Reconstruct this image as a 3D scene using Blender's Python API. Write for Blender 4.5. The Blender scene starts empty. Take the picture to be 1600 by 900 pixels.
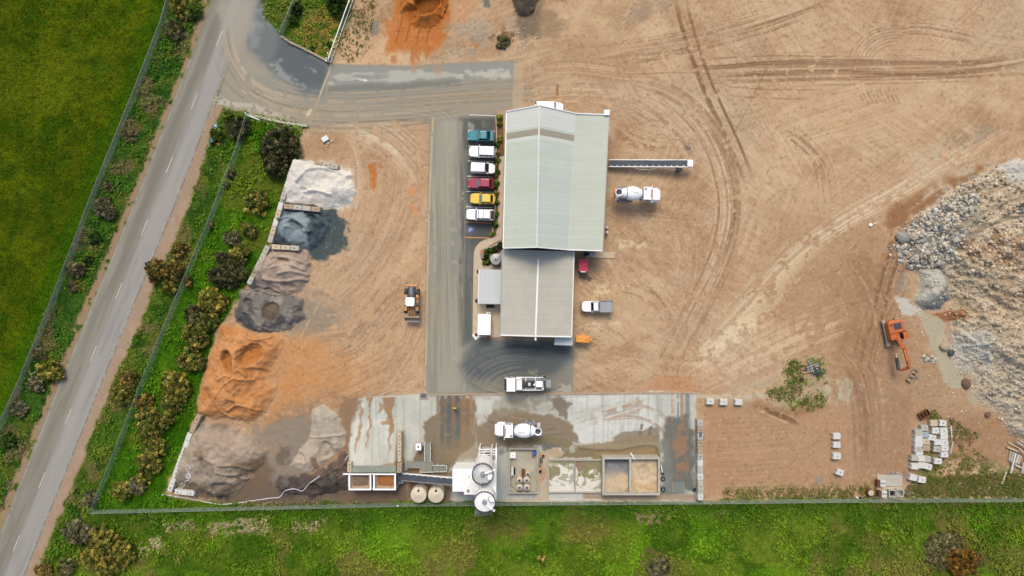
import bpy, math, random
import numpy as np
from mathutils import Vector

# ------------------------------------------------------------------ camera, light, exposure
scn = bpy.context.scene
COL = scn.collection
CAM_H = 110.0
cam_d = bpy.data.cameras.new("camera")
cam_d.sensor_width = 36.0
cam_d.lens = 22.0
cam_d.clip_start = 0.5
cam_d.clip_end = 6000.0
cam = bpy.data.objects.new("camera", cam_d)
cam.location = (0, 0, CAM_H)
COL.objects.link(cam)
scn.camera = cam

SUN_EL, SUN_AZ = math.radians(56), math.radians(-6)      # azimuth from +Y (picture top), towards +X
world = bpy.data.worlds.new("World")
scn.world = world
world.use_nodes = True
wn = world.node_tree.nodes
wl = world.node_tree.links
wn.clear()
sky = wn.new("ShaderNodeTexSky")
sky.sky_type = 'NISHITA'
sky.sun_disc = False
sky.sun_elevation = SUN_EL
sky.sun_rotation = SUN_AZ
sky.air_density = 1.0
sky.dust_density = 4.0
sky.ozone_density = 1.0
bg = wn.new("ShaderNodeBackground")
bg.inputs["Strength"].default_value = 0.122
wo = wn.new("ShaderNodeOutputWorld")
wl.new(sky.outputs[0], bg.inputs[0])
wl.new(bg.outputs[0], wo.inputs[0])

sun_d = bpy.data.lights.new("sun", 'SUN')
sun_d.energy = 1.4
sun_d.angle = math.radians(22)
sun_d.color = (1.0, 0.89, 0.73)
sun = bpy.data.objects.new("sun", sun_d)
COL.objects.link(sun)
sd = Vector((math.sin(SUN_AZ) * math.cos(SUN_EL), math.cos(SUN_AZ) * math.cos(SUN_EL), math.sin(SUN_EL)))
sun.rotation_euler = sd.to_track_quat('Z', 'Y').to_euler()
sun.location = sd * 200

scn.view_settings.view_transform = 'Standard'
scn.view_settings.look = 'None'
scn.view_settings.gamma = 1.0
scn.view_settings.exposure = 0.77
scn.view_settings.use_curve_mapping = False

ALB = 0.60            # albedo of a surface that reads as white in the photograph's exposure
random.seed(11)
rng = np.random.default_rng(11)
PX = 8.8889           # photo pixels per metre on the ground

def W(px, py, z=0.0):
 """photo pixel of a point at height z -> world point"""
 k = (CAM_H - z) / CAM_H / PX
 return Vector(((px - 800) * k, (450 - py) * k, z))

def lin(c):
 c = np.asarray(c, dtype=np.float64) / 255.0
 return np.where(c <= 0.04045, c / 12.92, ((c + 0.055) / 1.055) ** 2.4)

def alb(c, k=ALB):
 l = lin(c) * k
 return (float(l[0]), float(l[1]), float(l[2]), 1.0)

# ------------------------------------------------------------------ materials
def _mat(name):
 m = bpy.data.materials.new(name)
 m.use_nodes = True
 nt = m.node_tree
 return m, nt, nt.nodes["Principled BSDF"]

def plain(name, c, rough=0.5, metal=0.0, var=0.12, scale=3.0, dirt=0.0, dirtc=(120, 95, 70), k=ALB, bump=0.0, coat=0.0, spec=0.5):
 """painted or cast surface: base colour broken up by two noises, optional dirt"""
 m, nt, b = _mat(name)
 N, L = nt.nodes, nt.links
 tc = N.new("ShaderNodeTexCoord")
 n1 = N.new("ShaderNodeTexNoise")
 n1.inputs["Scale"].default_value = scale
 n1.inputs["Detail"].default_value = 6
 L.new(tc.outputs["Object"], n1.inputs["Vector"])
 mr = N.new("ShaderNodeMapRange")
 mr.inputs[1].default_value = 0.3
 mr.inputs[2].default_value = 0.7
 mr.inputs[3].default_value = 1 - var
 mr.inputs[4].default_value = 1 + var * 0.6
 L.new(n1.outputs["Fac"], mr.inputs[0])
 hs = N.new("ShaderNodeVectorMath")
 hs.operation = 'SCALE'
 hs.inputs[0].default_value = alb(c, k)[:3]
 L.new(mr.outputs[0], hs.inputs["Scale"])
 out = hs.outputs[0]
 if dirt > 0:
  n2 = N.new("ShaderNodeTexNoise")
  n2.inputs["Scale"].default_value = scale * 0.45
  n2.inputs["Detail"].default_value = 8
  n2.inputs["Roughness"].default_value = 0.7
  L.new(tc.outputs["Object"], n2.inputs["Vector"])
  m2 = N.new("ShaderNodeMapRange")
  m2.inputs[1].default_value = 0.45
  m2.inputs[2].default_value = 0.75
  m2.inputs[4].default_value = dirt
  L.new(n2.outputs["Fac"], m2.inputs[0])
  mx = N.new("ShaderNodeMix")
  mx.data_type = 'RGBA'
  L.new(m2.outputs[0], mx.inputs["Factor"])
  L.new(out, mx.inputs["A"])
  mx.inputs["B"].default_value = alb(dirtc)
  out = mx.outputs["Result"]
 L.new(out, b.inputs["Base Color"])
 b.inputs["Roughness"].default_value = rough
 b.inputs["Metallic"].default_value = metal
 b.inputs["Specular IOR Level"].default_value = spec
 if coat:
  b.inputs["Coat Weight"].default_value = coat
 if bump:
  bp = N.new("ShaderNodeBump")
  bp.inputs["Strength"].default_value = bump
  bp.inputs["Distance"].default_value = 0.05
  L.new(n1.outputs["Fac"], bp.inputs["Height"])
  L.new(bp.outputs[0], b.inputs["Normal"])
 return m

def attr_mat(name, rough=0.9, fine=14.0, amp=0.22, bump=0.3, bscale=6.0, bdist=0.08, spec=0.3, amp2=0.12, sub=0.0):
 """ground-like surface: colour from the painted 'Col' mask, broken up by world-space noise and bump"""
 m, nt, b = _mat(name)
 N, L = nt.nodes, nt.links
 at = N.new("ShaderNodeAttribute")
 at.attribute_name = "Col"
 ge = N.new("ShaderNodeNewGeometry")
 n1 = N.new("ShaderNodeTexNoise")
 n1.inputs["Scale"].default_value = fine
 n1.inputs["Detail"].default_value = 3
 L.new(ge.outputs["Position"], n1.inputs["Vector"])
 n2 = N.new("ShaderNodeTexNoise")
 n2.inputs["Scale"].default_value = fine * 0.2
 n2.inputs["Detail"].default_value = 8
 n2.inputs["Roughness"].default_value = 0.65
 L.new(ge.outputs["Position"], n2.inputs["Vector"])
 r1 = N.new("ShaderNodeMapRange")
 r1.inputs[1].default_value = 0.3
 r1.inputs[2].default_value = 0.7
 r1.inputs[3].default_value = 1 - amp
 r1.inputs[4].default_value = 1 + amp
 L.new(n1.outputs["Fac"], r1.inputs[0])
 r2 = N.new("ShaderNodeMapRange")
 r2.inputs[1].default_value = 0.3
 r2.inputs[2].default_value = 0.7
 r2.inputs[3].default_value = 1 - amp2
 r2.inputs[4].default_value = 1 + amp2
 L.new(n2.outputs["Fac"], r2.inputs[0])
 mu = N.new("ShaderNodeMath")
 mu.operation = 'MULTIPLY'
 L.new(r1.outputs[0], mu.inputs[0])
 L.new(r2.outputs[0], mu.inputs[1])
 vs = N.new("ShaderNodeVectorMath")
 vs.operation = 'SCALE'
 L.new(at.outputs["Color"], vs.inputs[0])
 L.new(mu.outputs[0], vs.inputs["Scale"])
 L.new(vs.outputs[0], b.inputs["Base Color"])
 b.inputs["Roughness"].default_value = rough
 b.inputs["Specular IOR Level"].default_value = spec
 if sub:
  b.inputs["Subsurface Weight"].default_value = sub
 if bump:
  n3 = N.new("ShaderNodeTexNoise")
  n3.inputs["Scale"].default_value = bscale
  n3.inputs["Detail"].default_value = 5
  L.new(ge.outputs["Position"], n3.inputs["Vector"])
  bp = N.new("ShaderNodeBump")
  bp.inputs["Strength"].default_value = bump
  bp.inputs["Distance"].default_value = bdist
  L.new(n3.outputs["Fac"], bp.inputs["Height"])
  L.new(bp.outputs[0], b.inputs["Normal"])
 return m

def sheet_mat(name, c, pitch=0.19, axis='Y', rough=0.42, var=0.022, strength=0.5, dirt=0.1, dirtc=(165, 150, 125), sheet=0.76):
 """ribbed roof sheeting: ribs as bump, slight tone step from sheet to sheet, run-off stains"""
 m, nt, b = _mat(name)
 N, L = nt.nodes, nt.links
 tc = N.new("ShaderNodeTexCoord")
 sp = N.new("ShaderNodeSeparateXYZ")
 L.new(tc.outputs["Object"], sp.inputs[0])
 co = sp.outputs[axis]
 w = N.new("ShaderNodeMath"); w.operation = 'MULTIPLY'; w.inputs[1].default_value = 2 * math.pi / pitch
 L.new(co, w.inputs[0])
 si = N.new("ShaderNodeMath"); si.operation = 'SINE'
 L.new(w.outputs[0], si.inputs[0])
 dv = N.new("ShaderNodeMath"); dv.operation = 'DIVIDE'; dv.inputs[1].default_value = sheet
 L.new(co, dv.inputs[0])
 fl = N.new("ShaderNodeMath"); fl.operation = 'FLOOR'
 L.new(dv.outputs[0], fl.inputs[0])
 wn_ = N.new("ShaderNodeTexWhiteNoise"); wn_.noise_dimensions = '1D'
 L.new(fl.outputs[0], wn_.inputs["W"])
 fr = N.new("ShaderNodeMath"); fr.operation = 'FRACT'
 L.new(dv.outputs[0], fr.inputs[0])
 lap = N.new("ShaderNodeMapRange")
 lap.inputs[1].default_value = 0.0; lap.inputs[2].default_value = 0.12
 lap.inputs[3].default_value = 0.87; lap.inputs[4].default_value = 1.0
 L.new(fr.outputs[0], lap.inputs[0])
 mr = N.new("ShaderNodeMapRange")
 mr.inputs[3].default_value = 1 - var; mr.inputs[4].default_value = 1 + var
 L.new(wn_.outputs["Value"], mr.inputs[0])
 nz = N.new("ShaderNodeTexNoise"); nz.inputs["Scale"].default_value = 0.35; nz.inputs["Detail"].default_value = 8
 nz.inputs["Roughness"].default_value = 0.65
 L.new(tc.outputs["Object"], nz.inputs["Vector"])
 dr = N.new("ShaderNodeMapRange")
 dr.inputs[1].default_value = 0.42; dr.inputs[2].default_value = 0.72; dr.inputs[4].default_value = dirt
 L.new(nz.outputs["Fac"], dr.inputs[0])
 mu = N.new("ShaderNodeMath"); mu.operation = 'MULTIPLY'
 L.new(mr.outputs[0], mu.inputs[0]); L.new(lap.outputs[0], mu.inputs[1])
 vs = N.new("ShaderNodeVectorMath"); vs.operation = 'SCALE'
 vs.inputs[0].default_value = alb(c)[:3]
 L.new(mu.outputs[0], vs.inputs["Scale"])
 mx = N.new("ShaderNodeMix"); mx.data_type = 'RGBA'
 L.new(dr.outputs[0], mx.inputs["Factor"]); L.new(vs.outputs[0], mx.inputs["A"])
 mx.inputs["B"].default_value = alb(dirtc)
 L.new(mx.outputs["Result"], b.inputs["Base Color"])
 b.inputs["Roughness"].default_value = 0.6
 b.inputs["Specular IOR Level"].default_value = 0.12
 bp = N.new("ShaderNodeBump"); bp.inputs["Strength"].default_value = strength; bp.inputs["Distance"].default_value = 0.02
 L.new(si.outputs[0], bp.inputs["Height"]); L.new(bp.outputs[0], b.inputs["Normal"])
 return m

def mesh_wire_mat(name, c, cover=0.5):
 """chain-link: woven diagonal wire, what is between the wires is open"""
 m, nt, b = _mat(name)
 N, L = nt.nodes, nt.links
 tc = N.new("ShaderNodeTexCoord")
 nz = N.new("ShaderNodeTexNoise"); nz.inputs["Scale"].default_value = 1.3; nz.inputs["Detail"].default_value = 6
 L.new(tc.outputs["Object"], nz.inputs["Vector"])
 mr = N.new("ShaderNodeMapRange")
 mr.inputs[1].default_value = 0.3; mr.inputs[2].default_value = 0.7
 mr.inputs[3].default_value = cover - 0.12; mr.inputs[4].default_value = cover + 0.12
 L.new(nz.outputs["Fac"], mr.inputs[0])
 L.new(mr.outputs[0], b.inputs["Alpha"])
 b.inputs["Base Color"].default_value = alb(c)
 b.inputs["Roughness"].default_value = 0.6
 return m

M = {}
M['white'] = plain('white_paint', (247, 247, 248), 0.35, k=0.8, var=0.05, dirt=0.12, dirtc=(170, 155, 135), scale=1.2, coat=0.3)
M['white_dull'] = plain('weathered_white_steel', (240, 240, 237), 0.5, k=0.78, var=0.06, dirt=0.2, dirtc=(160, 145, 120), scale=0.9)
M['cream'] = plain('cream_plastic', (234, 222, 196), 0.5, var=0.05, scale=2, dirt=0.15)
M['black'] = plain('black_rubber', (38, 38, 40), 0.8, var=0.2, dirt=0.35, dirtc=(120, 105, 88), scale=3)
M['tyre'] = plain('dusty_tyre', (58, 56, 54), 0.9, var=0.25, dirt=0.4, dirtc=(135, 118, 98), scale=4)
M['glass'] = plain('tinted_glass', (28, 38, 44), 0.06, var=0.05, spec=0.8)
M['glass_sky'] = plain('sky_toned_windscreen', (104, 140, 150), 0.08, var=0.1, spec=1.0)  # sky reflection put into the glass colour
M['chrome'] = plain('bare_metal', (190, 190, 190), 0.3, metal=0.9, var=0.1)
M['steel'] = plain('galvanised_steel', (176, 182, 182), 0.45, metal=0.35, var=0.14, dirt=0.2, scale=2)
M['grey'] = plain('grey_steel', (140, 146, 148), 0.55, var=0.15, dirt=0.25, scale=2)
M['dark'] = plain('dark_steel', (62, 70, 76), 0.6, var=0.2, dirt=0.25, scale=2.5)
M['belt'] = plain('conveyor_belt', (70, 82, 92), 0.8, var=0.25, dirt=0.3, dirtc=(140, 135, 118), scale=1.6)
M['rust'] = plain('rusted_steel', (118, 72, 44), 0.9, var=0.35, dirt=0.4, dirtc=(84, 60, 46), scale=3)
M['orange'] = plain('faded_orange_paint', (206, 112, 54), 0.55, var=0.2, dirt=0.5, dirtc=(140, 92, 60), scale=1.8)
M['amber'] = plain('amber_paint', (246, 168, 66), 0.45, var=0.1, dirt=0.12, scale=2)
M['loader_orange'] = plain('loader_paint', (222, 158, 92), 0.5, var=0.15, dirt=0.3, dirtc=(160, 130, 95), scale=2)
M['red_bin'] = plain('crimson_paint', (222, 44, 84), 0.5, var=0.18, dirt=0.2, dirtc=(226, 130, 130), scale=3)
M['lamp_red'] = plain('red_lens', (170, 20, 20), 0.2, var=0.05)
M['lamp_clear'] = plain('clear_lens', (220, 224, 226), 0.15, var=0.05)
M['lamp_orange'] = plain('orange_lens', (240, 130, 30), 0.3, var=0.05)
M['blue'] = plain('blue_plastic', (62, 108, 200), 0.5, var=0.15, scale=4)
M['green'] = plain('green_plastic', (52, 98, 84), 0.5, var=0.1)
M['concrete'] = plain('pale_concrete', (196, 192, 178), 0.85, var=0.14, dirt=0.4, dirtc=(160, 140, 112), scale=1.6, bump=0.25)
M['concrete_new'] = plain('fresh_concrete', (222, 223, 216), 0.85, var=0.1, dirt=0.3, dirtc=(184, 172, 150), scale=1.8, bump=0.2)
M['concrete_tan'] = plain('tan_concrete', (214, 196, 166), 0.85, var=0.12, dirt=0.35, dirtc=(184, 160, 130), scale=1.6, bump=0.2)
M['concrete_warm'] = plain('weathered_concrete', (188, 168, 140), 0.9, var=0.16, dirt=0.5, dirtc=(150, 118, 86), scale=1.3, bump=0.3)
M['hole'] = plain('dark_opening', (30, 30, 34), 0.9, var=0.05)
M['wood'] = plain('weathered_timber', (176, 158, 136), 0.85, var=0.2, scale=5)
M['skin'] = plain('skin', (200, 150, 120), 0.6, var=0.04)
M['hivis'] = plain('hi_vis_cloth', (190, 232, 40), 0.8, var=0.1, k=0.75)
M['navy'] = plain('navy_cloth', (40, 48, 70), 0.9, var=0.1)
M['fence_green'] = mesh_wire_mat('chain_link_green', (192, 214, 198), 0.22)
M['fence_grey'] = mesh_wire_mat('chain_link_grey', (206, 206, 190), 0.30)
M['mesh_grate'] = mesh_wire_mat('steel_grating', (170, 172, 158), 0.62)
M['hose'] = plain('white_hose', (225, 222, 228), 0.5, var=0.08)
M['roof_main'] = sheet_mat('pale_green_roof_sheet', (215, 225, 209))
M['roof_mid'] = sheet_mat('pale_blue_roof_sheet', (215, 227, 214))
M['roof_lean'] = sheet_mat('lean_to_roof_sheet', (207, 215, 198))
M['roof_south'] = sheet_mat('beige_roof_sheet', (200, 199, 184), dirtc=(170, 158, 132), dirt=0.25)
M['roof_white'] = sheet_mat('white_roof_sheet', (214, 220, 220), axis='X', dirt=0.08)
M['roof_light'] = sheet_mat('light_roof_sheet', (230, 235, 226), dirt=0.05)
M['skylight'] = sheet_mat('aged_skylight_sheet', (178, 172, 152), dirt=0.2)
M['flash'] = plain('white_flashing', (238, 240, 238), 0.4, var=0.05, k=0.72)
M['wall_sheet'] = plain('cream_wall_sheet', (205, 205, 192), 0.5, var=0.06)

# ------------------------------------------------------------------ mesh helpers
class MB:
 def __init__(s):
  s.v, s.f = [], []

 def add(s, vs, fs):
  o = len(s.v)
  s.v += [tuple(p) for p in vs]
  s.f += [tuple(i + o for i in f) for f in fs]
  return s

 def box(s, c, d, rz=0.0, taper=1.0, ry=0.0):
  """box by centre and full size; taper scales the top in x and y"""
  ca, sa = math.cos(rz), math.sin(rz)
  cb, sb = math.cos(ry), math.sin(ry)
  vs = []
  for z, t in ((-1, 1), (1, taper)):
   for x, y in ((-1, -1), (1, -1), (1, 1), (-1, 1)):
    X, Y, Z = x * d[0] / 2 * t, y * d[1] / 2 * t, z * d[2] / 2
    X, Z = X * cb + Z * sb, -X * sb + Z * cb
    vs.append((c[0] + X * ca - Y * sa, c[1] + X * sa + Y * ca, c[2] + Z))
  return s.add(vs, [(3, 2, 1, 0), (4, 5, 6, 7), (0, 1, 5, 4), (1, 2, 6, 5), (2, 3, 7, 6), (3, 0, 4, 7)])

 def hexa(s, b, t):
  """solid between two matching polygons (bottom, top), both counter-clockwise from above"""
  n = len(b)
  return s.add(list(b) + list(t), [tuple(range(n))[::-1], tuple(range(n, 2 * n))] +
      [(i, (i + 1) % n, (i + 1) % n + n, i + n) for i in range(n)])

 def prism(s, poly, z0, z1):
  a = sum(poly[i][0] * poly[(i + 1) % len(poly)][1] - poly[(i + 1) % len(poly)][0] * poly[i][1] for i in range(len(poly)))
  if a < 0:
   poly = poly[::-1]
  return s.hexa([(p[0], p[1], z0) for p in poly], [(p[0], p[1], z1) for p in poly])

 def cyl(s, p0, p1, r0, r1=None, n=16, caps=True):
  r1 = r0 if r1 is None else r1
  p0, p1 = Vector(p0), Vector(p1)
  ax = (p1 - p0).normalized()
  u = ax.orthogonal().normalized()
  w = ax.cross(u)
  vs = []
  for p, r in ((p0, r0), (p1, r1)):
   for i in range(n):
    a = 2 * math.pi * i / n
    vs.append(p + (u * math.cos(a) + w * math.sin(a)) * r)
  fs = [(i, (i + 1) % n, n + (i + 1) % n, n + i) for i in range(n)]
  if caps:
   fs += [tuple(range(n))[::-1], tuple(range(n, 2 * n))]
  return s.add(vs, fs)

 def lathe(s, prof, n=24, origin=(0, 0, 0), axis='Z', a0=0.0, a1=2 * math.pi):
  """prof: list of (radius, height)"""
  full = abs(a1 - a0 - 2 * math.pi) < 1e-6
  m = n if full else n + 1
  vs = []
  for r, h in prof:
   for i in range(m):
    a = a0 + (a1 - a0) * i / n
    x, y = max(r, 1e-4) * math.cos(a), max(r, 1e-4) * math.sin(a)
    p = (x, y, h) if axis == 'Z' else ((h, x, y) if axis == 'X' else (y, h, x))
    vs.append((origin[0] + p[0], origin[1] + p[1], origin[2] + p[2]))
  fs = []
  for j in range(len(prof) - 1):
   for i in range(n):
    i2 = (i + 1) % m
    fs.append((j * m + i, j * m + i2, (j + 1) * m + i2, (j + 1) * m + i))
  return s.add(vs, fs)

 def tube(s, path, r, n=6):
  path = [Vector(p) for p in path]
  vs, m = [], len(path)
  for k, p in enumerate(path):
   t = (path[min(k + 1, m - 1)] - path[max(k - 1, 0)]).normalized()
   up = Vector((0, 0, 1)) if abs(t.z) < 0.95 else Vector((1, 0, 0))
   u = t.cross(up).normalized()
   w = u.cross(t)
   rr = r[k] if isinstance(r, (list, tuple)) else r
   for i in range(n):
    a = 2 * math.pi * i / n
    vs.append(p + (u * math.cos(a) + w * math.sin(a)) * rr)
  fs = [(k * n + i, k * n + (i + 1) % n, (k + 1) * n + (i + 1) % n, (k + 1) * n + i) for k in range(m - 1) for i in range(n)]
  fs += [tuple(range(n))[::-1], tuple(range((m - 1) * n, m * n))]
  return s.add(vs, fs)

 def beam(s, p0, p1, w, h):
  """rectangular bar between two points"""
  p0, p1 = Vector(p0), Vector(p1)
  ax = (p1 - p0).normalized()
  up = Vector((0, 0, 1)) if abs(ax.z) < 0.97 else Vector((1, 0, 0))
  u = ax.cross(up).normalized() * (w / 2)
  v = u.cross(ax).normalized() * (h / 2)
  vs = [p + a * u + b * v for p in (p0, p1) for a, b in ((-1, -1), (1, -1), (1, 1), (-1, 1))]
  return s.add(vs, [(3, 2, 1, 0), (4, 5, 6, 7), (0, 1, 5, 4), (1, 2, 6, 5), (2, 3, 7, 6), (3, 0, 4, 7)])

 def loft(s, secs, cap=True):
  """secs: list of rings (same point count)"""
  n = len(secs[0])
  vs = [p for r in secs for p in r]
  fs = [(k * n + i, k * n + (i + 1) % n, (k + 1) * n + (i + 1) % n, (k + 1) * n + i) for k in range(len(secs) - 1) for i in range(n)]
  if cap:
   fs += [tuple(range(n))[::-1], tuple(range((len(secs) - 1) * n, len(secs) * n))]
  return s.add(vs, fs)

 def build(s, name, mat, parent=None, smooth=False, bevel=0.0, seg=2, world=False):
  """world: the points are world points and the parent is an unrotated Empty"""
  if world and parent is not None:
   l = parent.location
   s.v = [(p[0] - l[0], p[1] - l[1], p[2] - l[2]) for p in s.v]
  me = bpy.data.meshes.new(name)
  me.from_pydata(s.v, [], s.f)
  import bmesh
  bm = bmesh.new()
  bm.from_mesh(me)
  bmesh.ops.recalc_face_normals(bm, faces=bm.faces)
  bm.to_mesh(me)
  bm.free()
  if smooth:
   me.shade_smooth()
  o = bpy.data.objects.new(name, me)
  COL.objects.link(o)
  me.materials.append(M[mat] if isinstance(mat, str) else mat)
  if parent is not None:
   o.parent = parent
  if bevel:
   md = o.modifiers.new("bevel", 'BEVEL')
   md.width = bevel
   md.segments = seg
   md.limit_method = 'ANGLE'
  return o

def tag(o, label=None, cat=None, group=None, kind=None):
 if label: o["label"] = label
 if cat: o["category"] = cat
 if group: o["group"] = group
 if kind: o["kind"] = kind
 return o

def thing(name, label, cat, loc=(0, 0, 0), rz=0.0, group=None):
 o = bpy.data.objects.new(name, None)
 o.empty_display_size = 0.3
 COL.objects.link(o)
 o.location = loc
 o.rotation_euler = (0, 0, rz)
 return tag(o, label, cat, group)

def copy_tree(o, parent=None):
 c = o.copy()
 COL.objects.link(c)
 if parent is not None:
  c.parent = parent
 for ch in list(o.children):
  copy_tree(ch, c)
 return c

def fast_mesh(name, V, Q, mat, col=None, smooth=True):
 """V (n,3) float, Q (m,k) int"""
 me = bpy.data.meshes.new(name)
 k = Q.shape[1]
 me.vertices.add(len(V))
 me.vertices.foreach_set("co", np.ascontiguousarray(V, dtype=np.float32).ravel())
 me.loops.add(Q.size)
 me.loops.foreach_set("vertex_index", np.ascontiguousarray(Q, dtype=np.int32).ravel())
 me.polygons.add(len(Q))
 me.polygons.foreach_set("loop_start", np.arange(0, Q.size, k, dtype=np.int32))
 me.polygons.foreach_set("use_smooth", np.full(len(Q), smooth, dtype=bool))
 me.update(calc_edges=True)
 if col is not None:
  a = me.attributes.new("Col", 'FLOAT_COLOR', 'POINT')
  c4 = np.ones((len(V), 4), dtype=np.float32)
  c4[:, :3] = col
  a.data.foreach_set("color", c4.ravel())
 me.materials.append(mat)
 o = bpy.data.objects.new(name, me)
 COL.objects.link(o)
 return o
# ------------------------------------------------------------------ the ground: soil, road, seal, slab, grass
# Everything below is a map of what lies where (soil, dust, spilt sand, wheel ruts) and a little painted shade, kept per vertex of the terrain.
S = 1.3
GX0, GX1, GY0, GY1 = -100.0, 1700.0, -80.0, 980.0
NX, NY = int((GX1 - GX0) / S) + 1, int((GY1 - GY0) / S) + 1
xs = GX0 + np.arange(NX) * S
ys = GY0 + np.arange(NY) * S
gx, gy = np.meshgrid(xs.astype(np.float32), ys.astype(np.float32))
_tab = np.random.default_rng(5).random((256, 256)).astype(np.float32)

def vnoise(scale, seed, sx=1.0, sy=1.0, rot=0.0, x=None, y=None):
 x = gx if x is None else x
 y = gy if y is None else y
 c, s_ = math.cos(rot), math.sin(rot)
 u = (x * c + y * s_) / (scale * sx) + seed * 17.31
 v = (-x * s_ + y * c) / (scale * sy) + seed * 5.77
 iu, iv = np.floor(u).astype(np.int32), np.floor(v).astype(np.int32)
 fu, fv = u - iu, v - iv
 fu = fu * fu * (3 - 2 * fu)
 fv = fv * fv * (3 - 2 * fv)
 a, b_ = iu & 255, (iu + 1) & 255
 c_, d = iv & 255, (iv + 1) & 255
 return (_tab[c_, a] * (1 - fu) + _tab[c_, b_] * fu) * (1 - fv) + (_tab[d, a] * (1 - fu) + _tab[d, b_] * fu) * fv

def fbm(scale, octv, seed, sx=1.0, sy=1.0, rot=0.0, gain=0.55):
 t, w, tot = 0, 1.0, 0.0
 for o in range(octv):
  t = t + w * vnoise(scale / 2 ** o, seed + o * 3.1, sx, sy, rot)
  tot += w
  w *= gain
 t = t / tot
 return np.clip((t - 0.5) * 1.9 + 0.5, 0, 1)

N200, N60, N25 = fbm(200, 5, 1), fbm(60, 5, 2), fbm(25, 4, 3)
N10, N5 = fbm(10, 3, 4), fbm(4.5, 2, 6)
WX, WY = fbm(34, 5, 8) - 0.5, fbm(34, 5, 9) - 0.5           # edge wander
WX2, WY2 = fbm(11, 3, 10) - 0.5, fbm(11, 3, 12) - 0.5
C = np.zeros((NY, NX, 3), dtype=np.float32)
Z = np.zeros((NY, NX), dtype=np.float32)
CLS = np.zeros((NY, NX), dtype=np.int8)

def box_of(pts, m):
 p = np.asarray(pts, dtype=np.float32)
 i0 = max(int((p[:, 0].min() - m - GX0) / S), 0); i1 = min(int((p[:, 0].max() + m - GX0) / S) + 2, NX)
 j0 = max(int((p[:, 1].min() - m - GY0) / S), 0); j1 = min(int((p[:, 1].max() + m - GY0) / S) + 2, NY)
 return slice(j0, max(j1, j0)), slice(i0, max(i1, i0))

def sdist(pts, warp=0.0, warp2=0.0, m=30):
 """signed distance in photo pixels, positive inside -> (slices, array)"""
 sl = box_of(pts, m)
 X = gx[sl] + WX[sl] * warp * 2 + WX2[sl] * warp2 * 2
 Y = gy[sl] + WY[sl] * warp * 2 + WY2[sl] * warp2 * 2
 d = np.full(X.shape, 1e6, dtype=np.float32)
 ins = np.zeros(X.shape, dtype=bool)
 n = len(pts)
 for i in range(n):
  x0, y0 = pts[i]
  x1, y1 = pts[(i + 1) % n]
  ex, ey = x1 - x0, y1 - y0
  t = np.clip(((X - x0) * ex + (Y - y0) * ey) / max(ex * ex + ey * ey, 1e-6), 0, 1)
  d = np.minimum(d, (X - x0 - t * ex) ** 2 + (Y - y0 - t * ey) ** 2)
  if y0 != y1:
   ins ^= ((y0 > Y) != (y1 > Y)) & (X < ex * (Y - y0) / (y1 - y0) + x0)
 d = np.sqrt(d)
 return sl, np.where(ins, d, -d)

def sstep(x, a, b):
 t = np.clip((x - a) / (b - a), 0, 1)
 return t * t * (3 - 2 * t)

def put(sl, a, col):
 a = a[..., None]
 C[sl] = C[sl] * (1 - a) + np.asarray(col, dtype=np.float32) * a

def area(pts, col, a=1.0, soft=3.0, warp=0.0, warp2=0.0, brk=None, lo=0.35, hi=0.6, cls=None, cut=0.0):
 """paint a patch; brk = noise field the patch breaks up on"""
 sl, d = sdist(pts, warp, warp2, m=30 + soft)
 al = sstep(d, -soft, soft) * a
 if brk is not None:
  al = al * sstep(brk[sl], lo, hi)
 if col is not None:
  put(sl, al, col)
 if cls is not None:
  CLS[sl] = np.where(d > cut, cls, CLS[sl])
 return sl, d

def catmull(p, step=5.0):
 p = [np.array(q, dtype=np.float64) for q in p]
 if len(p) == 2:
  n = max(int(np.linalg.norm(p[1] - p[0]) / step), 2)
  return np.array([p[0] + (p[1] - p[0]) * i / n for i in range(n + 1)])
 p = [2 * p[0] - p[1]] + p + [2 * p[-1] - p[-2]]
 out = []
 for i in range(1, len(p) - 2):
  n = max(int(np.linalg.norm(p[i + 1] - p[i]) / step), 2)
  for k in range(n):
   t = k / n
   out.append(0.5 * (2 * p[i] + (p[i + 1] - p[i - 1]) * t + (2 * p[i - 1] - 5 * p[i] + 4 * p[i + 1] - p[i + 2]) * t * t
        + (3 * p[i] - p[i - 1] - 3 * p[i + 1] + p[i + 2]) * t ** 3))
 out.append(p[-2])
 return np.array(out)

def sdstroke(pts, w):
 sl = box_of(pts, w + 6)
 X, Y = gx[sl], gy[sl]
 D = np.full(X.shape, 1e3, dtype=np.float32)
 if X.size == 0:
  return sl, D
 ox, oy = X[0, 0], Y[0, 0]
 h, wd = X.shape
 for i in range(len(pts) - 1):
  (x0, y0), (x1, y1) = pts[i], pts[i + 1]
  m = w + 5
  a = max(int((min(x0, x1) - m - ox) / S), 0); b = min(int((max(x0, x1) + m - ox) / S) + 2, wd)
  c = max(int((min(y0, y1) - m - oy) / S), 0); e = min(int((max(y0, y1) + m - oy) / S) + 2, h)
  if b <= a or e <= c:
   continue
  xx, yy = X[c:e, a:b], Y[c:e, a:b]
  ex, ey = x1 - x0, y1 - y0
  t = np.clip(((xx - x0) * ex + (yy - y0) * ey) / max(ex * ex + ey * ey, 1e-6), 0, 1)
  D[c:e, a:b] = np.minimum(D[c:e, a:b], np.hypot(xx - x0 - t * ex, yy - y0 - t * ey))
 return sl, D

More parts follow.
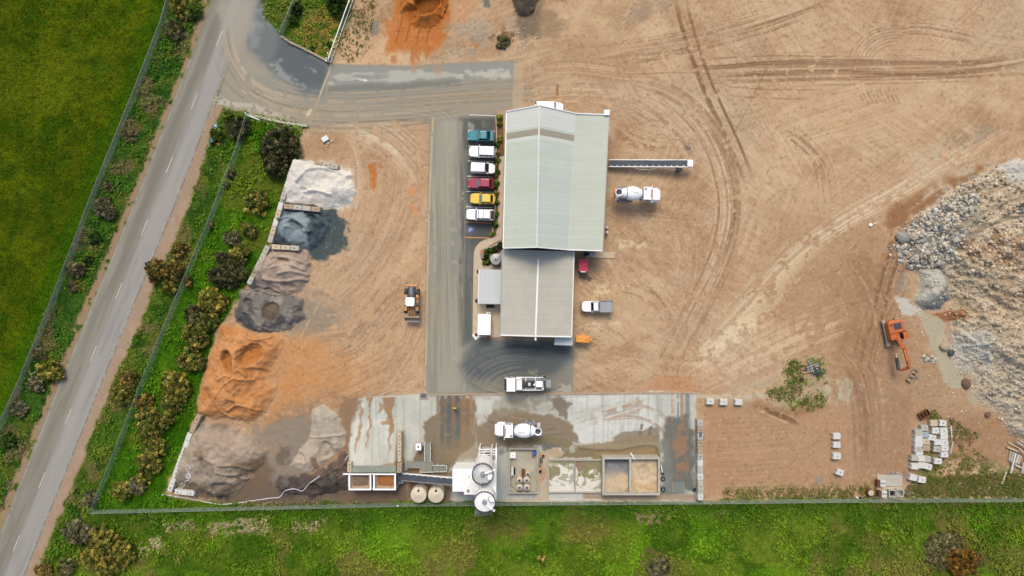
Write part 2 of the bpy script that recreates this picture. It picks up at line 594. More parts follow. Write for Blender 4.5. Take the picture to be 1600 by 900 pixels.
def stroke(path, w, col, a=0.6, soft=1.0, brk=None, lo=0.3, hi=0.6, dz=0.0, fade=False, cls=None):
 pts = path if isinstance(path, np.ndarray) else catmull(path)
 sl, D = sdstroke(pts, w)
 al = 1 - sstep(D, w / 2 - soft * 0.5, w / 2 + soft)
 if brk is not None:
  al = al * sstep(brk[sl], lo, hi)
 if fade:
  p0, p1 = pts[0], pts[-1]
  r0 = np.hypot(gx[sl] - p0[0], gy[sl] - p0[1]); r1 = np.hypot(gx[sl] - p1[0], gy[sl] - p1[1])
  L_ = np.hypot(*(pts[1:] - pts[:-1]).T).sum()
  al = al * sstep(np.minimum(r0, r1), 0, max(L_ * 0.2, 8))
 if col is not None:
  put(sl, al * a, col)
 if dz:
  Z[sl] += dz * al
 if cls is not None:
  CLS[sl] = np.where(D < w / 2, cls, CLS[sl])

def offset(pts, o):
 t = np.gradient(pts, axis=0)
 t /= np.maximum(np.hypot(t[:, 0], t[:, 1]), 1e-6)[:, None]
 return pts + np.stack([-t[:, 1], t[:, 0]], 1) * o

_tr = random.Random(21)

def ruts(path, offs, w, col, a=0.5, lo=0.3, hi=0.6, brk=None, dz=-0.02, wob=0.6, fade=True):
 base = catmull(path)
 n = len(base)
 lo, hi = lo - .2, hi - .24
 for o in offs:
  ph = _tr.random() * 6
  p = offset(base, o)
  p = p + np.stack([np.sin(np.arange(n) * 0.13 + ph), np.cos(np.arange(n) * 0.11 + ph)], 1) * wob
  stroke(p, w * _tr.uniform(0.8, 1.2), col, a * _tr.uniform(0.75, 1.1), 0.9, brk, lo, hi, dz, fade)

def fan(path, spread, count, wr, cols, ar=(0.1, 0.35), lo=0.3, hi=0.6, brk=None, cutends=0.5, dz=-0.006):
 """a sheaf of faint wheel marks along a path"""
 base = catmull(path)
 lo, hi = lo - .2, hi - .1
 ar = (ar[0] * 1.25, ar[1] * 1.3)
 for i in range(int(count * 1.35)):
  o = _tr.gauss(0, 0.45) * spread
  p = offset(base, o)
  if cutends:
   n = len(p)
   s0 = int(_tr.uniform(0, cutends) * n * 0.6); s1 = n - int(_tr.uniform(0, cutends) * n * 0.6)
   if s1 - s0 < 4:
    continue
   p = p[s0:s1]
  stroke(p, _tr.uniform(*wr), _tr.choice(cols), _tr.uniform(*ar), 0.8, brk, lo, hi, dz, True)

# ---------- grass (everything that is not something else)
C[:] = (72, 100, 26)
PADDOCK = [(-140, -120), (272, -120), (263, 20), (150, 300), (33, 585), (-8, 680), (-140, 940)]
sl_all = (slice(0, NY), slice(0, NX))
put(sl_all, sstep(N60, 0.4, 0.8) * 0.6, (88, 112, 34))
put(sl_all, sstep(N25, 0.55, 0.85) * 0.5, (48, 80, 18))
put(sl_all, sstep(fbm(90, 4, 31), 0.62, 0.8) * 0.55, (112, 112, 52))
area(PADDOCK, (70, 80, 10), 1.0, 2, 0, 1.5, cls=1)
sl, d = sdist(PADDOCK)
inp = sstep(d, 0, 4)
put(sl, inp * sstep(N60[sl], 0.3, 0.75) * 0.7, (88, 96, 18))
put(sl, inp * sstep(N25[sl], 0.5, 0.85) * 0.65, (52, 66, 6))
put(sl, inp * sstep(fbm(14, 3, 33)[sl], 0.62, 0.85) * 0.5, (44, 74, 10))
put(sl, inp * sstep(fbm(120, 4, 35)[sl], 0.55, 0.8) * 0.45, (100, 102, 32))
put(sl, inp * (1 - sstep(d, 4, 40)) * 0.6, (50, 88, 14))
SOUTH = [(-120, 815), (140, 806), (640, 794), (900, 791), (1130, 788), (1720, 786), (1720, 1000), (-120, 1000)]
sl, d = sdist(SOUTH, 3, 2)
inp = sstep(d, -2, 4)
put(sl, inp * 0.9, (82, 104, 26))
put(sl, inp * sstep(N60[sl], 0.42, 0.75) * 0.8, (102, 122, 36))
put(sl, inp * sstep(fbm(40, 4, 37)[sl], 0.52, 0.8) * 0.7, (56, 88, 16))
put(sl, inp * sstep(fbm(70, 4, 38)[sl], 0.58, 0.8) * 0.7, (116, 106, 58))
put(sl, inp * sstep(fbm(50, 4, 39)[sl], 0.6, 0.8) * 0.5, (96, 140, 24))
put(sl, inp * (1 - sstep(d, 4, 42)) * 0.55, (50, 84, 20))
for p, c, a in (([(1440, 850), (1500, 842), (1545, 870), (1530, 900), (1450, 895)], (92, 72, 52), .75),
    ([(1000, 850), (1040, 860), (1060, 900), (990, 900)], (100, 92, 58), .6),
    ([(255, 815), (300, 808), (310, 825), (260, 832)], (160, 140, 120), .55),
    ([(320, 815), (420, 805), (425, 832), (330, 835)], (165, 145, 124), .5),
    ([(455, 815), (512, 808), (505, 832), (460, 830)], (165, 145, 124), .5),
    ([(215, 850), (255, 838), (252, 862), (222, 866)], (170, 150, 130), .6),
    ([(985, 805), (1040, 795), (1045, 815), (1000, 822)], (150, 128, 104), .5),
    ([(1080, 805), (1130, 798), (1125, 815)], (140, 120, 100), .5)):
 area(p, c, min(1, a + .3), 4, 3, 3, N5, .35, .55)
area([(445, 40), (470, 20), (550, 0), (515, 96), (480, 78)], (138, 116, 58), .75, 8, 5, 5, N10, .25, .6)
area([(470, 40), (530, 20), (512, 90), (484, 76)], (150, 116, 72), .5, 6, 5, 5, N5, .35, .6)
area([(1300, 815), (1700, 800), (1700, 930), (1240, 930)], (112, 104, 56), .55, 20, 8, 5, N25, .25, .65)
# compound grass between perimeter fence and the bays
INNER = [(385, 178), (480, 197), (468, 250), (437, 330), (418, 388), (382, 452), (336, 520), (306, 645), (258, 772), (300, 790), (142, 802), (210, 640), (285, 450), (347, 300)]
sl, d = sdist(INNER, 1, 1)
inp = sstep(d, -2, 3)
put(sl, inp * 0.9, (62, 104, 16))
put(sl, inp * sstep(N25[sl], 0.45, 0.8) * 0.6, (88, 122, 26))
put(sl, inp * sstep(fbm(18, 3, 41)[sl], 0.55, 0.85) * 0.6, (40, 78, 8))
put(sl, inp * sstep(N60[sl], 0.6, 0.85) * 0.6, (104, 104, 40))
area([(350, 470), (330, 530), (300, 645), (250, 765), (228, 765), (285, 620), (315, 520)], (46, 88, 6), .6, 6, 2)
# verge west of road: rank weeds and dead scrub
VW = [(263, 20), (150, 300), (33, 585), (-30, 740), (-30, 800), (5, 800), (92, 585), (205, 320), (282, 110), (322, -20), (280, -20)]
sl, d = sdist(VW, 2, 2)
inp = sstep(d, -2, 3)
put(sl, inp * 0.9, (58, 92, 30))
put(sl, inp * sstep(fbm(22, 4, 43)[sl], 0.5, 0.75) * 0.75, (88, 96, 36))
put(sl, inp * sstep(fbm(16, 4, 44)[sl], 0.55, 0.78) * 0.75, (40, 72, 22))
put(sl, inp * sstep(fbm(30, 4, 46)[sl], 0.6, 0.78) * 0.8, (104, 92, 70))
VE = [(330, 185), (372, 180), (342, 300), (278, 450), (202, 640), (136, 800), (90, 880), (60, 960), (36, 960), (66, 860), (178, 600), (300, 300)]
sl, d = sdist(VE, 2, 2)
inp = sstep(d, -2, 3)
put(sl, inp * 0.85, (70, 98, 30))
put(sl, inp * sstep(fbm(22, 4, 47)[sl], 0.5, 0.75) * 0.75, (98, 106, 40))
put(sl, inp * sstep(fbm(15, 4, 48)[sl], 0.55, 0.78) * 0.75, (42, 74, 22))
put(sl, inp * sstep(fbm(36, 4, 49)[sl], 0.6, 0.78) * 0.7, (120, 104, 70))

# ---------- bare soil of the yard
YARD = [(553, -120), (553, 0), (516, 99), (484, 196), (470, 200), (466, 250), (437, 330), (418, 388), (382, 452), (336, 520), (306, 645), (256, 772),
  (300, 783), (560, 782), (640, 782), (1100, 783), (1250, 778), (1380, 780), (1600, 778), (1740, 778), (1740, -120)]
area(YARD, (192, 155, 122), 1.0, 3.0, 1.2, 2.0)
sl, d = sdist(YARD, 1.2, 2.0)
CLS[sl] = np.where(d > 0, 2, CLS[sl])
inp = sstep(d, 0, 4)
put(sl, inp * sstep(N200[sl], 0.35, 0.75) * 0.55, (204, 170, 138))
put(sl, inp * sstep(fbm(150, 5, 51)[sl], 0.5, 0.8) * 0.5, (176, 138, 106))
put(sl, inp * sstep(N25[sl], 0.5, 0.8) * 0.25, (172, 138, 108))
put(sl, inp * sstep(fbm(40, 5, 54, 2.6, .5, -.45)[sl], .52, .8) * .4, (170, 136, 104))
put(sl, inp * sstep(fbm(36, 5, 55, 2.6, .45, .5)[sl], .55, .85) * .4, (212, 184, 148))
put(sl, inp * sstep(fbm(110, 5, 56, 2, .7, -.6)[sl], .5, .75) * .35, (204, 174, 136))
put(sl, inp * sstep(fbm(8, 3, 52)[sl], 0.6, 0.95) * 0.15, (212, 182, 150))
put(sl, inp * sstep(fbm(170, 5, 57)[sl], .48, .75) * .5, (184, 162, 138))
put(sl, inp * sstep(fbm(120, 5, 58)[sl], .58, .8) * .45, (166, 130, 100))
put(sl, inp * sstep(fbm(60, 5, 59)[sl], .6, .85) * .4, (208, 184, 154))
# drag marks: the soil was bladed and driven over in many directions
for k_, rot in enumerate((-1.2, -.75, -.3, .15, .6, 1.05)):
 w_ = inp * sstep(vnoise(130, 300 + k_)[sl], .42, .75)
 s1 = fbm(9, 4, 310 + k_, 9, .3, rot)[sl]
 put(sl, w_ * sstep(s1, .56, .85) * .2, (150, 117, 90))
 put(sl, w_ * sstep(1 - s1, .58, .85) * .22, (216, 187, 152))
# soil zones
D1, D2, DL = (128, 96, 70), (146, 112, 84), (220, 196, 164)
area([(1200, 330), (1400, 330), (1410, 480), (1400, 620), (1250, 560), (1190, 450)], (174, 138, 108), .7, 40, 10)
area([(1330, 400), (1400, 370), (1412, 440), (1400, 500), (1370, 600), (1300, 640), (1320, 520)], (150, 112, 82), .6, 18, 8, 3, N25, .2, .6)
area([(1290, 430), (1400, 430), (1440, 500), (1470, 600), (1450, 660), (1340, 640), (1310, 540)], (160, 124, 94), .55, 22, 8, 3)
fan([(1420, 400), (1390, 470), (1365, 540), (1350, 640)], 30, 40, (1, 3), [(132, 98, 72), (178, 144, 114)], (.12, .36), .3, .6, N10)
area([(1390, 320), (1470, 280), (1600, 240), (1600, 262), (1500, 296), (1440, 335), (1400, 380), (1380, 400)], (142, 98, 66), .75, 8, 5, 3, N25, .15, .55)
area([(1100, 628), (1290, 640), (1420, 620), (1430, 740), (1380, 775), (1250, 772), (1100, 780)], (176, 138, 108), .85, 8, 4)
area([(1330, 600), (1420, 620), (1425, 740), (1340, 740)], (158, 124, 98), .6, 14, 5)
area([(1440, 640), (1560, 650), (1600, 690), (1600, 735), (1480, 715)], (160, 122, 92), .8, 8, 5, 3)
area([(1410, 560), (1480, 560), (1540, 660), (1440, 660)], (172, 140, 110), .7, 10, 5, 3)
area([(1160, 625), (1290, 640), (1230, 652), (1185, 645)], (148, 108, 76), .6, 8, 5, 4)
area([(1440, 700), (1600, 740), (1600, 790), (1400, 790), (1436, 740)], (104, 104, 50), .85, 10, 8, 5, N10, .2, .55)
area([(1130, 760), (1380, 752), (1400, 790), (1130, 790)], (118, 112, 60), .6, 8, 6, 5, N10, .4, .6)
area([(560, 0), (620, 0), (600, 60), (560, 95), (520, 95), (545, 40)], (140, 112, 78), .6, 8, 6, 5, N10, .35, .6)
area([(518, 60), (600, 50), (640, 100), (800, 90), (806, 100), (640, 103), (516, 103)], (216, 178, 140), .6, 8, 4)
# orange sand spread, top
area([(612, -20), (706, -20), (702, 30), (694, 70), (678, 78), (640, 74), (604, 84), (618, 40)], (190, 112, 52), .9, 6, 3, 3)
area([(560, -10), (620, -10), (600, 60), (580, 60)], (178, 140, 108), .5, 10, 5)
area([(612, 40), (690, 30), (684, 70), (640, 76), (606, 72)], (170, 104, 56), .5, 6, 3, 4, N10, .3, .6)
area([(600, 30), (690, 20), (690, 80), (640, 82), (606, 78)], (194, 120, 66), .75, 8, 3, 3)
for x in (624, 640, 656, 672):
 ruts([(x + 6, 20), (x, 45), (x - 6, 66)], [0], 1.6, (132, 82, 44), .8, fade=False)
for p, c in (([(636, 70), (676, 68), (668, 92), (660, 78), (655, 98), (645, 84)], (184, 112, 60)), ([(640, 84), (652, 82), (648, 100), (641, 98)], (180, 112, 64)),
    ([(612, 88), (620, 86), (619, 98), (613, 96)], (178, 114, 70)), ([(715, 26), (732, 24), (730, 38), (718, 40)], (196, 126, 74)),
    ([(735, 60), (750, 58), (752, 74), (742, 74)], (188, 124, 80)), ([(700, 0), (745, 0), (730, 40), (706, 60)], (196, 150, 112))):
 area(p, c, .75, 2, 2, 2)
area([(690, 50), (800, 20), (830, 60), (800, 85), (720, 85), (690, 90)], (172, 156, 138), .7, 14, 8, 4, N25, .3, .65)
area([(700, 40), (760, 60), (740, 88), (700, 80)], (150, 138, 124), .5, 8, 5, 4, N10, .35, .65)
area([(760, 62), (785, 45), (806, 52), (800, 66), (775, 70)], (110, 86, 58), .75, 3, 3, 4, N5, .3, .55)
area([(755, 0), (765, 0), (766, 14), (756, 12)], (84, 100, 104), .7, 2, 2)
area([(795, -10), (900, -10), (880, 60), (830, 80), (806, 60)], (150, 124, 98), .7, 12, 6, 4, N25, .25, .6)
area([(800, 20), (845, 10), (838, 55), (815, 62)], (116, 102, 86), .7, 6, 4, 3)
area([(920, 0), (1060, 0), (1050, 40), (960, 40)], (150, 134, 116), .5, 14, 8, 4, N25, .35, .7)
area([(580, 36), (592, 34), (590, 56), (578, 58)], (120, 120, 118), .7, 2, 2, 2)
# left yard
LY = [(540, 195), (668, 190), (664, 612), (560, 640), (430, 640), (440, 520), (540, 400)]
area(LY, (196, 158, 124), .5, 10)
sl, d = sdist(LY)
nstk = fbm(30, 4, 61, 3.0, 0.5, -0.7)
put(sl, sstep(d, 0, 20) * sstep(nstk[sl], 0.5, 0.8) * 0.45, (166, 134, 106))
put(sl, sstep(d, 0, 20) * sstep(fbm(26, 4, 63, 2.5, 0.5, -1.0)[sl], 0.6, 0.85) * 0.4, (214, 182, 148))
area([(420, 520), (480, 500), (560, 570), (560, 640), (420, 660)], (198, 142, 94), .75, 26, 8, 4)
area([(430, 540), (500, 545), (520, 580), (440, 640)], (200, 136, 80), .5, 16, 6, 4, N25, .3, .7)
area([(430, 640), (570, 600), (560, 660), (540, 740), (430, 740)], (158, 128, 102), .75, 14, 7, 4)
area([(410, 665), (500, 635), (490, 700), (420, 735)], (140, 126, 110), .8, 10, 6, 5, N25, .3, .6)
area([(484, 196), (545, 192), (540, 250), (470, 250)], (176, 138, 106), .6, 8, 6, 4)
area([(505, 205), (530, 215), (510, 240), (480, 230)], (160, 120, 88), .5, 6, 5, 4, N5, .4, .6)
area([(440, 450), (520, 440), (560, 470), (520, 530), (440, 520)], (168, 146, 124), .6, 14, 7, 4, N25, .25, .65)
area([(576, 256), (588, 254), (589, 275), (585, 298), (579, 290)], (186, 112, 54), .9, 1.5, 1.5, 2)
area([(592, 256), (596, 255), (596, 265), (593, 265)], (180, 116, 62), .8, 1.2)
for p in ([(640, 295), (652, 290), (650, 310), (642, 312)], [(645, 318), (654, 316), (653, 338), (646, 336)], [(564, 330), (570, 328), (568, 340)], [(534, 400), (541, 396), (541, 412), (535, 414)]):
 area(p, (216, 146, 92), .7, 2, 2, 3, N5, .3, .6)
for p in ([(633, 300), (637, 298), (637, 304)], [(652, 326), (656, 324), (656, 330)], [(485, 455), (500, 452), (520, 455), (505, 462)], [(540, 438), (560, 430), (550, 445)], [(535, 540), (556, 536), (556, 542), (540, 545)]):
 area(p, (124, 112, 98), .7, 2, 2, 3, N5, .25, .55)

# spill fans below the bays (sand and grit trodden into the soil)
area([(500, 250), (548, 262), (560, 300), (552, 322), (520, 326), (500, 300)], (220, 212, 198), .95, 4, 3, 4)
area([(480, 385), (560, 330), (600, 420), (520, 460), (470, 450)], (190, 160, 130), .5, 16, 6)
area([(455, 470), (520, 480), (530, 520), (450, 520)], (142, 132, 118), .6, 10, 6, 4, N25, .2, .6)

area([(490, 320), (526, 326), (540, 350), (542, 380), (528, 400), (504, 410), (480, 392), (470, 350)], (70, 82, 85), .95, 3, 3, 5)
area([(505, 330), (550, 350), (548, 392), (505, 412)], (78, 88, 88), .7, 4, 4, 6, N5, .4, .65)
# pale mud, rubble edges, right of centre
area([(1290, 590), (1345, 596), (1350, 628), (1290, 622)], (188, 178, 156), .8, 3, 3, 4, fbm(14, 3, 65, .6, 3, .25), .35, .55)
area([(1350, 605), (1390, 612), (1380, 632), (1350, 628)], (180, 164, 140), .5, 5, 4, 4, N10, .3, .6)
area([(1185, 600), (1300, 585), (1300, 630), (1215, 640)], (172, 158, 128), .6, 8, 5, 5, N10, .35, .6)
for p in ([(1225, 575), (1240, 560), (1262, 570), (1255, 585), (1232, 588)], [(1200, 612), (1222, 605), (1250, 612), (1235, 622), (1208, 622)], [(1228, 592), (1256, 586), (1262, 600), (1232, 610)], [(1230, 625), (1290, 620), (1282, 636), (1245, 640)], [(1258, 560), (1290, 555), (1296, 590), (1270, 596)]):
 area(p, (98, 112, 44), .8, 4, 4, 5, N5, .3, .55)
area([(1090, 622), (1190, 622), (1195, 616), (1090, 616)], (196, 184, 162), .8, 2, 1, 2, N10, .2, .5)
area([(1200, 575), (1240, 560), (1210, 620), (1180, 610)], (186, 168, 146), .6, 8, 4, 4, N10, .3, .6)
area([(1030, 588), (1087, 586), (1087, 612), (1010, 612)], (192, 140, 102), .7, 4, 2, 2)
area([(990, 600), (1040, 590), (1040, 612), (985, 614)], (188, 144, 110), .6, 5, 3, 3)
# pale dusty haul band, upper right to lower centre
HB = [(1620, 168), (1540, 215), (1470, 258), (1400, 300), (1320, 345), (1250, 395), (1190, 455), (1120, 530), (1060, 600)]
fan(HB, 15, 60, (1.2, 4), [(212, 188, 156), (220, 198, 168), (204, 180, 150), (168, 136, 108)], (.1, .34), .42, .66, N10)
fan(HB[4:], 32, 90, (1.2, 5), [(214, 190, 156), (206, 180, 146), (170, 138, 110)], (.08, .26), .42, .66, N10)
fan([(1230, 480), (1150, 525), (1060, 590)], 22, 30, (1.5, 6), [(220, 198, 164)], (.12, .32), .42, .66, N10)
fan([(1350, 490), (1250, 525), (1140, 575), (1050, 610)], 26, 34, (1.5, 4.5), [(214, 184, 152), (206, 176, 146)], (.12, .36), .42, .66, N10)
fan([(1600, 260), (1500, 290), (1420, 350)], 30, 24, (2, 6), [(206, 192, 170), (120, 112, 104)], (.1, .4), .4, .65, N10)
area([(1420, 240), (1470, 215), (1500, 230), (1440, 270)], (190, 180, 160), .45, 8, 6, 4, N10, .35, .6)
area([(1460, 205), (1560, 195), (1540, 225), (1480, 232)], (132, 124, 112), .4, 8, 6, 4, N10, .4, .65)
# ruts, dark
T = (126, 94, 68)
ruts([(1053, -20), (1060, 20), (1073, 67), (1102, 147), (1133, 213), (1170, 300)], [-2.4, 0.2, 2.4], 2.0, T, .92, .2, .5, N10)
ruts([(1069, -20), (1076, 20), (1090, 67), (1107, 117), (1127, 163), (1153, 220), (1182, 292)], [-1.2, 1.0], 2.1, T, .92, .15, .5, N10)
ruts([(930, 95), (1000, 80), (1067, 70), (1133, 55), (1200, 36), (1270, 12), (1320, -10)], [-2, -.2, 1.6], 1.4, T, .6, .3, .6, N10)
ruts([(970, 103), (1050, 87), (1117, 73), (1200, 50), (1270, 25)], [-1.6, 0, 1.4], 1.3, T, .55, .3, .6, N10)
ruts([(1036, 108), (1090, 106), (1133, 105), (1200, 99), (1300, 97), (1400, 99), (1500, 99), (1550, 94), (1640, 78)], [-3.6, -1.6, .6, 2.6], 1.5, (112, 84, 62), .7, .15, .5, N10)
ruts([(1090, 121), (1150, 117), (1200, 115), (1300, 112), (1400, 115), (1480, 114), (1560, 106), (1640, 90)], [-2.6, -.6, 1.4, 3.0], 1.5, (116, 86, 64), .7, .2, .5, N10)
ruts([(1080, 93), (1200, 88), (1350, 89)], [0], 1.8, T, .6, .3, .6, N10)
ruts([(1047, 125), (1120, 126), (1200, 125), (1350, 121), (1500, 119), (1640, 112)], [0, 3], 1.8, T, .6, .3, .6, N10)
ruts([(960, 118), (1060, 113), (1130, 118)], [0], 1.5, T, .5, .3, .6, N10)
ruts([(1120, 135), (1200, 140), (1290, 140)], [0], 1.5, T, .45, .35, .6, N10)
ruts([(1133, 149), (1200, 153), (1270, 154)], [0], 1.8, T, .55, .3, .6, N10)
fan([(1100, 110), (1300, 106), (1620, 98)], 22, 24, (1, 2.2), [T, (150, 116, 88), (210, 178, 146)], (.15, .5), .3, .6, N10)
fan([(900, 90), (1060, 68), (1200, 30), (1280, 0)], 26, 26, (1, 2.4), [T, (206, 176, 146), (160, 126, 98)], (.12, .45), .35, .62, N10)
fan([(820, 112), (900, 108), (980, 118), (1040, 118)], 16, 20, (1, 2.5), [(166, 130, 100), (208, 176, 142)], (.2, .45), .3, .6, N10)
fan([(830, 150), (900, 145), (980, 150)], 20, 16, (1, 2.5), [(170, 134, 104), (212, 180, 148)], (.2, .4), .3, .6, N10)
ruts([(1225, 40), (1200, 100), (1170, 165), (1130, 245)], [0], 1.4, T, .5, .4, .6, N5)
ruts([(1240, 45), (1218, 100), (1190, 160), (1150, 235)], [0], 1.0, (166, 132, 102), .5, .35, .6, N5)
ruts([(855, 75), (890, 70), (915, 80), (935, 105)], [0, -14], 1.2, (158, 122, 94), .5, .3, .6, N5)
for r, o in ((0, 0),):
 for k in range(7):
  rr = 38 + k * 5.5
  ruts([(1400 + rr * math.cos(t) * 1.05, 104 + rr * math.sin(t) * .9) for t in np.linspace(math.pi * 1.02, math.pi * (1.55 + .03 * k), 7)], [0], 1.5, (134, 102, 76), .5, .3, .6, N5)
fan([(1380, 55), (1430, 42), (1500, 52), (1560, 70)], 18, 20, (1, 2), [(140, 108, 80), (206, 176, 146)], (.2, .45), .3, .6, N5)
for k in range(9):
 x = 1338 + k * 7
 ruts([(x, 135), (x + 6, 150), (x + 14, 165)], [0], 1.8, (138, 104, 78), .5, .35, .6, N5)
ruts([(1225, 205), (1250, 222), (1275, 250), (1288, 300)], [-4, 6], 3.0, (140, 106, 78), .5, .3, .6, N5)
fan([(1210, 200), (1250, 215), (1290, 260), (1300, 320)], 18, 16, (1, 2.4), [(144, 110, 82), (208, 178, 146)], (.15, .4), .3, .6, N5)
# the big sweep round the shed
SW = [(960, 128), (1030, 142), (1085, 180), (1120, 235), (1138, 300), (1136, 360), (1118, 420), (1090, 475), (1055, 540), (1020, 600)]
fan(SW, 22, 60, (1.2, 3.6), [(150, 116, 88), (140, 108, 80), (160, 128, 100)], (.2, .5), .25, .55, N10, .6)
fan(SW, 26, 40, (1.0, 2.2), [(218, 190, 158), (212, 182, 150)], (.15, .4), .25, .55, N10, .6)
ruts(SW[2:7], [-12, -10, -8, -6, -4], 1.6, (136, 104, 78), .5, .3, .6, N10)
ruts([(1149, 300), (1148, 345), (1130, 402), (1112, 437)], [0, 3], 1.6, (128, 96, 72), .5, .2, .5, N10)
fan([(950, 140), (1010, 160), (1070, 215), (1110, 290)], 26, 34, (1, 2.6), [(206, 176, 146), (158, 124, 96)], (.12, .4), .3, .6, N10)
fan([(1045, 300), (1080, 380), (1070, 460), (1040, 540)], 40, 30, (1, 2), [(204, 174, 144), (166, 132, 104)], (.1, .35), .35, .6, N10)
# mixer turning marks
ruts([(965, 330), (1040, 330), (1090, 318), (1110, 295)], [0, 6], 1.5, (150, 116, 90), .45, .3, .6, N10)
ruts([(1000, 338), (1040, 342), (1085, 335)], [0, 6], 1.5, (150, 118, 92), .35, .3, .6, N10)
# ute turning marks
ruts([(963, 455), (995, 462), (1025, 480), (1040, 515)], [0, -14], 2.8, (150, 116, 90), .55, .3, .6, N5)
ruts([(985, 440), (1015, 452), (1040, 480), (1050, 505)], [0], 2.8, (146, 112, 86), .55, .3, .6, N5)
ruts([(940, 500), (970, 510), (990, 530)], [0, 10], 2, (158, 124, 96), .45, .35, .6, N5)
for k in range(10):
 ruts([(985 + k * 5, 470 - k * 3), (1000 + k * 5, 446 - k * 3)], [0], 1.4, (214, 186, 156), .4, .35, .6, N5)
for p in ([(960, 378), (985, 376), (1015, 384), (1010, 392), (970, 388)], [(925, 445), (955, 440), (960, 455), (930, 460)], [(955, 442), (982, 442), (984, 452), (965, 452)], [(950, 507), (966, 504), (968, 514), (958, 514)], [(925, 505), (940, 503), (942, 516), (926, 516)], [(905, 508), (930, 500), (930, 515)]):
 area(p, (224, 200, 168), .7, 3, 3, 4, N5, .25, .55)
area([(868, 132), (872, 132), (872, 150), (868, 150)], (150, 100, 62), .8, 1.2, 1, 1)
area([(900, 418), (912, 422), (926, 436), (920, 440), (905, 432)], (92, 88, 80), .8, 2, 1, 2)
area([(897, 395), (945, 395), (940, 420), (912, 430), (897, 425)], (150, 132, 104), .6, 8, 4)
area([(952, 182), (975, 190), (970, 330), (950, 370), (946, 300)], (170, 130, 96), .5, 8, 4, 3, N25, .2, .6)
fan([(960, 190), (1000, 215), (1060, 225)], 30, 40, (1, 4), [(150, 112, 82), (206, 168, 132)], (.1, .4), .35, .6, N5)
# yard left sweeps
fan([(480, 175), (545, 200), (600, 225), (640, 265), (662, 320)], 22, 50, (1, 2.6), [(216, 192, 160), (168, 138, 112), (206, 178, 146)], (.12, .4), .3, .6, N10)
fan([(560, 190), (600, 200), (640, 230), (660, 260)], 16, 34, (.9, 2), [(222, 200, 168), (160, 130, 104)], (.15, .45), .3, .55, N10)
fan([(535, 205), (556, 240), (560, 300), (548, 360)], 14, 30, (1, 2.2), [(170, 138, 110), (210, 180, 148)], (.15, .4), .3, .6, N10)
fan([(620, 240), (610, 330), (560, 420), (490, 480)], 46, 70, (1, 4), [(170, 138, 110), (206, 176, 146), (160, 128, 102)], (.08, .28), .35, .65, N10)
fan([(640, 400), (610, 470), (560, 520), (480, 540)], 44, 60, (1, 3.4), [(156, 126, 100), (208, 178, 146), (150, 120, 96)], (.1, .34), .35, .65, N10)
fan([(655, 470), (630, 540), (590, 600), (540, 630)], 36, 50, (1, 3.2), [(158, 128, 102), (206, 176, 142)], (.1, .3), .35, .65, N10)
fan([(650, 540), (560, 590), (480, 620), (420, 630)], 36, 50, (1, 3.4), [(170, 128, 94), (206, 160, 116)], (.1, .3), .35, .65, N10)
for k in range(5):
 r = 60 + k * 7
 ruts([(505 + r * math.cos(t), 490 + r * .85 * math.sin(t)) for t in np.linspace(.05, 1.5, 7)], [0], 1.8, (148, 118, 94), .4, .35, .6, N5)
stroke([(520, 440), (490, 490), (468, 530)], 1.4, (222, 188, 148), .5, brk=N5)
stroke([(480, 172), (520, 180), (560, 202), (600, 222), (618, 238)], 6, (216, 198, 168), .65, 2.5, N10, .25, .55)
stroke([(555, 188), (592, 190), (620, 205)], 4, (222, 204, 176), .6, 2, N10, .3, .6)
fan([(640, 610), (560, 640), (480, 660)], 14, 16, (1, 2.4), [(140, 114, 92)], (.2, .5), .3, .6, N5)
area([(625, 618), (662, 610), (664, 618), (600, 622)], (200, 166, 132), .7, 2, 2)
# long harrow lines in the lower right plot
for k in range(16):
 y = 655 + k * 7.5
 ruts([(1105, y), (1170, y - 2), (1250, y - 8)], [0], 1.8, _tr.choice([(140, 108, 82), (204, 168, 134), (150, 116, 90)]), .3, .35, .65, N10)
fan([(1345, 560), (1355, 640), (1360, 740)], 24, 44, (1.5, 5), [(140, 108, 82), (184, 150, 120), (150, 118, 92)], (.12, .4), .25, .6, N10)
fan([(1300, 540), (1340, 580), (1360, 660)], 30, 30, (1, 3), [(140, 106, 80), (196, 160, 128)], (.12, .36), .3, .6, N10)
fan([(1180, 635), (1230, 655), (1250, 668)], 8, 12, (1.5, 3.5), [(118, 88, 64), (210, 176, 142)], (.3, .6), .3, .6, N5)
fan([(1420, 350), (1390, 430), (1370, 520)], 22, 40, (1.2, 3.5), [(126, 92, 66), (186, 152, 122), (112, 84, 62)], (.15, .45), .35, .6, N5)
fan([(1290, 400), (1340, 470), (1350, 560)], 50, 30, (1.5, 4), [(158, 122, 94), (190, 156, 124)], (.1, .3), .35, .6, N10)
for k in range(40):
 x, y = _tr.uniform(900, 1400), _tr.uniform(0, 620)
 a_ = _tr.uniform(-.8, .5); l_ = _tr.uniform(12, 40)
 stroke([(x, y), (x + l_ * math.cos(a_), y + l_ * math.sin(a_))], _tr.uniform(1, 2.4), _tr.choice([T, (214, 186, 154), (160, 124, 96)]), _tr.uniform(.15, .4), brk=N5, fade=True)
put(sl_all, (CLS == 2) * sstep(fbm(3.2, 2, 67), .86, 1.0) * .22, (226, 204, 176))
put(sl_all, (CLS == 2) * sstep(fbm(3.6, 2, 68), .88, 1.0) * .25, (112, 84, 62))

# the soil of this place is a touch yellower than fired clay
m_ = (CLS == 2)[..., None]
C[:] = np.where(m_, C * np.array([1.025, 1.045, 1.03], dtype=np.float32), C)
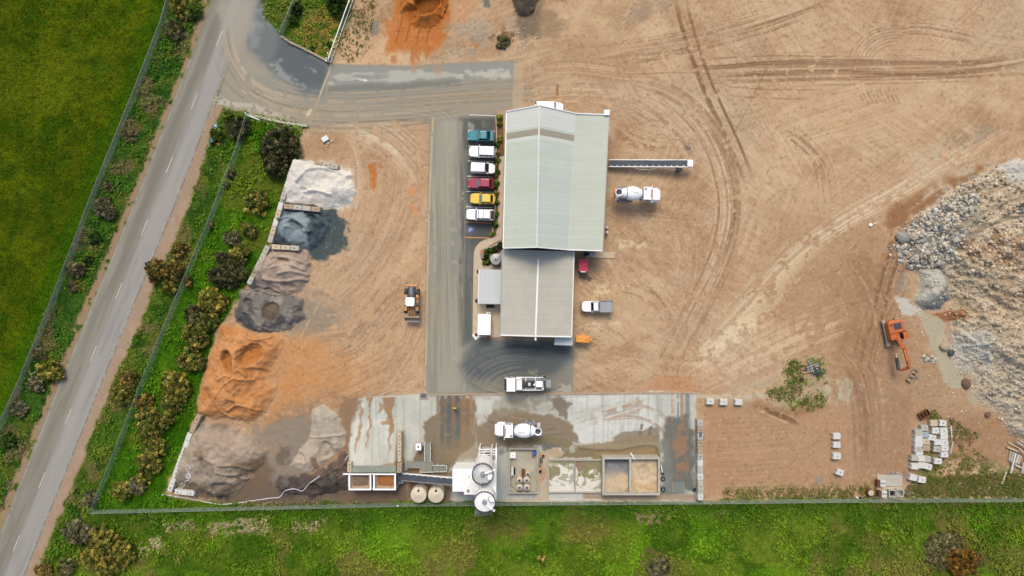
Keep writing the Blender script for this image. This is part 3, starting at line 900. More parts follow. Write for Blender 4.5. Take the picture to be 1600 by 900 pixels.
# ---------- public road
RL = [(338, -100), (336, 0), (298, 90), (217, 300), (92, 600), (0, 833), (-60, 985)]
RR = [(0, 985), (37, 900), (158, 600), (282, 297), (354, 103), (408, 0), (408, -100)]
ROAD = RL + RR
# shoulders first
area([(318, -100), (318, 0), (284, 105), (205, 300), (80, 600), (-12, 830), (-70, 985), (-50, 985), (8, 833), (100, 600), (225, 300), (306, 90), (346, 0), (346, -100)],
  (164, 138, 108), .95, 3, 2, 2, N10, .1, .3, cls=7)
area([(274, 297), (332, 156), (352, 160), (334, 205), (304, 300), (184, 585), (112, 760), (60, 890), (25, 985), (-12, 985), (29, 900), (150, 600)],
  (174, 148, 124), .97, 2.5, 2, 2, cls=7)
area([(285, 300), (299, 300), (176, 600), (56, 880), (44, 890), (165, 600)], (184, 160, 138), .5, 4, 2, 2, N10, .3, .6)
area(ROAD, (146, 143, 136), 1.0, .9, 0, .5, cls=3)
CL = [(366, -20), (329, 90), (303, 157), (264, 257), (186, 455), (106, 650), (25, 850), (-30, 985)]
cl = catmull(CL, 12)
stroke(offset(cl, 15), 26, (141, 137, 122), .85, 6)          # worn brown lane
stroke(offset(cl, 14), 9, (124, 120, 106), .5, 5)
stroke(offset(cl, -16), 26, (166, 164, 156), .8, 6)          # paler lane
stroke(offset(cl, -22), 10, (156, 154, 146), .5, 5)
nr = fbm(16, 4, 71, .5, 6, .38)
sl, d = sdist(ROAD)
put(sl, sstep(d, 0, 3) * sstep(nr[sl], .5, .85) * .3, (172, 168, 158))
put(sl, sstep(d, 0, 3) * sstep(1 - nr[sl], .55, .9) * .25, (118, 114, 108))
stroke([(298, 92), (217, 303), (94, 602), (2, 836), (-56, 985)], 1.3, (188, 184, 172), .55, .6, N10, .2, .5)
stroke([(340, 140), (282, 297), (158, 600), (37, 900), (2, 985)], 2.0, (112, 108, 100), .6, .8, N5, .25, .5)   # broken edge
stroke([(338, 150), (279, 297), (155, 600), (34, 900)], 1.1, (196, 190, 178), .4, .6, N10, .3, .6)

# ---------- sealed entrance and drive
ENT = [(408, -100), (408, 0), (414, 28), (440, 58), (478, 79), (516, 99), (640, 103), (700, 98), (806, 93), (804, 168), (775, 172), (776, 182), (778, 374),
  (748, 384), (741, 420), (740, 528), (783, 531), (895, 540), (896, 612), (820, 614), (664, 617), (668, 400), (675, 186), (620, 186), (560, 190), (484, 197), (440, 187), (392, 178),
  (350, 166), (338, 158), (354, 103)]
area(ENT, (152, 149, 134), 1.0, 1.6, .4, 1.0, cls=4)
area([(352, 110), (420, 150), (500, 170), (640, 160), (800, 120), (805, 170), (770, 182), (660, 188), (480, 197), (345, 165)], (164, 154, 132), .7, 10, 4)
area([(408, -20), (414, 28), (440, 58), (516, 99), (500, 150), (470, 148), (420, 110), (385, 70), (390, 20)], (112, 119, 119), .95, 7, 3, 2)
area([(440, 60), (512, 98), (502, 136), (460, 130), (425, 95)], (90, 99, 102), .8, 8, 4, 2)
area([(395, 0), (408, 0), (414, 40), (400, 90), (388, 60)], (150, 156, 152), .6, 5, 3, 3, N10, .2, .6)
for p in ([(420, 100), (436, 98), (446, 112), (470, 130), (482, 138), (460, 134), (432, 118)], [(424, 96), (438, 92), (444, 98)], [(476, 102), (496, 110), (494, 114)]):
 area(p, (162, 164, 156), .7, 2, 2, 2, N5, .2, .5)
area([(340, 0), (400, 0), (396, 40), (372, 80), (345, 110), (350, 60)], (172, 166, 150), .7, 8, 4, 3)
area([(350, 60), (380, 50), (388, 85), (420, 115), (400, 120), (365, 100)], (168, 158, 138), .6, 6, 4)
# concrete-dusted strip along the north edge
area([(517, 103), (640, 106), (806, 97), (805, 120), (690, 122), (600, 130), (508, 134)], (150, 152, 144), .9, 3, 2, 2)
area([(512, 118), (560, 112), (640, 108), (760, 102), (798, 108), (796, 122), (720, 118), (640, 126), (560, 132), (512, 134)], (186, 186, 172), .85, 2, 3, 3, fbm(13, 4, 78, 3.5, .5, -.05), .42, .56)
area([(700, 116), (795, 106), (800, 122), (720, 124)], (190, 190, 176), .8, 2, 2, 3, N10, .25, .45)
for p in ([(640, 100), (652, 99), (650, 114), (642, 112)], [(676, 100), (692, 100), (690, 116), (680, 112)], [(660, 104), (668, 102), (668, 112)]):
 area(p, (182, 142, 106), .6, 2, 2, 3)
area([(513, 134), (600, 132), (720, 124), (720, 134), (600, 142), (510, 145)], (118, 122, 116), .7, 4, 2)
fan([(345, 60), (365, 115), (420, 155), (500, 172), (620, 170), (780, 150)], 26, 90, (1, 3.5), [(182, 166, 138), (190, 174, 146), (130, 128, 116)], (.12, .4), .3, .6, N10, .7, 0)
fan([(350, 20), (362, 90), (400, 140), (470, 165)], 12, 36, (.8, 2), [(190, 176, 150), (126, 120, 108)], (.2, .45), .3, .6, N10, .6, 0)
fan([(500, 165), (640, 155), (800, 145), (900, 150)], 18, 40, (1, 3), [(178, 158, 128), (126, 126, 116)], (.12, .35), .3, .6, N10, .6, 0)
fan([(560, 185), (650, 180), (700, 205), (705, 300)], 20, 26, (1, 2.4), [(182, 168, 142), (128, 128, 118)], (.12, .35), .3, .6, N10, .5, 0)
for p in ([(338, 150), (362, 155), (360, 165), (336, 162)], [(362, 156), (395, 162), (420, 170), (450, 180), (455, 186), (400, 176), (370, 166)], [(372, 142), (384, 145), (382, 148)]):
 area(p, (194, 188, 170), .85, 1.5, 2, 3, N5, .2, .45)
stroke([(519, 100), (505, 135), (490, 175), (482, 196)], 3.2, (178, 158, 128), .9, 1)
stroke([(517, 104), (500, 148)], 1.2, (214, 200, 174), .7, .7)
area([(478, 178), (484, 170), (488, 171), (484, 180), (480, 183)], (218, 198, 160), .95, 1)
stroke([(676, 186), (556, 190), (486, 198)], 2, (150, 118, 92), .5, 1.5, N10)
area([(803, 97), (818, 95), (817, 172), (802, 170)], (190, 172, 142), .75, 1.5, 1, 1.5, N10, .1, .4)
# drive down past the parking
DR = [(672, 186), (730, 186), (735, 380), (740, 530), (740, 614), (664, 616), (668, 400)]
nv = fbm(20, 4, 73, .35, 8)
nv2 = fbm(9, 3, 75, .4, 10)
area(DR, (152, 150, 134), .8, 4)
area([(718, 186), (776, 182), (778, 376), (742, 390), (740, 530), (722, 540), (716, 400)], (92, 96, 92), .92, 6, 1.5)
area([(728, 186), (778, 186), (778, 376), (728, 376)], (84, 88, 86), .6, 5, 2)
area([(728, 180), (762, 180), (740, 250), (728, 250)], (140, 134, 118), .5, 6, 4, 3, N10, .3, .6)
area([(690, 186), (712, 186), (712, 612), (690, 612)], (164, 162, 146), .55, 5)
area([(668, 330), (684, 330), (682, 612), (666, 612)], (138, 138, 124), .5, 5)
sl, d = sdist(DR)
put(sl, sstep(d, 0, 6) * sstep(nv[sl], .5, .8) * .35, (174, 170, 150))
put(sl, sstep(d, 0, 6) * sstep(1 - nv[sl], .55, .85) * .3, (126, 128, 118))
put(sl, sstep(d, 0, 6) * sstep(nv2[sl], .62, .85) * .3, (184, 178, 156))
fan([(680, 230), (684, 400), (678, 600)], 10, 26, (.8, 2), [(182, 170, 144), (124, 124, 112)], (.15, .4), .25, .55, N10, .7, 0)
fan([(705, 200), (706, 400), (712, 600)], 22, 60, (.7, 1.8), [(182, 176, 156), (128, 130, 120)], (.12, .36), .25, .55, N10, .7, 0)
for p in ([(722, 300), (725, 298), (724, 312), (721, 316)], [(726, 315), (730, 314), (730, 332), (726, 332)], [(722, 450), (725, 452), (724, 470), (722, 468)], [(708, 558), (712, 560), (711, 572), (708, 570)], [(709, 540), (713, 540), (712, 544)], [(732, 190), (742, 196), (738, 214), (730, 208)]):
 area(p, (188, 184, 166), .6, 1.2, 1, 2, N5, .25, .5)
stroke([(676, 186), (671, 300), (668, 420), (664, 614)], 3.2, (200, 182, 150), .85, .8, N10, .05, .3)
stroke([(674, 186), (669, 300), (666, 420), (662, 614)], 1.0, (140, 116, 92), .6, .7, N10, .2, .5)
# apron south of the shed: dark wet seal, shed shade painted in
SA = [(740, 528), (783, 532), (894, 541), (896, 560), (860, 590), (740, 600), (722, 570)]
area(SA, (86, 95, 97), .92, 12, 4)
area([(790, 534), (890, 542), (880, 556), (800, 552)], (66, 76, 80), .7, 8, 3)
area([(742, 590), (896, 575), (896, 614), (742, 614)], (130, 128, 114), .6, 10, 5)
for k in range(26):
 r = 42 + k * 2.7 + _tr.uniform(-1, 1)
 t0, t1 = math.pi * _tr.uniform(.98, 1.1), math.pi * _tr.uniform(1.45, 1.75)
 ruts([(815 + r * 1.12 * math.cos(t), 614 + r * .74 * math.sin(t)) for t in np.linspace(t0, t1, 7)], [0], 1.0, _tr.choice([(168, 160, 138), (150, 146, 130), (74, 82, 84)]), .38, .25, .55, N10, 0, .2)
fan([(720, 590), (770, 616), (830, 622), (890, 612)], 14, 30, (.9, 2.2), [(164, 154, 130), (100, 102, 96)], (.15, .4), .3, .6, N10, .6, 0)
area([(870, 600), (892, 600), (890, 612), (872, 612)], (196, 190, 172), .6, 1.5, 2, 3, N5, .35, .55)
area([(824, 575), (842, 577), (840, 582), (826, 581)], (180, 166, 136), .5, 2, 1, 3, N5, .3, .6)

# ---------- batching slab
SLAB = [(557, 622), (600, 619), (664, 617), (742, 616), (896, 614), (1088, 615), (1090, 783), (780, 783), (700, 782), (700, 760), (543, 738), (548, 660)]
area(SLAB, (200, 203, 192), 1.0, 1.2, .3, 1.0, cls=5)
area([(556, 622), (664, 618), (684, 622), (682, 650), (660, 690), (644, 722), (552, 732), (548, 670)], (212, 213, 200), .7, 3, 1, 2)
area([(878, 622), (960, 616), (1040, 616), (1036, 650), (1030, 672), (955, 690), (916, 698), (892, 670)], (218, 221, 212), .8, 2, 3, 4)
area([(1036, 617), (1086, 617), (1086, 655), (1040, 650)], (212, 214, 204), .7, 2, 2, 3)
sl, d = sdist(SLAB)
ins = sstep(d, 0, 3)
put(sl, ins * sstep(N60[sl], .4, .8) * .4, (172, 172, 158))
put(sl, ins * sstep(fbm(14, 4, 77)[sl], .5, .8) * .3, (200, 200, 188))
put(sl, ins * sstep(fbm(9, 3, 79, .35, 5)[sl], .55, .85) * .4, (160, 164, 152))
area([(535, 620), (566, 620), (556, 640), (548, 680), (545, 740), (530, 740)], (150, 124, 98), .9, 3, 3, 4)
BRN = (160, 126, 92)
for p, a in (([(575, 622), (581, 622), (580, 660), (578, 698), (575, 690), (576, 650)], .9), ([(560, 636), (564, 630), (563, 690), (558, 702), (559, 660)], .75),
    ([(596, 624), (620, 622), (612, 650), (616, 672), (608, 676), (606, 650)], .95), ([(594, 630), (606, 640), (594, 650)], .7), ([(592, 660), (610, 650), (614, 668), (600, 664)], .8),
    ([(608, 672), (612, 672), (611, 704), (608, 700)], .7), ([(552, 726), (626, 724), (626, 734), (552, 736)], .6), ([(600, 722), (622, 720), (620, 733), (604, 733)], .7)):
 area(p, BRN, a, 1.5, 2, 3.5)
WET = (134, 120, 96)
area([(664, 660), (690, 640), (686, 622), (742, 620), (744, 690), (700, 734), (630, 740), (640, 720), (662, 690)], WET, .95, 2, 3, 3)
area([(645, 716), (668, 690), (664, 700), (650, 724)], WET, .8, 2, 2, 2)
area([(686, 622), (742, 620), (742, 664), (690, 662)], (128, 108, 86), .7, 3, 2, 2)
for x, w, c in ((684, 3, (150, 122, 94)), (691, 5, (104, 104, 98)), (701, 7, (96, 99, 96)), (709, 4, (142, 116, 92)), (715, 6, (94, 98, 96)), (724, 7, (152, 122, 92)), (736, 5, (164, 130, 98))):
 stroke([(x, 620), (x + .5, 645), (x, 678 + w * 3)], w, c, .92, 2.5, N10, 0, .4)
area([(700, 664), (726, 664), (716, 700), (702, 700)], (106, 108, 98), .5, 5, 4, 4)
area([(690, 688), (740, 680), (750, 720), (700, 732)], (144, 126, 96), .6, 6, 4, 3)
area([(635, 733), (706, 738), (706, 745), (640, 742)], (160, 118, 76), .8, 3, 2, 3)
area([(640, 745), (705, 755), (705, 782), (640, 782)], (124, 100, 78), .9, 4, 3, 3)
# truck lane stains
area([(745, 648), (780, 640), (820, 642), (890, 660), (906, 690), (860, 700), (745, 700)], (138, 122, 98), .92, 3, 4, 3)
area([(786, 622), (880, 618), (885, 636), (860, 644), (800, 640)], (128, 124, 108), .75, 5, 4, 4, N10, .2, .5)
area([(742, 620), (860, 618), (856, 636), (800, 650), (760, 650)], (160, 154, 134), .5, 4, 4, 4)
area([(866, 620), (880, 626), (894, 632), (886, 645), (888, 660), (870, 650)], (126, 116, 100), .85, 1.5, 3, 4)
area([(840, 635), (862, 625), (866, 636), (846, 648)], (188, 188, 176), .8, 1.2, 3, 3)
area([(744, 622), (772, 622), (768, 648), (750, 664), (744, 650)], (210, 212, 202), .85, 2, 2, 3)
fan([(745, 630), (770, 660), (820, 675), (900, 668)], 14, 30, (.9, 2.4), [(174, 158, 130), (110, 104, 90)], (.15, .4), .3, .6, N10, .6, 0)
area([(960, 678), (1000, 672), (1030, 668), (1028, 690), (960, 692)], (142, 128, 108), .85, 2, 3, 4)
area([(1000, 682), (1030, 680), (1034, 710), (990, 712), (905, 706), (900, 696)], (148, 132, 100), .85, 3, 2, 2)
area([(1044, 650), (1080, 652), (1086, 700), (1086, 770), (1036, 775), (1034, 700)], (106, 108, 100), .92, 5, 4, 4)
area([(1034, 690), (1046, 690), (1050, 770), (1034, 770)], (132, 136, 128), .7, 5, 3, 3)
area([(1056, 665), (1072, 660), (1078, 700), (1076, 745), (1054, 748), (1052, 700)], (164, 124, 92), .75, 5, 4, 4, N10, .2, .5)
for x, c, w in ((1050, (176, 140, 108), 3), (1059, (96, 102, 98), 1.6), (1065, (170, 134, 102), 4.5), (1074, (120, 122, 110), 6)):
 stroke([(x, 617), (x + .5, 640), (x, 655)], w, c, .75, 1, N10, 0, .3)
ruts([(940, 642), (990, 632), (1030, 644), (1060, 680), (1074, 720)], [0, 3], 1.4, (150, 116, 84), .7, .25, .5, N10, 0)
ruts([(945, 655), (990, 650), (1025, 662), (1045, 690), (1054, 730)], [0, 3], 1.4, (148, 116, 86), .7, .25, .5, N10, 0)
fan([(890, 660), (960, 640), (1020, 622)], 16, 34, (.8, 1.8), [(176, 146, 112), (160, 158, 146), (206, 204, 192)], (.15, .45), .3, .6, N10, .6, 0)
for x in (1003, 1018):
 stroke([(x, 664), (x - 3, 678)], 4, (110, 102, 90), .75, 1, N5, .15, .4)
area([(985, 622), (1000, 618), (1010, 640), (990, 650)], (150, 118, 88), .35, 2, 2, 4, N5, .4, .6)
# mud run in front of the ponds
MUD = (134, 121, 86)
area([(790, 686), (850, 683), (884, 688), (905, 700), (930, 704), (1024, 698), (1030, 714), (900, 718), (866, 716), (852, 708), (860, 694), (790, 694)], MUD, .95, 1.6, 2, 2)
area([(850, 692), (880, 698), (884, 712), (856, 714), (845, 702)], (112, 114, 106), .9, 2, 2, 3)
area([(930, 708), (1020, 702), (1022, 712), (930, 714)], (158, 134, 92), .8, 2, 2, 2)
stroke([(905, 701), (960, 704), (1000, 697), (1024, 698), (1029, 712)], 1.6, (100, 92, 72), .7, 1)
area([(848, 704), (872, 700), (884, 708), (870, 717), (856, 716)], (206, 184, 150), .8, 1, 1, 2)
area([(862, 700), (880, 700), (878, 706)], (232, 220, 200), .7, 1, 1, 2, N5, .3, .5)
area([(885, 702), (898, 694), (905, 702), (896, 712)], (206, 206, 196), .6, 1, 2, 3, N5, .35, .55)
area([(838, 704), (858, 708), (858, 780), (841, 780)], (196, 178, 150), .85, 1.5, 1, 2)
area([(776, 700), (796, 700), (796, 782), (776, 782)], (184, 188, 178), .85, 1.5, 1, 2)
area([(778, 698), (800, 690), (800, 706), (780, 712)], (116, 106, 92), .6, 2, 2, 3, N10, .3, .6)
area([(858, 770), (910, 770), (910, 780), (858, 780)], (200, 202, 194), .8, 1)
area([(910, 771), (1088, 773), (1088, 781), (910, 781)], (166, 142, 118), .8, 1.2, .5, 1)
for x in (943, 1028):
 stroke([(x, 617), (x, 700)], .9, (140, 142, 132), .55, .5)
stroke([(742, 618), (743, 690)], .9, (150, 140, 122), .5, .5)
# ground behind the hopper and heaps
area([(300, 780), (420, 740), (545, 735), (640, 765), (640, 784), (440, 790)], (112, 98, 84), .95, 5, 4, 4)
area([(430, 735), (545, 738), (540, 775), (440, 778)], (84, 74, 66), .75, 6, 5, 5, N10, .15, .5)
area([(530, 765), (640, 768), (640, 780), (530, 780)], (128, 106, 88), .6, 3, 3, 3)
area([(420, 690), (450, 700), (440, 740), (415, 735)], (142, 120, 96), .7, 5, 4, 4)
CLS[(CLS == 0) & (gy > 0)] = 0
# tan paving round the office, planter bed
PATH = [(778, 244), (788, 244), (783, 350), (779, 376), (760, 386), (752, 398), (752, 418), (784, 420), (784, 530), (738, 528), (740, 392), (748, 380), (776, 370)]
BED = [(772, 180), (789, 180), (788, 244), (778, 246), (776, 372), (766, 378), (770, 340), (773, 250)]
area(BED, (128, 98, 74), 1, 1, 0, .5, cls=8)
GARD = [(752, 396), (762, 386), (786, 378), (785, 416), (758, 418)]
area(GARD, (86, 72, 52), 1, 1, 0, .5, cls=8)

area([(396, 668), (450, 655), (490, 650), (474, 735), (440, 748), (396, 760)], (148, 137, 121), .85, 8, 7, 6)
area([(410, 690), (440, 680), (436, 715), (412, 720)], (166, 142, 112), .6, 4, 5, 5, N5, .3, .6)
area([(436, 690), (456, 700), (444, 730), (430, 715)], (100, 88, 76), .6, 4, 4, 5, N10, .2, .6)
# ---------- stockpiles
def heap(pts, h, run, cls, col, keep=None, warp=3.0, warp2=2.0, mix=(), rough=0.12, base=0.0, edge=3.0):
 """a tipped heap: rises inward from its toe at the angle of repose"""
 sl, d = sdist(pts, warp, warp2)
 dm = np.maximum(d, 0) / PX
 z = base + h * (1 - np.exp(-dm / run)) + rough * np.minimum(dm, 1) * ((N25[sl] - .5) * 2.6 + (N10[sl] - .5) * 1.2)
 m = d > 0
 if keep is not None:
  k2 = sdist_on(sl, keep)
  m &= k2 > 0
 Z[sl] = np.where(m, np.maximum(z, .02), Z[sl])
 CLS[sl] = np.where(m, cls, CLS[sl])
 a = m * sstep(d, -1, edge)
 put(sl, a, col)
 for c, nz, lo, hi, al in mix:
  put(sl, a * sstep(nz[sl], lo, hi) * al, c)
 return sl, d, m

def sdist_on(sl, pts):
 X, Y = gx[sl], gy[sl]
 d = np.full(X.shape, 1e6, dtype=np.float32)
 ins = np.zeros(X.shape, dtype=bool)
 n = len(pts)
 for i in range(n):
  x0, y0 = pts[i]; x1, y1 = pts[(i + 1) % n]
  ex, ey = x1 - x0, y1 - y0
  t = np.clip(((X - x0) * ex + (Y - y0) * ey) / max(ex * ex + ey * ey, 1e-6), 0, 1)
  d = np.minimum(d, (X - x0 - t * ex) ** 2 + (Y - y0 - t * ey) ** 2)
  if y0 != y1:
   ins ^= ((y0 > Y) != (y1 > Y)) & (X < ex * (Y - y0) / (y1 - y0) + x0)
 d = np.sqrt(d)
 return np.where(ins, d, -d)

def scoop(c, r, depth, cls, rot=0.0, sq=1.0, sharp=.35, col=None, a=0.5):
 """loader bite taken out of a heap"""
 pts = [(c[0] + math.cos(t) * r, c[1] + math.sin(t) * r) for t in np.linspace(0, 6.28, 9)]
 sl = box_of(pts, r * .6)
 X = gx[sl] - c[0] + WX[sl] * r * .5
 Y = gy[sl] - c[1] + WY[sl] * r * .5
 u = (X * math.cos(rot) + Y * math.sin(rot)) / r
 v = (-X * math.sin(rot) + Y * math.cos(rot)) / (r * sq)
 q = np.sqrt(u * u + v * v)
 k = (1 - sstep(q, 1 - sharp, 1.0)) * (CLS[sl] == cls)
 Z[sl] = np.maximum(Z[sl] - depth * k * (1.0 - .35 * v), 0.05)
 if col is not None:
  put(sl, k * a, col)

def ridge(path, w, h, cls, col=None, a=.5):
 pts = catmull(path)
 sl, D = sdstroke(pts, w * 2)
 k = (1 - sstep(D, 0, w)) * (CLS[sl] == cls)
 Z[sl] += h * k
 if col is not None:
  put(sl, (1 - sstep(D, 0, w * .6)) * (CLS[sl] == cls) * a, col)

WLINE = [(463, 248), (446, 300), (437, 328), (418, 386), (394, 440), (384, 452)]          # inner face of the bay wall
P_W, P_B, P_T, P_D, P_O, P_G, P_L, P_R, P_K, P_E = 10, 11, 12, 13, 14, 15, 16, 17, 18, 19
heap([(430, 225), (500, 232), (532, 262), (548, 272), (556, 300), (548, 318), (510, 326), (420, 330)], 2.6, 3.0, P_W, (240, 234, 220),
  [(464, 251), (530, 262), (560, 275), (560, 330), (500, 328), (496, 322), (440, 318)], mix=(((238, 234, 224), N25, .4, .75, .7), ((214, 210, 200), N60, .5, .8, .5)))
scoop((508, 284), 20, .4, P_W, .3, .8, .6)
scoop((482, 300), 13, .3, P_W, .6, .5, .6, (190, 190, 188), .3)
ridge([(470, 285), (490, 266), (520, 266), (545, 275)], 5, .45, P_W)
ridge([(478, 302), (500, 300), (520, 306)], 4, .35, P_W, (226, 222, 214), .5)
heap([(410, 318), (470, 312), (512, 324), (518, 345), (508, 376), (494, 392), (478, 392), (466, 392), (405, 392)], 2.4, 2.6, P_B, (88, 102, 108),
  [(440, 324), (500, 327), (545, 330), (545, 400), (480, 392), (468, 388), (424, 380)], warp2=3, mix=(((74, 86, 90), N10, .5, .8, .7), ((122, 134, 134), N25, .6, .8, .5)))
area([(432, 376), (436, 350), (450, 334), (480, 328), (492, 342), (484, 362), (490, 384), (468, 382)], (150, 164, 168), .95, 4, 3, 2)
area([(480, 326), (515, 330), (520, 360), (500, 392), (486, 382), (492, 352)], (70, 84, 88), .8, 4, 4, 5, N5, .2, .55)
area([(430, 374), (433, 350), (445, 334), (438, 366), (452, 380)], (62, 74, 80), .8, 3, 2, 2)
area([(468, 384), (486, 380), (486, 391), (470, 391)], (136, 152, 160), .8, 2, 1, 1)
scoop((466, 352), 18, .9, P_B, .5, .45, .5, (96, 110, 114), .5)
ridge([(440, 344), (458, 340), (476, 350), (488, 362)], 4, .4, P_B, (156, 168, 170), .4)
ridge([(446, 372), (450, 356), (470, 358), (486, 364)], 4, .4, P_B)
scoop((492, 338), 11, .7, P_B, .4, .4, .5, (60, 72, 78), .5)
heap([(400, 384), (468, 382), (486, 398), (490, 410), (482, 440), (474, 456), (440, 464), (398, 450), (360, 452)], 3.0, 3.0, P_T, (178, 160, 142),
  [(423, 388), (470, 390), (500, 400), (500, 450), (478, 456), (440, 466), (400, 452), (388, 446)], mix=(((194, 178, 160), N25, .4, .75, .6), ((160, 142, 126), fbm(16, 4, 81, 3, .5, .5), .5, .8, .6)))
for p in ([(428, 414), (442, 402), (462, 404), (482, 412)], [(432, 418), (452, 412), (478, 422)], [(440, 428), (460, 424), (484, 430)], [(416, 436), (446, 440), (474, 436), (484, 442)], [(420, 400), (414, 424), (424, 440)]):
 ridge(p, 4.0, .4, P_T, (204, 190, 172), .4)
scoop((452, 448), 16, .6, P_T, .2, .5, .6)
scoop((446, 412), 17, .8, P_T, .35, .45, .55)
heap([(372, 448), (404, 448), (455, 462), (474, 468), (474, 500), (456, 512), (432, 520), (395, 518), (366, 502)], 2.4, 2.8, P_D, (148, 141, 130), warp2=3,
  mix=(((112, 109, 104), N25, .4, .7, .7), ((164, 156, 142), fbm(18, 4, 83), .55, .75, .7), ((84, 84, 86), fbm(12, 3, 84), .6, .8, .6)))
area([(369, 498), (374, 480), (392, 488), (404, 512), (392, 517)], (84, 84, 86), .8, 4, 3, 2)
area([(414, 478), (428, 472), (442, 480), (440, 496), (428, 503), (414, 494)], (112, 98, 82), .9, 1.5, 1.5, 1.5)
ridge([(388, 462), (402, 452), (430, 460), (452, 458), (470, 450)], 3, .5, P_D, (176, 168, 154), .5)
ridge([(384, 486), (396, 490), (408, 508), (424, 516)], 3, .5, P_D, (170, 160, 146), .5)
scoop((390, 474), 9, .6, P_D, 0, 1, .5, (104, 96, 86), .6)
scoop((428, 488), 15, .5, P_D, 0, 1, .4)
heap([(345, 500), (395, 514), (432, 520), (444, 528), (436, 560), (420, 590), (436, 606), (420, 640), (396, 660), (345, 656), (304, 646), (316, 590), (330, 545)], 2.8, 3.2, P_O, (200, 142, 90),
  mix=(((208, 148, 92), N25, .4, .75, .7), ((184, 120, 66), fbm(26, 4, 85), .5, .75, .6), ((214, 160, 112), fbm(14, 3, 86), .6, .85, .5)), rough=.2, edge=12)
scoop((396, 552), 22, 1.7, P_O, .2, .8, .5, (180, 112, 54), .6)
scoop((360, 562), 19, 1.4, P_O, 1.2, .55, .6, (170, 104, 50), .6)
scoop((410, 540), 20, .5, P_O, .1, .5, .8)
scoop((394, 612), 28, .8, P_O, .1, .7, .85)
scoop((370, 634), 18, .6, P_O, .8, .7, .7)
scoop((410, 580), 22, .5, P_O, .3, .4, .8)
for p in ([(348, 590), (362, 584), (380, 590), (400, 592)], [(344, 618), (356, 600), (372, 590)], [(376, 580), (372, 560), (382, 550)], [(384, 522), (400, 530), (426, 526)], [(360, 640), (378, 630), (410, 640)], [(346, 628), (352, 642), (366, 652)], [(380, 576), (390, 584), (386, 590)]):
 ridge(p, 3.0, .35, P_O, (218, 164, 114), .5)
heap([(285, 665), (312, 652), (352, 658), (388, 668), (408, 680), (420, 704), (414, 728), (396, 742), (378, 768), (340, 778), (300, 772), (268, 762), (250, 740)], 2.7, 3.0, P_G, (174, 158, 138),
  [(309, 654), (360, 650), (425, 660), (430, 740), (380, 782), (318, 782), (304, 770), (279, 765), (276, 757), (302, 676)],
  mix=(((184, 166, 146), N25, .4, .75, .7), ((140, 130, 116), fbm(24, 4, 87), .5, .75, .7), ((122, 104, 84), fbm(40, 4, 88), .62, .8, .8)), rough=.18, edge=10)
area([(318, 670), (366, 668), (392, 690), (392, 716), (360, 722), (332, 712), (318, 690)], (180, 162, 142), .8, 5, 3, 2)
area([(392, 718), (416, 716), (430, 735), (410, 770), (385, 768), (396, 745)], (122, 102, 82), .85, 4, 3, 3)
area([(340, 765), (356, 760), (370, 766), (358, 778), (340, 778)], (70, 62, 56), .8, 4, 3, 3)
area([(318, 744), (330, 744), (345, 765), (330, 775), (318, 764)], (96, 84, 72), .7, 5, 3, 4, N5, .2, .5)
scoop((334, 724), 18, 1.0, P_G, .8, .35, .5, (142, 134, 122), .4)
scoop((352, 760), 20, .8, P_G, .5, .6, .5, (128, 120, 108), .4)
ridge([(345, 732), (366, 738), (388, 748), (400, 750)], 4, .5, P_G, (192, 178, 158), .4)
ridge([(352, 722), (376, 724), (394, 732)], 4, .4, P_G)
scoop((372, 745), 14, .6, P_G, .2, .4, .5)
heap([(486, 640), (500, 632), (516, 634), (530, 645), (542, 680), (540, 696), (524, 712), (494, 734), (474, 738), (452, 724), (470, 700), (484, 680)], 1.5, 2.2, P_L, (186, 172, 152),
  mix=(((202, 188, 166), N25, .4, .75, .6), ((166, 152, 132), fbm(14, 4, 89, .5, 3), .5, .8, .5)), warp=1.5, warp2=1.5)
area([(489, 640), (500, 634), (516, 636), (528, 648), (534, 672), (510, 682), (486, 678)], (178, 170, 154), .7, 4, 2, 2)
area([(488, 712), (496, 712), (498, 730), (488, 734)], (128, 108, 84), .8, 1.5, 1, 1.5)
ridge([(486, 682), (510, 680), (536, 678)], 3, .3, P_L, (206, 194, 174), .5)
scoop((474, 712), 10, .5, P_L, .9, .6, .5)
scoop((512, 700), 16, .5, P_L, .2, .8, .5)
heap([(440, 740), (470, 744), (520, 722), (545, 700), (548, 740), (540, 765), (500, 776), (450, 772), (430, 756)], 1.5, 2.4, P_E, (92, 82, 74),
  mix=(((118, 112, 104), N25, .5, .8, .7), ((66, 60, 56), fbm(16, 4, 91), .5, .75, .7), ((132, 106, 88), fbm(30, 4, 92), .6, .8, .6)), warp2=3)
ridge([(470, 762), (500, 745), (530, 728)], 3.5, .4, P_E, (130, 122, 112), .5)
scoop((490, 758), 14, .6, P_E, .4, .6, .5, (64, 58, 54), .5)
heap([(600, -100), (720, -100), (702, -20), (700, 8), (690, 36), (676, 46), (652, 44), (634, 30), (622, 20), (626, -10)], 3.2, 3.0, P_R, (194, 118, 54),
  mix=(((180, 104, 44), N25, .4, .75, .6), ((206, 140, 84), fbm(14, 3, 93), .55, .8, .5)), rough=.2)
scoop((668, 8), 22, 2.4, P_R, .1, .95, .4, (130, 78, 34), .75)
scoop((646, 22), 16, 1.0, P_R, .1, .9, .5, (164, 96, 44), .5)
ridge([(690, 40), (696, 10), (684, -16)], 4, .6, P_R, (206, 140, 80), .4)
heap([(785, -90), (850, -90), (846, -10), (834, 18), (820, 26), (806, 22), (798, 0)], 2.4, 2.6, P_K, (94, 86, 74),
  mix=(((74, 70, 64), N25, .4, .75, .8), ((122, 112, 98), fbm(12, 3, 95), .6, .8, .6)))

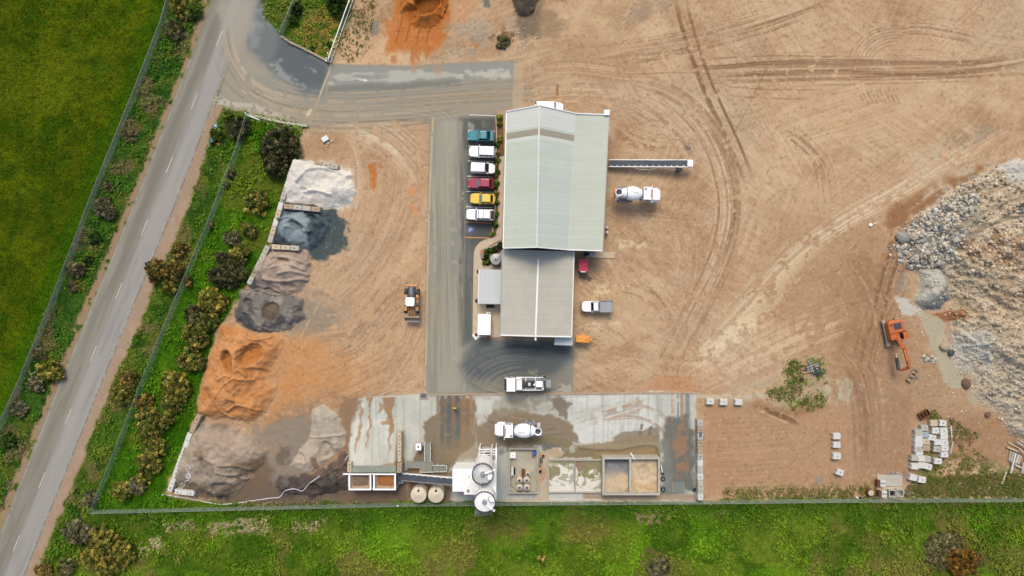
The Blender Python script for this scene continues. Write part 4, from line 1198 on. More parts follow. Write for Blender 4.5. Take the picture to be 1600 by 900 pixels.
# ---------- blasted rock bank on the right
BANK = [(1730, 225), (1600, 248), (1556, 262), (1500, 288), (1470, 312), (1440, 332), (1408, 362), (1400, 392), (1412, 420), (1440, 428), (1474, 440), (1486, 470),
  (1478, 492), (1484, 520), (1480, 545), (1494, 566), (1506, 590), (1516, 612), (1528, 630), (1560, 650), (1580, 678), (1620, 690), (1730, 700)]
sl, d = sdist(BANK, 4, 3)
m = d > 0
dm = np.maximum(d, 0) / PX
nb1 = fbm(46, 5, 101, 2.2, .7, .62)
nb2 = fbm(12, 4, 103)
nbs = np.where(gy < 430, fbm(34, 4, 105, 3, .5, -.5), fbm(30, 4, 106, 3.4, .5, .6))
z = 3.6 * (1 - np.exp(-dm / 8)) + np.minimum(dm / 1.5, 1) * ((nb1[sl] - .5) * 1.5 + (nb2[sl] - .5) * .85 + (nbs[sl] - .5) * .7 + (N5[sl] - .5) * .4)
Z[sl] = np.where(m, np.maximum(z, .05), Z[sl])
CLS[sl] = np.where(m, 20, CLS[sl])
a = sstep(d, 0, 3)
put(sl, a, (192, 174, 146))
put(sl, a * sstep(nbs[sl], .45, .75) * .7, (212, 196, 168))
put(sl, a * sstep(1 - nbs[sl], .5, .8) * .6, (166, 146, 118))
put(sl, a * sstep(nb2[sl], .55, .8) * .5, (206, 194, 172))
put(sl, a * sstep(nb1[sl], .6, .85) * .6, (184, 172, 148))
area([(1405, 380), (1470, 318), (1520, 300), (1530, 350), (1480, 400), (1430, 418)], (150, 146, 132), .6, 8, 5, 4)
area([(1480, 385), (1540, 360), (1590, 380), (1570, 410), (1520, 412)], (160, 124, 90), .75, 8, 5, 4, N10, .2, .6)
area([(1555, 262), (1600, 246), (1700, 236), (1700, 310), (1590, 305), (1560, 285)], (206, 206, 200), .85, 5, 5, 4)
area([(1484, 545), (1530, 520), (1600, 570), (1600, 610), (1545, 590), (1530, 570)], (202, 192, 168), .8, 6, 4, 4)
area([(1490, 520), (1530, 515), (1548, 560), (1535, 585), (1495, 575), (1484, 545)], (192, 192, 182), .85, 5, 4, 3)
area([(1510, 570), (1590, 560), (1620, 620), (1600, 680), (1555, 645), (1520, 620)], (190, 181, 160), .75, 8, 5, 5)
stroke([(1610, 310), (1560, 318), (1510, 340), (1478, 362)], 5, (164, 150, 124), .85, 2)
stroke([(1600, 335), (1540, 350), (1500, 372)], 5, (160, 148, 124), .8, 2)
# washed grey spoil mound in front of the bank
heap([(1432, 420), (1460, 416), (1482, 438), (1484, 466), (1470, 482), (1442, 484), (1428, 470), (1436, 450)], 2.2, 1.6, 22, (200, 200, 186),
  mix=(((196, 194, 180), N25, .4, .7, .7), ((142, 146, 142), N10, .55, .8, .5)))
area([(1442, 462), (1478, 448), (1484, 466), (1468, 484), (1444, 482)], (132, 136, 132), .8, 4, 3, 3)  # south face: shade painted into the colour
area([(1400, 464), (1420, 470), (1446, 486), (1444, 494), (1408, 494)], (206, 204, 192), .9, 2, 2, 3)
area([(1408, 430), (1424, 425), (1412, 470), (1400, 460)], (150, 148, 138), .6, 4, 4, 4, N5, .3, .6)
area([(1458, 490), (1500, 482), (1506, 496), (1480, 500), (1460, 500)], (150, 100, 62), .85, 3, 3, 3)
# muddy water at the toe
PUD = [(1440, 486), (1460, 494), (1476, 502), (1480, 530), (1484, 548), (1494, 566), (1502, 590), (1504, 608), (1482, 606), (1472, 590), (1460, 560), (1450, 530), (1440, 508)]
area(PUD, (186, 176, 148), 1, 1.5, 3, 2, cls=23, cut=1)
sl, d = sdist(PUD, 3, 2)
Z[sl] = np.where(d > 0, .01, Z[sl])
PUD2 = [(1512, 606), (1528, 628), (1524, 634), (1512, 622)]
area(PUD2, (180, 172, 148), .9, 1.5, 2, 2)
# natural unevenness of the soil
Z += np.where((CLS == 2) | (CLS == 0) | (CLS == 1), (N25 - .5) * .07 + (N10 - .5) * .04, 0).astype(np.float32)
Z += np.where((CLS == 0) | (CLS == 1), (N5 - .5) * .14, 0).astype(np.float32)
Z += np.where((CLS >= 10) & (CLS < 20), (N5 - .5) * .1, 0).astype(np.float32)

# ramp up to the hopper
sl = box_of([(545, 640), (630, 740)], 4)
X, Y = gx[sl], gy[sl]
rm = (X > 548) & (X < 621) & (Y < 737) & (CLS[sl] == 5)
Z[sl] = np.where(rm, 2.0 * np.clip((Y - 655) / 74, 0, 1), Z[sl])
# ---------- terrain objects cut from the map
HUE = lin(np.clip(C, 0, 255)).astype(np.float32) * ALB
HUE[CLS == 1] *= np.array([1.22, 1.46, .6], dtype=np.float32)
HUE[CLS == 0] *= np.array([1.22, 1.24, 1.2], dtype=np.float32)
GXW = ((gx - 800) / PX).astype(np.float32)
GYW = ((450 - gy) / PX).astype(np.float32)

def zat(px, py):
 i = min(max((px - GX0) / S, 0), NX - 2); j = min(max((py - GY0) / S, 0), NY - 2)
 a, b = int(i), int(j)
 u, v = i - a, j - b
 return float((Z[b, a] * (1 - u) + Z[b, a + 1] * u) * (1 - v) + (Z[b + 1, a] * (1 - u) + Z[b + 1, a + 1] * u) * v)

def Wg(px, py, up=0.0):
 """ground point under a ground-level photo pixel"""
 z = zat(px, py)
 return Vector(((px - 800) / PX, (450 - py) / PX, z + up))

M['soil'] = attr_mat('soil', 0.95, spec=.08, fine=6.0, amp=0.10, bump=0.4, bscale=5.0, bdist=0.06, amp2=0.07)
M['turf'] = attr_mat('turf', 0.95, spec=.03, fine=5.5, amp=0.42, bump=1.0, bscale=5.0, bdist=0.2, amp2=0.26)
M['asphalt'] = attr_mat('asphalt', 0.85, fine=16, amp=0.08, bump=0.2, bscale=20, bdist=0.02, amp2=0.07)
M['slab'] = attr_mat('slab', 0.75, fine=6, amp=0.07, bump=0.15, bscale=8, bdist=0.03, amp2=0.08)
M['sand'] = attr_mat('sand', 0.95, spec=.08, fine=6, amp=0.10, bump=0.5, bscale=3.0, bdist=0.14, amp2=0.12)
M['rockface'] = attr_mat('rockface', 0.95, spec=.1, fine=3.5, amp=0.22, bump=.8, bscale=2.6, bdist=0.35, amp2=0.2)
M['muddy'] = attr_mat('muddy_water', 0.32, fine=1.5, amp=0.04, bump=0.05, bscale=2.0, amp2=0.06, spec=0.4)
M['stone'] = attr_mat('stone', 0.9, fine=5, amp=0.18, bump=0.3, bscale=5, amp2=0.12)
M['leaf'] = attr_mat('leaf', 0.75, fine=4, amp=0.12, bump=0, amp2=0.15, spec=0.06)
M['bark'] = plain('bark', (96, 80, 64), 0.95, var=0.25, scale=4)

FC = CLS[:-1, :-1].copy()
VID = np.arange(NX * NY, dtype=np.int32).reshape(NY, NX)
QUADS = np.stack([VID[1:, :-1], VID[1:, 1:], VID[:-1, 1:], VID[:-1, :-1]], axis=-1)
VALL = np.stack([GXW, GYW, Z], axis=-1).reshape(-1, 3)
CALL = HUE.reshape(-1, 3)

def piece(name, cls, mat):
 q = QUADS[FC == cls].reshape(-1, 4)
 u, inv = np.unique(q, return_inverse=True)
 return fast_mesh(name, VALL[u], inv.reshape(-1, 4).astype(np.int32), M[mat], CALL[u])

for nm, c, mt in (('grassland', 0, 'turf'), ('paddock', 1, 'turf'), ('dirt_yard', 2, 'soil'), ('road', 3, 'asphalt'), ('asphalt_driveway', 4, 'asphalt'),
     ('concrete_slab', 5, 'slab'), ('road_shoulder', 7, 'soil'), ('garden_bed', 8, 'soil'), ('rock_bank', 20, 'rockface'), ('muddy_water', 23, 'muddy')):
 tag(piece(nm, c, mt), kind='structure')
for nm, c, lb in (('sand_pile', P_W, 'white sand pile in the walled bay nearest the site entrance'),
     ('gravel_pile', P_B, 'blue grey gravel pile in a concrete block bay below the white sand'),
     ('sand_pile', P_T, 'beige sand pile with wind-cut ridges below the blue grey gravel'),
     ('gravel_pile', P_D, 'dark grey gravel pile squeezed between beige sand and orange sand'),
     ('sand_pile', P_O, 'big orange sand pile dug into by the loader, beside the tree row'),
     ('gravel_pile', P_G, 'grey brown gravel pile in the corner bay with white hose on it'),
     ('gravel_pile', P_L, 'low pale grey gravel pile left of the ramp up to the hopper'),
     ('soil_pile', P_E, 'low blackish soil pile beside the two-bin hopper'),
     ('sand_pile', P_R, 'orange sand pile with a dark brown bite, at the top edge of the yard'),
     ('soil_pile', P_K, 'small dark soil pile at the top edge of the yard'),
     ('spoil_mound', 22, 'rounded pale grey spoil mound at the foot of the rock bank')):
 tag(piece(nm, c, 'rockface' if c == 22 else 'sand'), lb, 'pile' if c != 22 else 'mound')

# land beyond the surveyed area, out to the horizon
def far_ground():
 x0, x1 = float(GXW[0, 0]), float(GXW[0, -1]); y1, y0 = float(GYW[0, 0]), float(GYW[-1, 0])
 V, Q = [], []
 R = 3000.0
 def strip(a, b, c, d, n, m):
  o = len(V)
  for j in range(m + 1):
   for i in range(n + 1):
    V.append((a + (b - a) * i / n, c + (d - c) * j / m, -0.01))
  for j in range(m):
   for i in range(n):
    k = o + j * (n + 1) + i
    Q.append((k, k + 1, k + n + 2, k + n + 1))
 strip(-R, x0, -R, R, 8, 8); strip(x1, R, -R, R, 8, 8); strip(x0, x1, y1, y1 + 400, 24, 8); strip(x0, x1, y1 + 400, R, 24, 4); strip(x0, x1, -R, y0, 8, 8)
 V = np.array(V, dtype=np.float32); Q = np.array(Q, dtype=np.int32)
 col = np.tile(np.array(alb((88, 104, 36))[:3], dtype=np.float32), (len(V), 1))
 col[(V[:, 0] > -30) & (V[:, 1] > -36)] = alb((190, 156, 124))[:3]
 tag(fast_mesh('ground', V, Q, M['soil'], col), kind='structure')

far_ground()

# ---------- scattered stone, turf tufts and weeds: beyond counting
ICO = np.array([(0, 0, 1)] + [(.894 * math.cos(a), .894 * math.sin(a), .447) for a in np.arange(5) * 2 * math.pi / 5]
    + [(.894 * math.cos(a), .894 * math.sin(a), -.447) for a in (np.arange(5) + .5) * 2 * math.pi / 5] + [(0, 0, -1)], dtype=np.float32)
ICF = [(0, i + 1, (i + 1) % 5 + 1) for i in range(5)] + [(i + 1, i + 6, (i + 1) % 5 + 1) for i in range(5)] \
 + [((i + 1) % 5 + 1, i + 6, (i + 1) % 5 + 6) for i in range(5)] + [(11, (i + 1) % 5 + 6, i + 6) for i in range(5)]
ICF = np.array(ICF, dtype=np.int32)

def stones(name, pts, sizes, cols, label):
 V, F, K = [], [], []
 for k, (p, s_) in enumerate(zip(pts, sizes)):
  sc = np.array([1, rng.uniform(.6, 1), rng.uniform(.5, .85)]) * s_ / 2
  v = ICO * rng.uniform(.72, 1.2, (12, 1)) * sc
  a = rng.uniform(0, 6.28)
  b = rng.uniform(-.5, .5)
  ca, sa, cb, sb = math.cos(a), math.sin(a), math.cos(b), math.sin(b)
  x, y, z = v[:, 0], v[:, 1], v[:, 2]
  y, z = y * cb - z * sb, y * sb + z * cb
  v = np.stack([x * ca - y * sa, x * sa + y * ca, z], 1) + np.array(p)
  V.append(v); F.append(ICF + 12 * k); K.append(np.tile(cols[k], (12, 1)))
 o = fast_mesh(name, np.concatenate(V), np.concatenate(F), M['stone'], np.concatenate(K), smooth=False)
 return tag(o, label, 'rocks', kind='stuff')

def pick(poly, n):
 x0, x1 = min(p[0] for p in poly), max(p[0] for p in poly)
 y0, y1 = min(p[1] for p in poly), max(p[1] for p in poly)
 out = []
 while len(out) < n:
  X = rng.uniform(x0, x1, 4000); Y = rng.uniform(y0, y1, 4000)
  ins = np.zeros(4000, dtype=bool)
  m = len(poly)
  for i in range(m):
   (ax, ay), (bx, by) = poly[i], poly[(i + 1) % m]
   if ay != by:
    ins ^= ((ay > Y) != (by > Y)) & (X < (bx - ax) * (Y - ay) / (by - ay) + ax)
  out += list(zip(X[ins], Y[ins]))
 return out[:n]

GREYS = [(172, 172, 162), (144, 146, 140), (200, 194, 178), (216, 206, 184), (226, 220, 204), (118, 120, 116)]
WARMS = [(216, 198, 168), (204, 184, 152), (234, 222, 200), (186, 160, 126), (212, 188, 156), (192, 178, 152)]
BT = [(1610, 310), (1560, 318), (1510, 340), (1478, 362)], [(1600, 335), (1540, 350), (1500, 372)]
BT = np.concatenate([catmull(b) for b in BT])
pp, ss, cc = [], [], []
for poly, n, s0, s1, pal in (([(1400, 385), (1412, 364), (1442, 336), (1474, 316), (1512, 300), (1530, 310), (1500, 345), (1486, 380), (1480, 412), (1430, 424), (1404, 408)], 1500, .3, .95, GREYS),
        ([(1500, 290), (1560, 264), (1600, 300), (1640, 330), (1600, 420), (1500, 430), (1480, 410), (1500, 340)], 1300, .2, .75, WARMS),
        ([(1400, 385), (1412, 364), (1442, 336), (1474, 316), (1512, 300), (1530, 310), (1500, 345), (1486, 380), (1480, 412), (1430, 424), (1404, 408)], 1100, .2, .6, WARMS),
        ([(1580, 315), (1625, 330), (1640, 360), (1590, 360), (1570, 335)], 260, .4, 1.0, GREYS),
        ([(1480, 420), (1640, 410), (1640, 660), (1590, 668), (1540, 560), (1490, 480)], 1700, .15, .6, WARMS),
        ([(1430, 430), (1480, 440), (1560, 620), (1580, 670), (1540, 640), (1490, 560), (1476, 490)], 300, .2, .6, WARMS)):
 for (x, y) in pick(poly, n):
  if np.hypot(BT[:, 0] - x, BT[:, 1] - y).min() < 5:
   continue
  s_ = s0 + (s1 - s0) * rng.random() ** 2.2
  p = Wg(x, y)
  pp.append((p.x, p.y, p.z + s_ * .12)); ss.append(s_)
  cc.append(np.array(alb(pal[rng.integers(len(pal))])[:3]) * rng.uniform(.8, 1.15))
stones('rubble', pp, ss, cc, 'broken blasted rock littering the bank')
pp, ss, cc = [], [], []
for poly, n, s0, s1, pal in (([(1400, 430), (1490, 500), (1560, 660), (1600, 690), (1560, 720), (1430, 640), (1396, 520)], 420, .1, .4, WARMS),
        ([(960, 0), (1600, 0), (1600, 240), (1400, 340), (1380, 600), (1100, 610), (960, 300)], 260, .08, .26, WARMS), ([(1385, 390), (1400, 360), (1470, 306), (1560, 258), (1566, 270), (1480, 320), (1412, 372), (1404, 424)], 300, .12, .55, GREYS),
        ([(1410, 772), (1436, 745), (1428, 780)], 60, .15, .45, GREYS), ([(1372, 738), (1415, 738), (1412, 744)], 40, .15, .4, GREYS),
        ([(806, 40), (846, 50), (830, 90), (806, 96)], 60, .1, .5, WARMS),
        ([(1440, 552), (1464, 552), (1460, 566), (1444, 566)], 9, .5, 1.1, GREYS),
        ([(520, 250), (562, 262), (566, 322), (520, 326)], 160, .06, .22, [(228, 224, 216)])):
 for (x, y) in pick(poly, n):
  if CLS[int((y - GY0) / S), int((x - GX0) / S)] in (3, 4, 5):
   continue
  s_ = s0 + (s1 - s0) * rng.random() ** 2
  p = Wg(x, y)
  pp.append((p.x, p.y, p.z + s_ * .12)); ss.append(s_)
  cc.append(np.array(alb(pal[rng.integers(len(pal))])[:3]) * rng.uniform(.8, 1.1))
stones('loose_stones', pp, ss, cc, 'small stones strewn over the bare soil')

def blades(name, P, n_each, size, lift, cols, label, cat, spread, tilt=(.3, 1.0), lo=.72, hi=1.35):
 """tufts: every tuft is a few leaf-sized faces at its own slant"""
 P = np.asarray(P); K = np.asarray(cols)
 n = len(P) * n_each
 base = np.repeat(P, n_each, 0); kk = np.repeat(K, n_each, 0)
 a = rng.uniform(0, 2 * math.pi, n); t = rng.uniform(*tilt, n)
 s_ = rng.uniform(size[0], size[1], n)
 ctr = base + np.stack([rng.normal(0, spread, n), rng.normal(0, spread, n), rng.uniform(lift[0], lift[1], n)], 1)
 u = np.stack([np.cos(a), np.sin(a), np.zeros(n)], 1)
 w = np.stack([-np.sin(a) * np.cos(t), np.cos(a) * np.cos(t), np.sin(t)], 1)
 hu, hw = u * (s_ * .32)[:, None], w * (s_ * .5)[:, None]
 V = np.stack([ctr - hw * 1.0, ctr + hu, ctr + hw * 1.1, ctr - hu], 1).reshape(-1, 3)
 Q = np.arange(n * 4, dtype=np.int32).reshape(-1, 4)
 c = np.repeat(kk * rng.uniform(lo, hi, (n, 1)), 4, 0)
 o = fast_mesh(name, V, Q, M['leaf'], np.clip(c, 0, 1), smooth=False)
 return tag(o, label, cat, kind='stuff')

def scatter(cls, n, dens=None, thr=0.0):
 jj, ii = np.nonzero(FC == cls)
 k = rng.integers(0, len(jj), n * 3)
 jj, ii = jj[k], ii[k]
 px_, py_ = GX0 + ii * S, GY0 + jj * S
 keep = (px_ > -60) & (px_ < 1660) & (py_ > -50) & (py_ < 950)
 if dens is not None:
  keep &= dens[jj, ii] > rng.uniform(thr, 1, len(jj))
 jj, ii = jj[keep][:n], ii[keep][:n]
 u, v = rng.random(len(jj)), rng.random(len(jj))
 P = np.stack([GXW[jj, ii] + u * S / PX, GYW[jj, ii] - v * S / PX, Z[jj, ii]], 1)
 return P, HUE[jj, ii], jj, ii

P, K, _, _ = scatter(1, 26000)
blades('paddock_grass', P, 2, (.14, .36), (.02, .1), K * np.array([1.2, 1.1, .8]), 'short olive pasture grass west of the road', 'grass', .15, lo=.7, hi=1.3)
wd = np.clip((fbm(26, 4, 131) - .3) * 2.2, 0, 1)
P, K, jj, ii = scatter(0, 46000)
blades('grass', P, 2, (.12, .34), (.02, .12), K * np.array([1.08, 1.08, .9]), 'rough green grass round the compound', 'grass', .15, lo=.7, hi=1.35)
P, K, jj, ii = scatter(0, 13000, wd, .1)
blades('weeds', P, 6, (.2, .48), (.08, .5), K * np.array([1.22, 1.3, 1.0]) + np.array([.006, .010, 0]), 'leafy weeds and rank clumps in the verges', 'weeds', .24, (.1, .9), lo=.6, hi=1.5)
# thin weeds on the bare soil where it greens over
gp = []
for poly, n in (([(1225, 560), (1265, 565), (1290, 560), (1296, 590), (1290, 640), (1240, 642), (1195, 620), (1225, 590)], 60), ([(1228, 572), (1242, 560), (1256, 574), (1244, 588), (1230, 588)], 70), ([(1230, 594), (1256, 590), (1250, 612), (1232, 606)], 60), ([(1196, 612), (1222, 604), (1250, 616), (1230, 626), (1206, 624)], 80), ([(1248, 622), (1292, 616), (1280, 640), (1250, 640)], 50), ([(1440, 745), (1600, 740), (1600, 776), (1400, 776)], 1300),
    ([(1130, 765), (1380, 760), (1380, 780), (1130, 780)], 380), ([(1448, 720), (1520, 690), (1560, 740), (1470, 745)], 150), ([(1455, 640), (1475, 655), (1465, 662), (1450, 655)], 50),
    ([(518, 60), (560, 0), (590, 0), (575, 80), (540, 98)], 160), ([(1480, 650), (1530, 680), (1500, 700), (1478, 690)], 120)):
 gp += pick(poly, n)
P = np.array([Wg(x, y) for x, y in gp]); K = np.array([np.array(alb(random.choice([(92, 112, 44), (80, 100, 36), (118, 112, 60), (132, 112, 70)]))[:3]) for _ in gp])
blades('ground_weeds', P, 4, (.15, .4), (.02, .25), K, 'sparse green weeds coming up through bare soil', 'weeds', .25, (.1, .9))
# ------------------------------------------------------------------ buildings
def lerp(a, b, t):
 return Vector(a) + (Vector(b) - Vector(a)) * t

def panel(p, thick=0.12):
 """roof plane as a solid sheet; p: four world corners, counter-clockwise from above"""
 p = [Vector(q) for q in p]
 dz = Vector((0, 0, thick))
 n = 16                                  # ruled in short lengths: the four corners need not lie in one plane
 secs = []
 for i in range(n + 1):
  a, b = lerp(p[0], p[3], i / n), lerp(p[1], p[2], i / n)
  secs.append([a - dz, b - dz, b, a])
 return MB().loft(secs)

def strip_on(n0, s0, n1, s1, t0, t1, u0, u1, up=.02, th=.02):
 """patch lying on a roof plane; n0-s0 one side edge, n1-s1 the other; t along, u across"""
 def P(t, u):
  return lerp(lerp(n0, s0, t), lerp(n1, s1, t), u) + Vector((0, 0, up))
 return panel([P(t1, u0), P(t1, u1), P(t0, u1), P(t0, u0)], th)

def inset(poly, d):
 c = sum((Vector((p[0], p[1], 0)) for p in poly), Vector()) / len(poly)
 out = []
 for p in poly:
  v = Vector((p[0], p[1], 0)) - c
  out.append((c.x + v.x - math.copysign(d, v.x), c.y + v.y - math.copysign(d, v.y)))
 return out

EV = 6.0
nw, sw = W(792, 175, EV), W(786.7, 387.3, EV)
nm, sm = W(900, 178, EV), W(888.5, 390, EV)
ne, se = W(950.5, 180, 5.3), W(941, 391.6, 5.3)
rn, rs = W(842.8, 165.3, 10.0), W(839, 385.9, 10.0)
base = Vector(((nw.x + ne.x) / 2, (nw.y + sw.y) / 2, 0))
sh = thing('industrial_shed', 'large pale green roofed steel shed with a lean-to, in the middle of the yard', 'shed', base)
wp = inset([sw, se, ne, nw], 0.3)
wm = MB()
(ax, ay), (bx, by), (cx_, cy_), (dx, dy) = wp
# side walls and gables as one shell
def wall_line(q, z):
 return (q[0], q[1], z)
ls = lerp((ax, ay, 0), (bx, by, 0), .66); ln = lerp((dx, dy, 0), (cx_, cy_, 0), .68)
lr, lrn = lerp((ax, ay, 0), (bx, by, 0), .337), lerp((dx, dy, 0), (cx_, cy_, 0), .318)
wm.add([(ax, ay, 0), (bx, by, 0), (bx, by, 5.1), (ls.x, ls.y, 5.75), (lr.x, lr.y, 9.6), (ax, ay, 5.75),
  (dx, dy, 0), (cx_, cy_, 0), (cx_, cy_, 5.1), (ln.x, ln.y, 5.75), (lrn.x, lrn.y, 9.6), (dx, dy, 5.75)],
  [(0, 1, 2, 3, 4, 5), (11, 10, 9, 8, 7, 6), (0, 5, 11, 6), (1, 7, 8, 2)])
wm.build('wall', 'wall_sheet', sh, world=True)
panel([sw, rs, rn, nw]).build('roof_slope', 'roof_main', sh, world=True)
panel([rs, sm, nm, rn]).build('roof_slope', 'roof_mid', sh, world=True)
up = Vector((0, 0, -.03))
panel([sm + up, se, ne, nm + up]).build('lean_to_roof', 'roof_lean', sh, world=True)
strip_on(nw, sw, rn, rs, 0.001, .142, .004, .985, .025).build('roof_patch', 'roof_light', sh, world=True)
strip_on(rn, rs, nm, sm, 0.001, .142, .015, .99, .025).build('roof_patch', 'roof_light', sh, world=True)
strip_on(nw, sw, rn, rs, .205, .235, .004, .97, .025).build('roof_patch', 'roof_light', sh, world=True)
strip_on(nw, sw, rn, rs, .158, .203, .004, .97, .03).build('skylight', 'skylight', sh, world=True)
strip_on(rn, rs, nm, sm, .205, .235, .03, .99, .025).build('roof_patch', 'roof_light', sh, world=True)
strip_on(rn, rs, nm, sm, .158, .203, .03, .99, .03).build('skylight', 'skylight', sh, world=True)
u6 = Vector((0, 0, .05))
MB().beam(rn + u6, rs + u6, .26, .06).build('ridge_cap', 'roof_light', sh, world=True)
MB().beam(nm + u6 * .4, sm + u6 * .4, .14, .05).build('valley_flashing', 'roof_main', sh, world=True)
for a, b in ((nw, rn), (rn, nm), (nm, ne), (sw, rs), (rs, sm), (sm, se)):
 o_ = Vector((0, .05 if a.y > 10 else -.05, .03))
 MB().beam(a + o_, b + o_, .16, .26).build('barge_flashing', 'flash', sh, world=True)
MB().beam(nw + Vector((-.08, 0, -.1)), sw + Vector((-.08, 0, -.1)), .16, .16).build('gutter', 'flash', sh, world=True)
MB().beam(ne + Vector((.08, 0, -.1)), se + Vector((.08, 0, -.1)), .16, .16).build('gutter', 'steel', sh, world=True)
for t in (.1, .5, .9):
 p = lerp(ne, se, t)
 MB().cyl((p.x - .15, p.y, 0), (p.x - .15, p.y, 5.1), .06, n=8).build('downpipe', 'flash', sh, world=True)
for t, w_ in ((.22, 4.2), (.5, 4.2), (.78, 4.2)):
 p = lerp((bx, by, 0), (cx_, cy_, 0), t)
 MB().box((p.x + .02, p.y, 2.1), (.06, w_, 4.2)).build('roller_door', 'grey', sh, world=True)
p = lerp((ax, ay, 0), (bx, by, 0), .86)
MB().box((p.x, p.y - .04, 1.05), (.95, .06, 2.1)).build('door', 'white', sh, world=True)
q = W(948, 177, 5.5)
MB().box((q.x, q.y + .1, 5.3), (.9, .9, .8)).build('exhaust_box', 'white_dull', sh, world=True)
q = W(946, 392, 1.5)
dn = thing('entry_step', 'pale concrete step by the lean-to doorway', 'step', W(938, 398, 0))
MB().box((0, 0, .08), (5.0, 1.1, .16), rz=-.03).build('step_slab', 'concrete_tan', dn)

# lower shed, south
EL = 4.4
a1, a2 = W(785.6, 389.5, EL), W(782.4, 523.2, EL)
b1, b2 = W(896.3, 392.5, EL), W(892.6, 525.8, EL)
r1, r2 = W(841.6, 391.2, 5.3), W(836.8, 524.8, 5.3)
ss_ = thing('workshop_shed', 'lower beige roofed shed joined to the south end of the big shed', 'shed', Vector(((a1.x + b1.x) / 2, (a1.y + a2.y) / 2, 0)))
wp = [(a2.x + .3, a2.y + .3), (b2.x - .3, b2.y + .3), (b1.x - .3, b1.y), (a1.x + .3, a1.y)]
m2 = lerp((wp[0][0], wp[0][1], 0), (wp[1][0], wp[1][1], 0), .5); m1 = lerp((wp[3][0], wp[3][1], 0), (wp[2][0], wp[2][1], 0), .5)
MB().add([(wp[0][0], wp[0][1], 0), (wp[1][0], wp[1][1], 0), (wp[1][0], wp[1][1], 4.2), (m2.x, m2.y, 5.05), (wp[0][0], wp[0][1], 4.2),
   (wp[3][0], wp[3][1], 0), (wp[2][0], wp[2][1], 0), (wp[2][0], wp[2][1], 4.2), (m1.x, m1.y, 5.05), (wp[3][0], wp[3][1], 4.2)],
   [(0, 1, 2, 3, 4), (9, 8, 7, 6, 5), (0, 4, 9, 5), (1, 6, 7, 2)]).build('wall', 'wall_sheet', ss_, world=True)
panel([a2, r2, r1, a1]).build('roof_slope', 'roof_south', ss_, world=True)
panel([r2, b2, b1, r1]).build('roof_slope', 'roof_south', ss_, world=True)
MB().beam(lerp(r1, r2, .1) + u6, r2 + u6, .28, .06).build('ridge_cap', 'flash', ss_, world=True)
MB().beam(r2 + Vector((0, -.25, .02)), r2 + Vector((0, -.75, -.1)), .3, .2).build('ridge_vent', 'flash', ss_, world=True)
for a, b in ((a2, r2), (r2, b2)):
 MB().beam(a + Vector((0, -.04, .02)), b + Vector((0, -.04, .02)), .2, .24).build('barge_flashing', 'flash', ss_, world=True)
MB().beam(a1 + Vector((-.08, 0, -.1)), a2 + Vector((-.08, 0, -.1)), .15, .15).build('gutter', 'steel', ss_, world=True)
MB().beam(b1 + Vector((.08, 0, -.1)), b2 + Vector((.08, 0, -.1)), .15, .15).build('gutter', 'flash', ss_, world=True)
for k in (.3, .7):
 p = lerp((wp[1][0], wp[1][1], 0), (wp[2][0], wp[2][1], 0), k)
 MB().box((p.x + .02, p.y, 1.8), (.06, 3.6, 3.6)).build('roller_door', 'grey', ss_, world=True)
for k in (.25, .6):
 p = lerp((wp[0][0], wp[0][1], 0), (wp[3][0], wp[3][1], 0), k)
 f = MB().box((p.x - .02, p.y, 1.5), (.08, 1.4, 1.1)).build('window', 'flash', ss_, world=True)
 l_ = ss_.location
 MB().box((p.x - .03 - l_.x, p.y - l_.y, 1.5), (.1, 1.2, .9)).build('pane', 'glass', f)

# white canopy at the south-east corner
c0 = [W(866.5, 539, 3.0), W(894.8, 540, 3.0), W(894.8, 527, 3.2), W(866.5, 526.4, 3.2)]
cn = thing('door_canopy', 'small white flat canopy at the south-east corner of the lower shed', 'canopy', Vector((c0[0].x + 1.5, c0[0].y + .7, 0)))
panel(c0, .1).build('canopy_roof', 'roof_white', cn, world=True)
for q in (c0[0], c0[1]):
 MB().cyl((q.x * .99, q.y + .12, 0), (q.x * .99, q.y + .12, 2.9), .05, n=8).build('post', 'flash', cn, world=True)

# office verandah
v0 = [W(747.6, 474.6, 2.9), W(783, 475.2, 3.1), W(783.8, 421.5, 3.1), W(749, 420.4, 2.9)]
vr = thing('verandah', 'ribbed white verandah roof on the west side of the lower shed', 'verandah', Vector(((v0[0].x + v0[1].x) / 2, (v0[0].y + v0[2].y) / 2, 0)))
panel(v0, .09).build('verandah_roof', 'roof_white', vr, world=True)
MB().beam(v0[0] + Vector((-.05, 0, 0)), v0[3] + Vector((-.05, 0, 0)), .14, .16).build('gutter', 'flash', vr, world=True)
for k in (.03, .35, .66, .97):
 q = lerp(v0[0], v0[3], k)
 MB().box((q.x + .12, q.y, 1.4), (.1, .1, 2.8)).build('post', 'flash', vr, world=True)

# paving round the office
PATHP = [(779.5, 244), (788, 244), (787, 300), (785.5, 352), (784.5, 374), (772, 380), (760.7, 387), (752, 391), (750.5, 397), (751, 403), (754, 410), (760, 415), (784.5, 418),
   (783, 527), (738.5, 527), (739, 470), (740, 404), (741, 393), (744, 385), (750, 378.5), (758, 374.6), (769, 371.7), (774, 367), (777, 358), (778.6, 330)]
MB().prism([tuple(W(x, y)[:2]) for x, y in PATHP], -.05, .13).build('footpath', 'concrete_tan', None)['kind'] = 'structure'
KB = [(789, 179.5), (775.3, 179), (778.6, 246), (777.4, 246), (773.9, 179.8), (773.9, 178), (789, 178)]
kb = MB()
for a, b in (((774.6, 180), (776, 212)), ((776, 212), (775.4, 260)), ((775.4, 260), (773.5, 330)), ((773.5, 330), (768, 371))):
 kb.beam(W(*a, .06), W(*b, .06), .14, .14)
kb.build('kerb', 'concrete_tan', None)['kind'] = 'structure'
